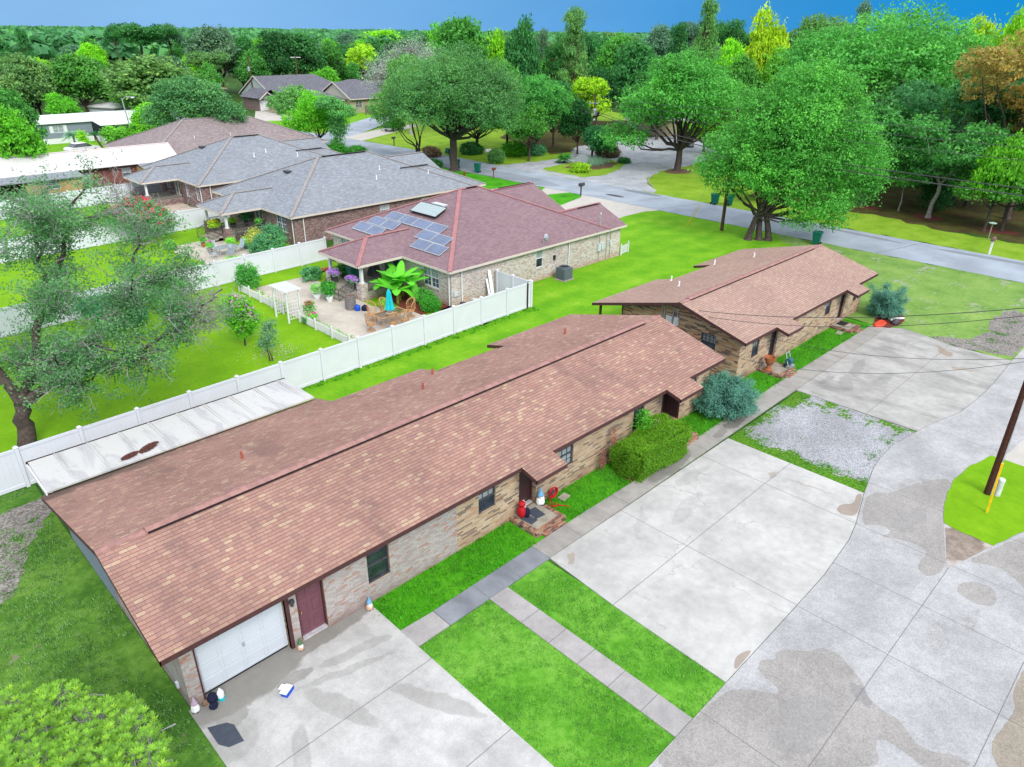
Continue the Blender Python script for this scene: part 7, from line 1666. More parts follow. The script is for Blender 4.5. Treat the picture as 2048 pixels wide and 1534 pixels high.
tree('slender_tree', 'wispy thin crowned tree right of the brilliant green one', 63.9, 102.8, [(0, 0, 4, 1.3, 1.3, 1.6), (.3, -1.2, 6.2, 1.9, 1.9, 1.0), (-.5, 1, 7.2, 1.9, 1.9, .9), (0, 0, 2, .9, .9, 1)], 2, .14, 6000, .15, (.085, .26, .06), 14, barkm=M_BARK_L)
tree('oak_tree', 'grey green lacy tree behind the brilliant green one', 72.4, 131.6, dome_lobes(R_(15), 4.6, 8.2, 2.2, 12, .4), 2.2, .2, 12000, .17, (.10, .25, .055), 15)
tree('young_tree', 'bright yellow green tree in front of the mobile home porch', 43.9, 124.0, dome_lobes(R_(16), 3.3, 7.6, 1.0, 12, .36), 1.4, .14, 14000, .15, (.13, .36, .02), 16)
tree('young_tree', 'low bright shrubby tree left of the street lamp base', 39.5, 126.5, dome_lobes(R_(17), 2.6, 3.8, .6, 8, .4), .8, .1, 8000, .14, (.12, .34, .03), 17)
tree('live_oak', 'live oak with dark curved trunks between the metal roof and the grey roofs', 44.4, 109.5, [(0, 0, 7.4, 2.6, 2.6, 1.7), (-1.8, 1.8, 8.2, 2.3, 2.3, 1.5), (2.4, -2.4, 7.8, 2.3, 2.3, 1.5), (-3.4, 3.4, 6.2, 1.9, 1.9, 1.4), (3.9, -3.9, 6.6, 1.8, 1.8, 1.4), (0, 0, 9.9, 2.1, 2.1, 1.3), (-2.6, 2.6, 4.4, 1.6, 1.6, 1.1), (2.0, -1.6, 9.4, 2, 2, 1.2), (-1.6, 1.6, 9.6, 1.9, 1.9, 1.2), (3, -3, 4.8, 1.3, 1.3, 1)], 3, .34, 26000, .15, (.075, .21, .06), 18, trunks=((-.6, .5), (.7, -.6)), clump=.7, fill=.2)
tree('bare_tree', 'pale almost leafless tree with lacy silver branches left of the huge oak', 86.2, 113.5, dome_lobes(R_(19), 8.2, 17.6, 4.2, 18, .36), 4, .3, 9000, .10, (.30, .36, .26), 19, barkm=M_TWIG, twigs=1500, per=5, clump=1.1)
tree('yellow_tree', 'yellow green tree crown far behind the bare white tree', 150, 221, dome_lobes(R_(20), 6.4, 14.5, 3, 12, .4), 3, .3, 9000, .28, (.27, .46, .02), 20)
tree('holly_tree', 'dark rounded holly wrapped round the transformer pole', 88.9, 70.8, dome_lobes(R_(21), 2.9, 5.0, .9, 12, .42), .9, .14, 16000, .12, (.030, .16, .04), 21)
tree('oak_tree', 'dense green tree right of the huge oak, dark beneath', 85.5, 80.5, dome_lobes(R_(22), 6.0, 12.4, 2.0, 18, .36), 2.2, .3, 26000, .17, (.055, .23, .035), 22)
tree('oak_tree', 'deep green tree with shaded foot behind the clipped shrubs', 80.0, 88.5, dome_lobes(R_(23), 5.5, 11.0, 2.4, 16, .36), 2.2, .3, 20000, .17, (.045, .19, .035), 23)
tree('yellow_tree', 'small yellow green tree behind the transformer', 100, 82.5, dome_lobes(R_(24), 3.6, 11.5, 4, 10, .4), 4, .2, 9000, .17, (.24, .42, .012), 24)
tree('cedar_shrub', 'olive leaved little tree by the white fence near the lilac flowering bush', 17.3, 37.4, [(0, 0, 1.5, .42, .42, .75), (.15, -.1, 2.1, .35, .35, .45), (-.15, .1, 1.1, .35, .35, .4)], .8, .04, 1500, .06, (.10, .20, .09), 25, trunks=((-.05, .03), (.08, -.05)), clump=.25, cat='tree', twigs=40)
# flowering shrubs
def shrub(name, label, x, y, lobes, n, size, color, seed, flower=None, nf=0, fs=.07, twigs=30, cat='shrub', z=0.0, group=None, r0=.05, **kw):
    rng = np.random.default_rng(seed); t = thing(name, label, cat, (x, y, z), 0, group)
    tm, cm = make_tree(rng, lobes, .25, r0, n, size, twigs=twigs, **kw)
    link('stems', tm, t); link('foliage', cm, t, color)
    if flower:
        lob = np.asarray(lobes, float); li = rng.choice(len(lob), nf); d = unit(rng.normal(size=(nf, 3))); d[:, 2] = np.abs(d[:, 2])
        c = lob[li, :3] + d * lob[li, 3:6] * 1.04; per = 7; ci = np.repeat(np.arange(nf), per)
        pos = c[ci] + rng.normal(size=(nf * per, 3)) * fs * .6
        V, Fq = leaf_quads(pos, unit(rng.normal(size=(nf * per, 3)) + d[ci]), np.full(nf * per, fs * .7), .8, rng)
        link('flowers', np_mesh('flowers', V, Fq, M_LEAF, np.full(nf * per, .42)), t, flower)
    return t
shrub('flowering_tree', 'crape myrtle covered in red blossom before the vinyl fence', 21.6, 69.0, [(0, 0, 2.4, 1.5, 1.5, .9), (-1.2, .9, 2.5, 1.2, 1.2, .8), (1.2, -.9, 2.4, 1.2, 1.2, .8), (.2, .5, 3.3, 1.2, 1.2, .6), (1.5, -1.8, 1.8, .7, .7, .5)], 9000, .085, (.055, .17, .05), 31, (.75, .05, .13), 150, .15, cat='tree', clump=.4, twigs=90, r0=.07)
shrub('flowering_shrub', 'tall lilac flowering bush with a narrow foot on the vivid lawn', 17.3, 40.6, [(0, 0, 2.0, .78, .78, .95), (.1, 0, 1.1, .5, .5, .6), (-.1, .1, 2.7, .6, .6, .55), (.3, -.3, 1.7, .6, .6, .6)], 9000, .07, (.10, .32, .02), 32, (.75, .42, .72), 190, .085, clump=.3)
shrub('flowering_shrub', 'leafy upright bush at the far end of the picket fence', 22.4, 50.2, [(0, 0, .9, .75, .75, .8), (-.3, .2, 1.5, .3, .3, .5), (.3, -.1, 1.6, .25, .25, .55)], 5000, .06, (.06, .25, .035), 33, (.6, .4, .5), 12, .04, clump=.3)
shrub('flowering_shrub', 'loose pink flowering bush half bare against the second white fence', 16.4, 50.2, [(0, 0, 1.1, 1.2, 1.0, .8), (-.6, .4, 1.7, .8, .8, .5), (.5, -.3, 1.7, .7, .7, .5)], 5500, .075, (.10, .28, .06), 34, (.6, .3, .3), 20, .05, clump=.4, twigs=160, barkm=M_TWIG)
shrub('evergreen_shrub', 'dark blue green shrub standing before the second white fence', 12.6, 49.2, [(0, 0, 1.1, 1.1, 1.1, .9), (.8, -.6, .8, .9, .9, .7), (-.8, .6, 1.4, .8, .8, .6)], 6500, .10, (.025, .17, .07), 35, clump=.4)
shrub('laurel_shrub', 'rounded bright shrub in the red mulch by the corner of the cream house', 29.5, 37.6, [(0, 0, .45, .62, .62, .5)], 5500, .045, (.05, .26, .02), 36, clump=.2)
shrub('leafy_plant', 'tall leafy plant in the red mulch bed under the window', 30.1, 39.1, [(0, 0, .5, .5, .5, .5)], 1400, .08, (.06, .24, .03), 37, clump=.3)
shrub('leafy_plant', 'small bright plant at the foot of the porch base', 27.5, 40.2, [(0, 0, .3, .32, .32, .32)], 900, .07, (.18, .42, .02), 38, clump=.2)
shrub('garden_shrub', 'loose grey green shrub spilling over the second patio edge', 28.6, 58.4, [(0, 0, .9, 1.2, 1.1, .8), (-.8, .4, .6, .8, .8, .5), (.6, .6, 1.5, .8, .8, .6)], 7000, .085, (.07, .22, .08), 39, (.5, .5, .1), 8, .05, clump=.4, twigs=60)
shrub('garden_shrub', 'yellow leaved shrub behind the grey green one on the second patio', 28.3, 60.9, [(0, 0, .7, .7, .7, .6), (.3, .3, 1.2, .4, .4, .4)], 2600, .075, (.30, .34, .06), 40, clump=.35)
shrub('garden_shrub', 'bright ferny shrub against the fence on the second patio', 24.0, 55.5, [(0, 0, .5, 1.0, .9, .5)], 3200, .07, (.16, .44, .03), 41, clump=.3)
shrub('garden_shrub', 'low green plant on the lawn near the second patio edge', 22.6, 65.3, [(0, 0, .35, .4, .4, .4)], 1200, .09, (.14, .34, .04), 42, clump=.2)
shrub('cast_iron_plant', 'dark green leafy plants beside the log at the first porch', 27.0, 49.2, [(0, 0, .5, .7, .5, .5)], 1400, .10, (.08, .26, .08), 43, clump=.3)
shrub('porch_plant', 'rounded green plant at the back of the first porch', 28.6, 46.8, [(0, 0, .4, .5, .5, .45)], 2600, .07, (.05, .22, .03), 44, z=.6, clump=.25)
shrub('round_shrub', 'tightly clipped round shrub by the white mailbox', 75.8, 79.6, [(0, 0, .95, 1.15, 1.15, 1.05)], 9000, .07, (.10, .24, .055), 45, clump=.2, fill=.05)
for i, (x, y, r_, lb, c_) in enumerate(((83.0, 83.2, 1.9, 'broad low bright shrub right of the clipped round one', (.09, .30, .02)), (85.6, 81.4, 1.6, 'grey green low shrub at the foot of the dense tree', (.06, .2, .07)), (78.8, 88.6, 1.6, 'dark low shrub left of the clipped round one', (.03, .14, .03)),
                                      (72.4, 90.8, 1.3, 'reddish brown dry bush on the far side of the road', (.20, .14, .07)), (65.8, 86.4, 1.0, 'low clipped bush left of the forked tree foot', (.05, .2, .03)), (67.0, 83.3, .9, 'low dark bush between the black mailbox and the forked tree', (.04, .17, .035)),
                                      (62.5, 101.6, 1.5, 'left of two clipped green bushes at the near end of the wispy tree', (.045, .22, .02)), (64.4, 98.8, 1.3, 'right of two clipped green bushes at the near end of the wispy tree', (.045, .2, .02)),
                                      (93.0, 72.6, 1.7, 'dark arched bush with brown dead fronds behind the motorcycle', (.16, .12, .06)), (90.2, 67.2, .7, 'small dark bush at the right end of the garden bed', (.04, .16, .04)), (79.4, 66.6, 1.1, 'bright yellow green bush in front of the oval sign', (.24, .42, .015)))):
    shrub('low_shrub', lb, x, y, [(0, 0, r_ * .45, r_, r_, r_ * .62), (r_ * .4, -r_ * .3, r_ * .4, r_ * .7, r_ * .7, r_ * .5)], int(3600 * r_), .10, c_, 50 + i, clump=.3, fill=.1)
shrub('low_shrub', 'leafy bush hugging the corner of the metal roofed building and the oak', 39.8, 100.6, [(0, 0, 1.2, 1.4, 1.4, 1.3)], 4500, .12, (.06, .25, .02), 63)
shrub('young_tree', 'thin upright bright sapling in front of the mobile home', 35.4, 130.6, [(0, 0, 1.3, .5, .5, 1.1), (0, 0, 2.3, .35, .35, .6)], 1500, .12, (.17, .38, .02), 64, cat='tree')

# potted plants
for i, (lb, x, y, z, r_, h_, m_, ph, pr2, lc, fc) in enumerate(POTS):
    o = pot('plant_pot', lb, x, y, z, r_, h_, m_)
    if ph:
        rng = R_(200 + i); n = 700
        V, Fq, tint, _ = crown_leaves(rng, [(0, 0, h_ + ph * .5, pr2, pr2, ph * .55)], n, .055 if pr2 < .4 else .08, per=7, clump=.16)
        link('plant', np_mesh('plant', V, Fq, M_LEAF, tint), o, lc)
        if fc:
            V, Fq, tint, _ = crown_leaves(rng, [(0, 0, h_ + ph * .9, pr2 * .8, pr2 * .8, ph * .18)], 160, .045, per=8, clump=.1); link('flowers', np_mesh('flowers', V, Fq, M_LEAF, tint * 0 + .42), o, fc)
rng = R_(300)
for lb, x, y in (('purple petunias in a hanging box at the far side of the first porch steps', 26.9, 45.6), ('purple petunias in a hanging box at the near side of the first porch steps', 26.95, 43.3)):
    o = thing('flower_box', lb, 'flower box', (x, y, 1.35))
    V, Fq, tint, _ = crown_leaves(rng, [(0, 0, .15, .28, .6, .22)], 900, .05, per=8, clump=.12); link('flowers', np_mesh('flowers', V, Fq, M_LEAF, tint * 0 + .42), o, (.50, .26, .75))
    V, Fq, tint, _ = crown_leaves(rng, [(0, 0, .08, .25, .55, .18)], 500, .05, per=8, clump=.12); link('foliage', np_mesh('foliage', V, Fq, M_LEAF, tint), o, (.08, .26, .05))
def flowerbed(label, x0, x1, y0, y1, n, h, cols, seed):
    rng = R_(seed); t = thing('flower_bed', label, 'flower bed', ((x0 + x1) / 2, (y0 + y1) / 2, 0)); k = n // 10
    c = np.stack([rng.uniform(x0, x1, k) - (x0 + x1) / 2, rng.uniform(y0, y1, k) - (y0 + y1) / 2, rng.uniform(.1, h, k)], 1); ci = np.repeat(np.arange(k), 10)
    pos = c[ci] + rng.normal(size=(k * 10, 3)) * (.1, .1, .08); pos[:, 2] = np.abs(pos[:, 2])
    V, Fq = leaf_quads(pos, unit(rng.normal(size=(k * 10, 3)) + (0, 0, .8)), rng.uniform(.04, .08, k * 10), .5, rng)
    link('foliage', np_mesh('foliage', V, Fq, M_LEAF, rng.uniform(.2, .8, k * 10)), t, (.11, .32, .04))
    for j, cc in enumerate(cols):
        kk = k // 4 if j else k // 5
        c2 = np.stack([rng.uniform(x0, x1, kk) - (x0 + x1) / 2, rng.uniform(y0, y1, kk) - (y0 + y1) / 2, rng.uniform(h * .7, h * 1.15, kk)], 1); ci = np.repeat(np.arange(kk), 5)
        V, Fq = leaf_quads(c2[ci] + rng.normal(size=(kk * 5, 3)) * .035, unit(rng.normal(size=(kk * 5, 3)) + (0, 0, 1)), rng.uniform(.03, .05, kk * 5), .8, rng)
        link('flowers', np_mesh('flowers', V, Fq, M_LEAF, np.full(kk * 5, .42)), t, cc)
flowerbed('narrow flower bed inside the near picket fence', 21.9, 22.4, 34.4, 41.4, 1400, .35, [(.7, .55, .6), (.6, .3, .4)], 1)
flowerbed('narrow flower bed with an orange bloom inside the far picket fence', 21.9, 22.4, 44.2, 49.6, 1400, .35, [(.75, .7, .6), (.85, .45, .01)], 2)
# fallen lilac petals on the lawn
rng = R_(12); n = 420; pos = np.stack([rng.normal(18.1, .75, n), rng.normal(38.6, .9, n), rng.uniform(.012, .03, n)], 1)
V, Fq = leaf_quads(pos, unit(rng.normal(size=(n, 3)) * .3 + (0, 0, 1)), rng.uniform(.02, .04, n), .8, rng)
o = link('fallen_petals', np_mesh('fallen_petals', V, Fq, M_LEAF, np.full(n, .42)), None, (.66, .48, .66)); tag(o, 'fallen lilac petals scattered on the vivid lawn', 'petals'); o['kind'] = 'stuff'

# banana clump
def blade_leaf(segs, base, az, L, W, droop, rng, split=0):
    """arching leaf with a folded midrib"""
    k = 9; V = []; F_ = []
    for i in range(k + 1):
        f = i / k; r = L * f * (1 - .25 * droop * f); z = L * (.75 * f - droop * f * f) ; wv = W * sin(pi * min(1, f * .93 + .05)) ** .6 * (1 if f > .12 else .3)
        cx_, cy_ = base[0] + r * cos(az), base[1] + r * sin(az); nx, ny = -sin(az), cos(az)
        V += [(cx_ + nx * wv, cy_ + ny * wv, base[2] + z - wv * .25), (cx_, cy_, base[2] + z), (cx_ - nx * wv, cy_ - ny * wv, base[2] + z - wv * .25)]
    for i in range(k):
        a = i * 3; F_ += [(a, a + 1, a + 4, a + 3), (a + 1, a + 2, a + 5, a + 4)]
    b = sum(len(s_[0]) for s_ in segs); segs.append((V, [tuple(q + b for q in f) for f in F_]))
bn = thing('banana_plant', 'clump of banana plants with huge arching leaves beside the porch', 'banana plant', (29.2, 40.7, 0))
rng = R_(77); segs = []
stalks = [(0, 0, 1.6), (-.7, .5, 1.2), (.5, -.5, 1.3), (-.6, -.5, 1.0), (.6, .5, 1.4)]
for sx, sy, sh in stalks:
    for j in range(8): blade_leaf(segs, (sx, sy, sh), j * 2.4 + rng.random(), 1.5 + .5 * rng.random(), .27 + .06 * rng.random(), .25 + .75 * rng.random() * (j / 5), rng)
V = [v for s_ in segs for v in s_[0]]; Fq = [f for s_ in segs for f in s_[1]]
link('leaves', np_mesh('leaves', V, Fq, M_LEAF, np.repeat(rng.uniform(.25, .75, len(segs)), 18), True), bn, (.09, .36, .02))
TV, TF = limbs(rng, [(curve(rng, (sx, sy, 0), (sx, sy, sh), 4, .05), [.11, .1, .09, .05]) for sx, sy, sh in stalks]); link('stalks', np_mesh('stalks', TV, TF, plain('banana_stalk', srgb(150, 150, 70, .6), .7)), bn)
# palms and cycads
def palm(name, label, x, y, h, L, nfr, color, seed, lean=0.0, cat='palm', stiff=.5, r0=.14):
    rng = R_(seed); t = thing(name, label, cat, (x, y, 0)); top = (lean, -lean, h)
    TV, TF = limbs(rng, [(curve(rng, (0, 0, 0), top, 6, .04), np.linspace(r0 * 1.2, r0, 6))]); link('trunk', np_mesh('trunk', TV, TF, M_BARK), t)
    P, N, A, Sz = [], [], [], []
    for i in range(nfr):
        az = i * 2.4; el = rng.uniform(-.1, 1.2); k = 26
        for j in range(k):
            f = (j + 1) / k; r = L * f * cos(el) ; z = L * (sin(el) * f - stiff * f * f)
            for sd in (-1, 1):
                w_ = L * .22 * sin(pi * min(1, f + .08)) ** .7
                P.append((top[0] + r * cos(az) - sd * sin(az) * w_ * .5, top[1] + r * sin(az) + sd * cos(az) * w_ * .5, top[2] + z - w_ * .25)); A.append((-sd * sin(az) + .5 * cos(az), sd * cos(az) + .5 * sin(az), -.3)); N.append((rng.normal() * .3, rng.normal() * .3, 1)); Sz.append(w_ * .6)
    V, Fq = leaf_quads(np.array(P), unit(np.array(N)), np.array(Sz) + .01, .16, rng, np.array(A)); link('fronds', np_mesh('fronds', V, Fq, M_LEAF, rng.uniform(.3, .6, len(P))), t, color)
    return t
palm('pindo_palm', 'silvery feather palm in front of the grey mobile home', 35.2, 134.5, 1.9, 2.6, 26, (.20, .34, .20), 81, stiff=.75)
palm('sago_palm', 'leaning dark sago palm right of the silvery palm', 38.4, 132.2, 1.9, 1.3, 22, (.03, .17, .04), 82, lean=-.6, stiff=.35)
palm('sago_palm', 'short sago palm with brown trunk beside the mobile home porch', 42.8, 133.2, 1.7, 1.2, 20, (.09, .26, .05), 83, stiff=.5)
palm('sago_palm', 'round dark sago palm in the garden bed left of the oval sign', 83.4, 73.0, .6, 1.9, 40, (.05, .24, .03), 84, stiff=.45)
palm('cabbage_palm', 'tall palm in front of the cream house right end', 100.5, 139.5, 5.4, 2.2, 26, (.08, .27, .08), 85, stiff=.6, r0=.35)
rng = R_(90); n = 1600; c = np.stack([rng.normal(0, 1.1, n), rng.normal(0, .8, n), np.zeros(n)], 1)
pos = c + rng.normal(size=(n, 3)) * .1; pos[:, 2] = rng.uniform(.2, .7, n)
V, Fq = leaf_quads(pos, unit(rng.normal(size=(n, 3)) * (1, 1, .1)), rng.uniform(.3, .6, n), .05, rng, np.tile((0, 0, 1.), (n, 1)) + rng.normal(size=(n, 3)) * .25)
o = thing('grass_clump', 'silvery ornamental grass clump in the garden bed behind the oval sign', 'grass clump', (85.5, 69.3, 0)); link('blades', np_mesh('blades', V, Fq, M_LEAF, rng.uniform(.3, .7, n)), o, (.22, .34, .20))

# junipers and the overgrown hedge beside the duplexes
def juniper(label, x, y, r, h, seed, flat_=1.0, arms=26, n=15000, size=.05):
    rng = R_(seed); t = thing('juniper', label, 'juniper', (x, y, 0)); P, A, N, T, segs = [], [], [], [], []
    for i in range(arms):
        az = rng.random() * 2 * pi; el = rng.uniform(.12, 1.2); L = r * (.75 + .35 * rng.random()) / max(.55, cos(el) ** .5) if el < .8 else h * (.8 + .25 * rng.random())
        tip = np.array([cos(az) * cos(el) * L, sin(az) * cos(el) * L, min(h, sin(el) * L + .12)]); cv = curve(rng, (0, 0, .15), tip, 7, .1, .12); segs.append((cv[::2], [.035, .025, .015, .006]))
        k = n // arms; f = .2 + .8 * rng.random(k) ** .7; q = np.stack([np.interp(f, np.linspace(0, 1, 7), cv[:, j]) for j in range(3)], 1)
        d = unit(cv[-1:] - cv[2:3]); off = rng.normal(size=(k, 3)) * (.11 + .10 * np.sin(f * 3))[:, None] * (1, 1, .8)
        P.append(q + off); A.append(d + unit(off) * .7 + (0, 0, -.1)); N.append(unit(off + (0, 0, .35) + rng.normal(size=(k, 3)) * .2)); T.append(np.clip(rng.normal(.45, .12) + .25 * (f - .5) + rng.normal(0, .12, k), 0, .72))
    P = np.vstack(P); P[:, 2] = np.abs(P[:, 2]) + .02
    V, Fq = leaf_quads(P, np.vstack(N), rng.uniform(.6, 1.4, len(P)) * size, .32, rng, np.vstack(A)); link('foliage', np_mesh('foliage', V, Fq, M_LEAF, np.concatenate(T)), t, GR['blue'])
    TV, TF = limbs(rng, segs, 5); link('stems', np_mesh('stems', TV, TF, M_BARK), t); return t
juniper('spreading blue green juniper at the corner between the two duplexes', 30.95, 15.55, 1.75, 1.85, 91, arms=44, n=34000, size=.055)
juniper('rounded blue green juniper at the street end of the second duplex', 52.0, 15.2, 1.35, 2.2, 92, arms=40, n=22000, size=.06)
rng = R_(95); hd = thing('hedge', 'overgrown boxy yellow green hedge between the walk and the nearest duplex wall', 'hedge', (24.4, 15.4, 0))
P, N, T = [], [], []
def face(n, fn, nrm):
    for _ in range(n):
        p, k = fn(rng.random(), rng.random()); P.append(p); N.append(nrm); T.append(k)
HX0, HX1, HY0, HY1, HZ = -1.9, 1.75, -.75, .75, 1.45
def wobz(a, b): return .12 * sin(a * 9 + 1) + .10 * sin(b * 11 + a * 5)
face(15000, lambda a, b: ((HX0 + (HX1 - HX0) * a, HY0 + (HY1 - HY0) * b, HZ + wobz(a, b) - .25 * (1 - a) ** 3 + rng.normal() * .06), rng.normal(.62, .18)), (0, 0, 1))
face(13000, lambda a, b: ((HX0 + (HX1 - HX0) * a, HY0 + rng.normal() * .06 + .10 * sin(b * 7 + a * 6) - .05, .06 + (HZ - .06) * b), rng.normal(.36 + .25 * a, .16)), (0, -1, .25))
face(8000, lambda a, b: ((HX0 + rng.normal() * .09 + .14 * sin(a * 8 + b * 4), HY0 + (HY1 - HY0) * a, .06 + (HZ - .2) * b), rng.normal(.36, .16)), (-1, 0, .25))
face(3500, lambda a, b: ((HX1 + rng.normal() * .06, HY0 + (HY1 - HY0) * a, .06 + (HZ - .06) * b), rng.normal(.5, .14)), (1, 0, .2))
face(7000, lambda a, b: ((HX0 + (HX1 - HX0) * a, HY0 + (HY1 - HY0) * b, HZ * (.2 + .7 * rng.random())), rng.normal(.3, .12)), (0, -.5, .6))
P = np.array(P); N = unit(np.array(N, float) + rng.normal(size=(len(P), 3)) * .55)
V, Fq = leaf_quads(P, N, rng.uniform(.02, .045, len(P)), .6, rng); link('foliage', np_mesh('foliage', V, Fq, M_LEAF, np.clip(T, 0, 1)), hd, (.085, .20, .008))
segs = [(curve(rng, (rng.uniform(-1.6, 1.4), rng.uniform(-.4, .4), 0), (rng.uniform(-1.8, 1.6), rng.uniform(-.7, .6), 1.3), 6, .3), np.linspace(.03, .008, 6)) for _ in range(30)]
segs += [(curve(rng, (-.9 + rng.normal() * .15, -.7, .35 + .1 * i / 20), (-.7 + rng.normal() * .5, -.86, .75 + rng.normal() * .2), 6, .5), np.linspace(.014, .006, 6)) for i in range(22)]
TV, TF = limbs(rng, segs, 5); link('stems', np_mesh('stems', TV, TF, M_TWIG), hd)
V, Fq, tint, _ = crown_leaves(rng, [(0, .0, 1.0, .3, .3, .55), (-.15, -.1, .5, .3, .3, .4)], 1500, .045, per=8, clump=.2)
o = thing('young_shrub', 'green shoots standing up against the window behind the hedge', 'shrub', (24.75, 16.2, .6)); link('foliage', np_mesh('foliage', V, Fq, M_LEAF, tint), o, (.07, .30, .02))
for i, (x, y, h_, lb) in enumerate(((22.0, 16.3, 1.25, 'reddish dead stalk against the wall left of the hedge'), (22.55, 16.2, 2.1, 'tall red brown seed spikes at the left end of the hedge'))):
    V, Fq, tint, _ = crown_leaves(rng, [(0, 0, h_ * .55, .07, .07, h_ * .5), (.16, .05, h_ * .5, .05, .05, h_ * .45), (-.18, 0, h_ * .5, .05, .05, h_ * .42)], 700, .03, per=6, clump=.06)
    o = thing('dead_stalk', lb, 'weed', (x, y, 0)); link('stalk', np_mesh('stalk', V, Fq, M_LEAF, tint), o, (.26, .11, .07))

# ---- the sprawling live oak at the left edge: limbs laid out by hand, foliage hung along them
def hand_oak():
    rng = R_(101); t = thing('live_oak', 'sprawling live oak with grey twigs leaning over the fence at the left edge', 'tree', (4.3, 36.0, 0), radians(-44.6))
    J = [ # start, end, r0, r1
        ((0, 0, -.1), (.25, .3, 2.3), .42, .30), ((.25, .3, 2.3), (-2.2, 1.8, 5.2), .26, .16), ((.25, .3, 2.3), (2.2, 1.2, 3.4), .25, .17), ((2.2, 1.2, 3.4), (4.8, 1.6, 4.0), .17, .11),
        ((4.8, 1.6, 4.0), (7.2, 3.0, 5.2), .11, .06), ((7.2, 3.0, 5.2), (8.6, 4.2, 6.4), .06, .03), ((4.8, 1.6, 4.0), (6.4, .6, 4.3), .08, .04), ((2.2, 1.2, 3.4), (4.6, 3.4, 6.2), .13, .08), ((4.6, 3.4, 6.2), (5.0, 4.6, 9.0), .08, .045), ((5.0, 4.6, 9.0), (4.3, 4.6, 11.2), .045, .02), ((5.0, 4.6, 9.0), (6.6, 5.2, 9.8), .04, .02),
        ((.25, .3, 2.3), (1.2, 2.8, 6.0), .22, .15), ((1.2, 2.8, 6.0), (1.6, 4.6, 9.2), .15, .08), ((1.6, 4.6, 9.2), (2.6, 6.0, 11.4), .08, .03), ((1.2, 2.8, 6.0), (-.6, 5.6, 8.4), .11, .06), ((-.6, 5.6, 8.4), (-.8, 8.2, 10.4), .06, .025),
        ((-2.2, 1.8, 5.2), (-4.5, 4.5, 8.2), .14, .07), ((-4.5, 4.5, 8.2), (-5, 7.5, 10.4), .07, .03), ((-2.2, 1.8, 5.2), (-5.8, 1.6, 6.2), .12, .05), ((2.2, 1.2, 3.4), (3.2, -.2, 3.0), .08, .03), ((1.6, 4.6, 9.2), (3.8, 7.6, 9.6), .06, .03), ((4.6, 3.4, 6.2), (6.6, 5.6, 7.6), .07, .03)]
    hubs = [((2.2, 1.2, 3.4), .09), ((4.6, 3.4, 6.2), .06), ((1.2, 2.8, 6.0), .08), ((1.6, 4.6, 9.2), .05), ((-2.2, 1.8, 5.2), .09), ((4.8, 1.6, 4.0), .07), ((-.6, 5.6, 8.4), .05), ((-4.5, 4.5, 8.2), .05), ((7.2, 3.0, 5.2), .045)]
    for _ in range(40):
        lat = rng.uniform(-6.5, 7.8); zt = 11.4 if lat < 2.2 else 11.4 - (lat - 2.2) * .95; zb = 3.4 if lat > -3 else 2.6
        q = np.array((lat, rng.uniform(-1.2, 6.0), rng.uniform(zb, zt))); h_ = min(hubs, key=lambda h: np.linalg.norm(q - h[0]) + (1.5 if h[0][2] > q[2] + 1 else 0))
        if np.linalg.norm(q - h_[0]) < 4.6: J.append((h_[0], tuple(q), h_[1], .02))
    segs = []; pts = []
    for a, b, r0, r1 in J:
        cv = curve(rng, a, b, 7, .22); segs.append((cv, np.linspace(r0, r1, 7)))
        if r0 < .2:
            for _ in range(int(7 * np.linalg.norm(np.subtract(b, a)))):
                f = rng.random(); i = f * 6; q = cv[int(i)] + (cv[min(6, int(i) + 1)] - cv[int(i)]) * (i % 1)
                d = unit(rng.normal(size=(1, 3)) * (1, 1, .75) + unit(np.subtract(b, a)[None]) * .5)[0]; L = rng.uniform(.5, 1.9); e = q + d * L
                c2 = curve(rng, q, e, 5, .45); segs.append((c2, np.linspace(r1 * .45 + .008, .006, 5))); pts.append((c2, L))
                for _k in range(3):
                    j = rng.integers(1, 5); e2 = c2[j] + unit(rng.normal(size=(1, 3)) * (1, 1, .8) + d * .8)[0] * rng.uniform(.25, .8); c3 = curve(rng, c2[j], e2, 4, .5); segs.append((c3, np.linspace(.011, .005, 4))); pts.append((c3, .5))
    # the bare silver fan at the end of the long low limb
    for _ in range(230):
        q = np.array((7.6, 3.2, 5.4)) + rng.normal(size=3) * .5; e = q + unit(rng.normal(size=(1, 3)) + (.8, .1, .15))[0] * rng.uniform(.5, 1.6); segs.append((curve(rng, q, e, 5, .5), np.linspace(.014, .004, 5)))
    for _ in range(80):
        q = np.array((4.4, 4.6, 10.6)) + rng.normal(size=3) * (.3, .3, .6); e = q + unit(rng.normal(size=(1, 3)) + (0, 0, .5))[0] * rng.uniform(.3, .9); segs.append((curve(rng, q, e, 4, .5), np.linspace(.012, .004, 4)))
    big = [s_ for s_ in segs if s_[1][0] > .055]; small = [s_ for s_ in segs if s_[1][0] <= .055]
    TV, TF = limbs(rng, big, 8); link('trunk', np_mesh('trunk', TV, TF, M_BARK, smooth=True), t)
    TV, TF = limbs(rng, small, 4); link('twigs', np_mesh('twigs', TV, TF, M_TWIG), t)
    P, N, T = [], [], []
    for c2, L in pts:
        if c2[-1][0] > 7.6 or (c2[-1][2] > 9.8 and c2[-1][0] > 3.4): 
            if rng.random() < .8: continue
        if rng.random() < .34: continue
        ct = rng.normal(.45, .2)
        for _k in range(2 if L > .6 else 1):
            k = rng.integers(14, 40); ctr = c2[rng.integers(2, len(c2))]
            P.append(ctr + rng.normal(size=(k, 3)) * (.24, .24, .15)); N.append(unit(rng.normal(size=(k, 3)) * .8 + (0, 0, .8))); T.append(np.clip(ct + rng.normal(0, .12, k), 0, 1))
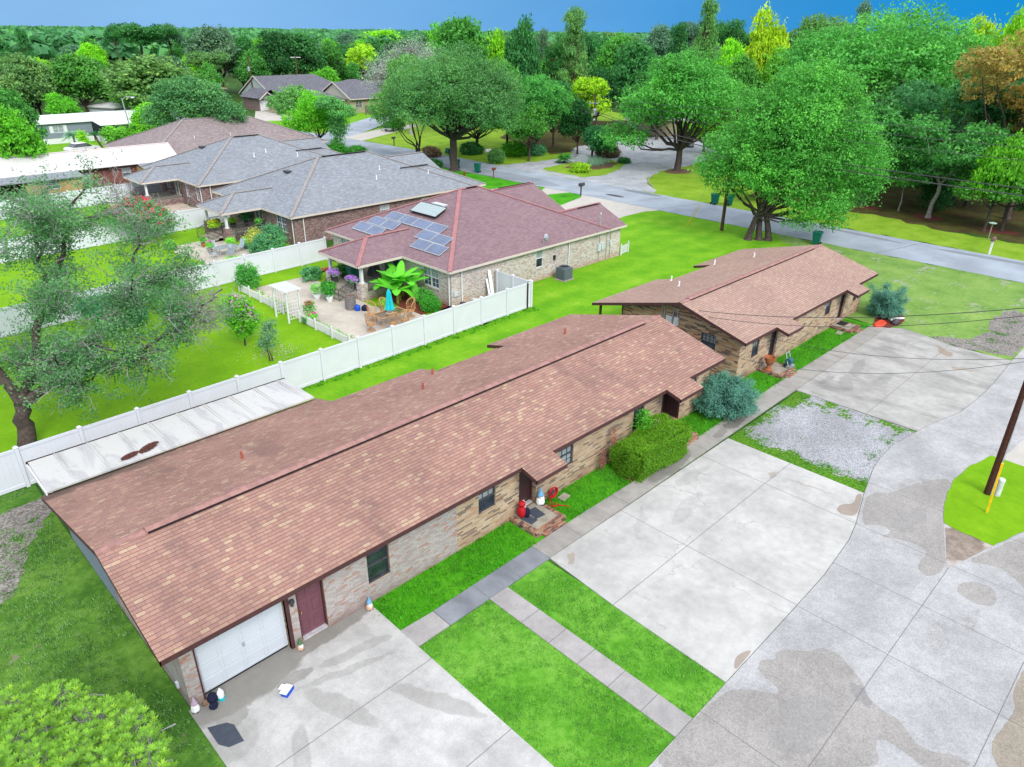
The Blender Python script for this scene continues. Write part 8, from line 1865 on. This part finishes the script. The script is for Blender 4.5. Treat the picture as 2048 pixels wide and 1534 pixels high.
    P = np.vstack(P); V, Fq = leaf_quads(P, np.vstack(N), rng.uniform(.045, .085, len(P)), .5, rng)
    link('crown', np_mesh('crown', V, Fq, M_LEAF, np.concatenate(T)), t, (.085, .21, .065))
hand_oak()
# ---- near tree at the lower left: whorls of pointed leaves on upright shoots
def whorl_tree(label, x, y, blobs_, seed, color, dens=95):
    rng = R_(seed); t = thing('shrubby_tree', label, 'tree', (x, y, 0)); P, A, N, T, Sz, segs = [], [], [], [], [], []
    for bx, by, bz, rx, ry, rz in blobs_:
        for _ in range(int(dens * rx * ry * 1.4)):
            a = rng.random() * 2 * pi; r_ = math.sqrt(rng.random()); px, py = bx + rx * r_ * cos(a), by + ry * r_ * sin(a); pz = bz + rz * math.sqrt(max(0, 1 - r_ * r_)) - rng.random() ** 2 * rz * .9
            k = 9; ang = np.arange(k) * 2.4 + rng.random() * 6; tl = rng.uniform(.1, .6, k); d = np.stack([np.cos(ang) * np.sqrt(1 - (.25 + tl * .5) ** 2), np.sin(ang) * np.sqrt(1 - (.25 + tl * .5) ** 2), .25 + tl * .5], 1)
            s_ = rng.uniform(.045, .075); P.append(np.array([px, py, pz]) + d * s_); A.append(d); N.append(unit(np.cross(d, rng.normal(size=(k, 3)) * .3 + (0, 0, 1)) * .15 + (0, 0, 1) - d * d[:, 2:3])); T.append(np.clip(rng.normal(.5, .2) + .15 * tl + rng.normal(0, .07, k), 0, 1)); Sz.append(np.full(k, s_))
            if rng.random() < .35: segs.append((curve(rng, (bx + rng.normal() * .3, by + rng.normal() * .3, bz - rz * .4), (px, py, pz), 5, .3), np.linspace(.018, .006, 5)))
        segs.append((curve(rng, (0, 0, .0), (bx, by, bz - rz * .4), 7, .15), np.linspace(.09, .03, 7)))
    V, Fq = leaf_quads(np.vstack(P), np.vstack(N), np.concatenate(Sz), .26, rng, np.vstack(A)); link('crown', np_mesh('crown', V, Fq, M_LEAF, np.concatenate(T)), t, color)
    TV, TF = limbs(rng, segs, 5); link('branches', np_mesh('branches', TV, TF, M_TWIG), t)
whorl_tree('yellow tipped leafy tree filling the lower left corner', .6, 14.6, [(-.5, 2.4, 2.7, .7, .7, .5), (.3, 1.6, 2.8, .75, .8, .5), (-.4, .9, 2.8, .9, .9, .6), (.7, .5, 2.9, .7, .7, .5), (-1.4, 2.0, 2.8, .7, .9, .6), (1.15, -.6, 3.1, .7, .7, .5), (.3, -.6, 3.2, .8, .8, .5), (-.9, -.3, 3.2, 1.0, 1.0, .6), (1.5, 1.0, 2.3, .38, .45, .35), (1.0, -1.6, 3.3, .8, .8, .5), (0, -1.8, 3.5, 1, 1, .6)], 111, (.13, .26, .022), 190)
# ------------------------------------------------------------------ the trees behind: one of each kind, then copies
def proto(kind, seed):
    rng = np.random.default_rng(seed)
    if kind == 'a': lob, h0, n, s_, kw = dome_lobes(rng, 5, 12, 2.5, 12, .40), 2.6, 9000, .27, dict(clump=.9, per=14)
    elif kind == 'b': lob, h0, n, s_, kw = dome_lobes(rng, 5, 12, 1.8, 16, .36), 2.4, 13000, .25, dict(clump=.9, per=16)
    elif kind == 'c': lob, h0, n, s_, kw = dome_lobes(rng, 5, 12, 2.4, 18, .32), 2.6, 9000, .23, dict(clump=.9, per=10, fill=.3)
    elif kind == 'q':       # tall open pine: tufts out along whorled limbs
        lob = []
        for i in range(26):
            f = i / 25; z = 4.2 + 7.6 * f; a = i * 2.4; r = (4.1 * (1 - f * .75)) * rng.uniform(.35, 1); lob.append((r * cos(a), r * sin(a), z, 1.15, 1.15, .6))
        h0, n, s_, kw = 10.5, 8500, .24, dict(clump=.55, per=12, aspect=.3, fill=.3, twigs=20)
    else:                   # flat headed pine
        lob = [(rng.uniform(-3.4, 3.4), rng.uniform(-3.4, 3.4), rng.uniform(8.4, 11.2), 1.9, 1.9, .8) for _ in range(14)]
        h0, n, s_, kw = 7.5, 7500, .25, dict(clump=.6, per=12, aspect=.35, twigs=20)
    return make_tree(rng, lob, h0, .24 if kind in 'qp' else .3, n, s_, barkm=M_BARK_P if kind in 'qp' else M_BARK, **kw)
PROTO = {k: [proto(k, 500 + 10 * i + j) for j in range(m)] for i, (k, m) in enumerate((('a', 2), ('b', 4), ('c', 2), ('q', 2), ('p', 2)))}
NAME = {'a': 'leafy_tree', 'b': 'broadleaf_tree', 'c': 'oak_tree', 'q': 'pine_tree', 'p': 'pine_tree'}
rgb = random.Random(42)
def jit(c, a=.16): k = 1 + rgb.uniform(-a, a); return (c[0] * k * (1 + rgb.uniform(-a, a)), c[1] * k, c[2] * k * (1 + rgb.uniform(-a, a)))
def put(x, y, h, r, kind, col, label, group=None):
    tm, cm = rgb.choice(PROTO[kind]); t = thing(NAME[kind], label, 'pine tree' if kind in 'qp' else 'tree', (x, y, 0), rgb.random() * 6.28, group)
    t.scale = (r / 5 if kind not in 'qp' else r / 4.6, r / 5 if kind not in 'qp' else r / 4.6, h / 12.2)
    link('trunk', tm, t); link('crown', cm, t, jit(GR[col], .10)); return t
SPECIAL = [
(23.8, 115.6, 11.0, 3.4, 'b', 'mid', 'dark bushy tree at the left edge above the metal roof'),
(19.8, 102.1, 10.0, 3.3, 'b', 'bright', 'yellow tinged tree cut by the left frame edge'),
(42.2, 180.1, 12.0, 5.4, 'c', 'grey', 'grey green tree behind the left end of the mobile home'),
(39.9, 155.0, 7.4, 2.6, 'a', 'bright', 'small bright tree between the grey tree and the mobile home roof'),
(49.1, 173.2, 14.0, 6.0, 'b', 'mid', 'tall mid green tree behind the mobile home'),
(55.4, 176.5, 9.8, 3.1, 'a', 'dark', 'dark tree behind the middle of the mobile home'),
(55.5, 155.4, 13.6, 8.8, 'b', 'olive', 'broad olive green tree right behind the mobile home porch'),
(57.3, 138.6, 6.2, 2.3, 'a', 'bright', 'small bright tree left of the timber pole'),
(101.7, 282.3, 18.9, 10.2, 'p', 'dark', 'flat topped pines on the skyline, upper left'),
(113.6, 288.4, 18.9, 4.5, 'p', 'grey', 'greyish pine on the skyline right of the flat topped ones'),
(100.5, 303.8, 18.3, 3.1, 'p', 'dark', 'small pine on the left skyline'),
(99.1, 218.6, 19.9, 8.4, 'c', 'grey', 'large grey green oak on the skyline left of the first far pole'),
(79.5, 183.5, 10.8, 3.2, 'a', 'mid', 'mid green tree below the large grey oak'),
(103.7, 210.9, 16.7, 3.5, 'b', 'dark', 'narrow dark tree right of the large grey oak'),
(107.2, 201.2, 18.0, 6.1, 'b', 'deep', 'dark tree behind the roof between the two far poles'),
(115.4, 201.3, 17.6, 6.6, 'b', 'dark', 'dark tree right of the crossarm pole top'),
(124.3, 200.6, 15.6, 4.2, 'a', 'mid', 'mid green tree left of the yellow one far off'),
(111.8, 183.7, 8.9, 4.4, 'a', 'bright', 'low bright tree behind the far grey roof'),
(195.6, 302.2, 16.6, 7.3, 'c', 'grey', 'grey green tree far off behind the yellow tree'),
(244.5, 341.5, 19.0, 15.1, 'b', 'lime', 'pale green tree mass top beyond the bare white tree'),
(131.0, 201.1, 9.2, 3.2, 'a', 'mid', 'bright bush like tree right of the far poles'),
(98.6, 113.1, 21.2, 6.0, 'b', 'mid', 'tall green tree rising behind the huge oak'),
(100.7, 121.7, 20.5, 2.9, 'a', 'bright', 'fresh green tree top left behind the huge oak'),
(113.2, 120.1, 19.5, 3.4, 'a', 'lime', 'light green tree top right behind the huge oak'),
(105.6, 103.7, 21.0, 3.6, 'b', 'dark', 'dark green tree top left of the tall pine'),
(113.6, 98.0, 21.2, 4.3, 'q', 'olive', 'tall open pine on the skyline above the transformer pole'),
(111.0, 100.9, 15.2, 3.7, 'q', 'dark', 'darker pine low to the left of the tall open pine'),
(158.3, 122.2, 19.0, 6.0, 'b', 'mid', 'green tree on the skyline right of the tall open pine'),
(116.7, 94.3, 12.7, 4.2, 'b', 'deep', 'deep green tree in shade behind the transformer pole'),
(124.6, 92.2, 16.9, 5.8, 'b', 'dark', 'dark rounded tree between the pine and the spreading tree'),
(197.2, 136.9, 20.5, 6.9, 'c', 'grey', 'grey topped tree on the middle skyline'),
(183.4, 121.5, 19.6, 4.4, 'q', 'dark', 'small dense pine on the middle skyline'),
(144.7, 89.2, 23.7, 3.6, 'q', 'olive', 'tallest thin pine right of the middle, reaching the top edge'),
(210.1, 135.5, 20.9, 3.8, 'p', 'grey', 'faint pine left of the tallest thin pine'),
(207.4, 120.7, 21.5, 4.8, 'p', 'dark', 'pine between the tallest thin pine and the yellow tree'),
(143.4, 81.7, 18.1, 3.9, 'a', 'lime', 'lime green tree below the tallest thin pine'),
(132.9, 69.6, 23.4, 3.8, 'a', 'yel', 'thin yellow green tree reaching the top edge'),
(122.7, 67.5, 15.4, 3.6, 'b', 'mid', 'green tree behind the big bright roadside tree'),
(150.5, 67.6, 21.2, 5.6, 'p', 'olive', 'rounded umbrella pine on the right skyline'),
(125.7, 61.7, 17.0, 3.7, 'a', 'bright', 'bright tree behind the big bright roadside tree top'),
(176.3, 70.8, 23.6, 3.1, 'q', 'grey', 'dark grey pine with a pointed top on the right skyline'),
(283.1, 99.4, 24.4, 2.6, 'q', 'grey', 'lone distant pine on the right skyline'),
(275.4, 90.8, 22.7, 2.8, 'c', 'grey', 'pale distant tree right of the lone pine'),
(154.8, 57.1, 20.2, 4.5, 'b', 'mid', 'green tree top on the right skyline'),
(134.1, 40.3, 19.9, 4.2, 'b', 'mid', 'dense green tree top left of the yellow treetops'),
(116.0, 30.6, 21.6, 4.1, 'a', 'yel', 'large yellow green tree at the upper right'),
(109.2, 24.7, 22.2, 3.4, 'a', 'lime', 'lime green tree in the upper right corner'),
(101.7, 21.5, 18.2, 2.6, 'b', 'dark', 'dark tree at the right edge above the rusty magnolia'),
(95.4, 22.5, 13.8, 2.6, 'b', 'olive', 'olive tree at the right edge behind the magnolia'),
(84.2, 17.6, 10.1, 2.3, 'a', 'bright', 'yellowish leafy tree at the right edge behind the wires'),
(105.3, 48.7, 12.4, 3.4, 'b', 'mid', 'green tree filling the gap left of the wide pale limbed tree'),
(103.9, 41.9, 7.2, 2.6, 'b', 'dark', 'dark tree under the wide pale limbed tree'),
(114.6, 49.9, 15.5, 3.6, 'a', 'bright', 'light green tree above the big bright roadside tree'),
(109.9, 37.0, 7.2, 3.1, 'b', 'deep', 'deep shaded tree right of the wide tree trunk'),
(96.3, 27.1, 4.1, 1.7, 'b', 'dark', 'dark tree behind the slim pale trunk'),
(95.1, 23.8, 5.2, 2.0, 'b', 'deep', 'deep green tree in the shade at the right'),
(80.8, 39.6, 4.2, 2.6, 'b', 'mid', 'leafy tree behind the big bright roadside tree foot'),
(107.3, 64.2, 8.1, 3.8, 'b', 'bright', 'green tree between the spreading tree and the roadside tree'),
(96.4, 53.0, 7.5, 2.7, 'b', 'mid', 'tree closing the view behind the roadside tree trunk'),
(115.5, 79.1, 10.8, 4.3, 'b', 'mid', 'green tree crown behind the spreading tree'),
(87.5, 89.3, 14.1, 3.9, 'b', 'mid', 'green tree leaning over the right shoulder of the huge oak'),
(95.0, 85.8, 11.1, 3.7, 'b', 'dark', 'dark green tree behind the holly'),
(91.6, 77.5, 8.8, 2.7, 'b', 'deep', 'shady tree just behind the transformer'),
(80.7, 77.7, 8.6, 2.8, 'a', 'mid', 'soft green tree right of the huge oak crown'),
]
for s_ in SPECIAL: put(*s_)
# woods filling in behind them
occ = [(s_[0], s_[1], s_[3]) for s_ in SPECIAL]
def blocked(x, y, r):
    if any((x - a) ** 2 + (y - b) ** 2 < (.55 * (r + c)) ** 2 for a, b, c in occ): return True
    if x < 40 and y < 165: return True
    if 40 <= x < 66 and y < 160: return True
    if 62 < x < 122 and 100 < y < 195: return True           # houses and lawns of the cross road
    if 62 < x < 86: return True
    if 76 < x < 128 and 46 < y < 100: return True
    d = (y - 119 - (x - 72.5) * .66)
    if abs(d) < 9 and x < 180: return True
    return False
n_ = 0; tries = 0
while n_ < 205 and tries < 9000:
    tries += 1
    D = 95 + 330 * rgb.random() ** .8; az = radians(45) + rgb.uniform(-.66, .66)
    x, y = D * cos(az), D * sin(az)
    right = az < radians(45)
    h = rgb.uniform(12, 17) if right else rgb.uniform(9.5, 14.5)
    if not right and D > 250: h = rgb.uniform(11, 15.5)
    r = rgb.uniform(4.2, 6.6)
    if blocked(x, y, r): continue
    k = rgb.choice('abbbcc' + ('qp' if D > 140 else 'b')); c = rgb.choice(['mid', 'mid', 'dark', 'dark', 'olive', 'grey', 'bright', 'deep', 'lime'])
    if k in 'qp': r *= .8; h *= 1.08; c = rgb.choice(['dark', 'olive', 'grey'])
    side = 'right of the road' if right else 'beyond the cross road and the mobile home'
    put(x, y, h, r, k, c, {'a': 'loose leafy tree among the woods ', 'b': 'full broadleaf tree among the woods ', 'c': 'fine leaved oak among the woods ', 'q': 'tall pine among the woods ', 'p': 'flat headed pine among the woods '}[k] + side, 'woods ' + side)
    occ.append((x, y, r)); n_ += 1
# beyond them the wood reads as one mass
rng = R_(777); P, N, T, Sz = [], [], [], []
for i in range(5200):
    D = 400 + 2600 * rng.random() ** 1.6; az = radians(45) + rng.uniform(-.72, .72); x, y = D * cos(az), D * sin(az)
    h = rng.uniform(9, 15.5) * (1.0 if D < 1200 else 1.05); r = rng.uniform(4, 8) * (1 + D / 2500); k = int(rng.integers(16, 34)); d = unit(rng.normal(size=(k, 3))); d[:, 2] = np.abs(d[:, 2])
    P.append(np.array((x, y, h * .45)) + d * (r, r, h * .55)); N.append(unit(d + rng.normal(size=(k, 3)) * .4)); T.append(np.clip(rng.normal(.45, .25) + rng.normal(0, .12, k), 0, 1)); Sz.append(rng.uniform(.8, 1.5, k) * r * .28)
P = np.vstack(P); V, Fq = leaf_quads(P, np.vstack(N), np.concatenate(Sz), .8, rng)
o = link('far_woods', np_mesh('far_woods', V, Fq, M_LEAF, np.concatenate(T)), None, (.06, .20, .06)); tag(o, 'far off woods reaching to the horizon as one green mass', 'woods'); o['kind'] = 'stuff'
# understory that closes the foot of the right hand woods
P, N, T = [], [], []
for i in range(150):
    x, y = rng.uniform(96, 128), rng.uniform(-6, 46)
    if x < 100 + 0 * y and rng.random() < .5: continue
    k = 130; r = rng.uniform(1.2, 2.6); P.append(np.array((x, y, r * .6)) + rng.normal(size=(k, 3)) * (r * .55, r * .55, r * .4)); N.append(unit(rng.normal(size=(k, 3)) + (0, 0, .6))); T.append(np.clip(rng.normal(.4, .2) + rng.normal(0, .12, k), 0, 1))
P = np.vstack(P); P[:, 2] = np.abs(P[:, 2]); V, Fq = leaf_quads(P, np.vstack(N), rng.uniform(.15, .3, len(P)), .5, rng)
o = link('undergrowth', np_mesh('undergrowth', V, Fq, M_LEAF, np.concatenate(T)), None, GR['deep']); tag(o, 'tangled dark undergrowth under the woods at the right', 'undergrowth'); o['kind'] = 'stuff'

# ------------------------------------------------------------------ grass one could not count
def grass(name, label, regions, per_m2, hgt, color, seed, keep=None, width=.011):
    rng = R_(seed); P = []
    for (x0, y0, x1, y1) in regions:
        n = int((x1 - x0) * (y1 - y0) * per_m2); q = np.stack([rng.uniform(x0, x1, n), rng.uniform(y0, y1, n)], 1)
        cl = np.stack([rng.uniform(x0, x1, n // 26), rng.uniform(y0, y1, n // 26)], 1); m_ = n // 2
        q[:m_] = cl[rng.integers(0, len(cl), m_)] + rng.normal(size=(m_, 2)) * .07
        P.append(q)
    P = np.vstack(P)
    if keep is not None: P = P[keep(P[:, 0], P[:, 1])]
    n = len(P); h = hgt * rng.uniform(.5, 1.3, n); ang = rng.uniform(0, 2 * pi, n); lean = rng.uniform(.3, 1.3, n) * h
    bx, by = np.cos(ang), np.sin(ang); w_ = width * rng.uniform(.7, 1.5, n)
    z = np.zeros(n); a = np.stack([P[:, 0] - by * w_, P[:, 1] + bx * w_, z], 1); b = np.stack([P[:, 0] + by * w_, P[:, 1] - bx * w_, z], 1)
    m1 = np.stack([P[:, 0] + bx * lean * .4 + by * w_ * .8, P[:, 1] + by * lean * .4 - bx * w_ * .8, h * .65], 1); tp = np.stack([P[:, 0] + bx * lean, P[:, 1] + by * lean, h], 1)
    V = np.stack([a, b, m1, tp], 1).reshape(-1, 3); tint = np.clip(.4 + .35 * np.sin(P[:, 0] * 1.3 + 2 * np.sin(P[:, 1])) * .4 + rng.normal(0, .16, n), 0, .8)
    o = link(name, np_mesh(name, V, np.arange(n * 4).reshape(n, 4), M_GRASSBLADE, tint), None, color); tag(o, label, 'grass'); o['kind'] = 'stuff'
    return o
def in_strip(x, y):
    pv = ((x > 16.4) & (x < 18.4) & (y > 14.8)) | ((x > 26.1) & (x < 28) & (y > 14.8)) | ((x > 36.8) & (x < 38.8) & (y > 14.9)) | ((x > 46.6) & (x < 48.4) & (y > 15)) | ((x > 22.4) & (x < 26.2) & (y > 14.7))
    return ~pv
grass('grass_blades', 'thick bright grass in the strip along the duplex walls', [(9.92, 14.86, 22.4, 16.62), (22.0, 14.88, 34.4, 16.6), (34.4, 15.12, 49, 16.85)], 520, .075, (.075, .31, .015), 401, in_strip, .010)
grass('grass_blades', 'shorter grass on the two front panels beside the concrete path', [(9.95, 6.42, 12.96, 13.94), (13.86, 6.42, 15.72, 13.9)], 520, .05, (.12, .33, .045), 402, lambda x, y: (np.sin(x * 2.1 + 1.3 * np.sin(y * 1.7)) + np.sin(y * 2.9 + x)) > -1.35, .009)
grass('grass_blades', 'weedy grass on the left yard beside the garage wall', [(-3, 12.5, 3.6, 25), (-3, 25, 3.6, 32.4)], 210, .075, (.13, .27, .075), 403, lambda x, y: (np.sin(x * 1.3 + 1.3 * np.sin(y * .9)) + np.sin(y * 1.1 + x * .7)) > -.7, .012)
grass('grass_blades', 'mown grass on the island round the dark pole', [(28.9, 1.2, 36.1, 5.0)], 330, .04, (.20, .40, .02), 404, lambda x, y: ((y < 4.35) & (y > 2.75 - .33 * (x - 29)) & (x > 29.2) & (y > 1.3)), .011)
grass('grass_blades', 'ragged weeds along the edges of the gravel lot', [(28.8, 7.7, 30.1, 13.9), (30, 13.1, 36, 13.9), (31, 8.3, 36.0, 8.9)], 210, .07, (.07, .26, .03), 405, lambda x, y: (np.sin(x * 3.1 + y * 1.7) + np.sin(y * 4.1)) > -.6, .012)
grass('grass_blades', 'fringe of grass along the foot of the white fence behind the duplex', [(14.7, 32.45, 35, 33.15)], 150, .12, (.07, .30, .012), 406, None, .015)
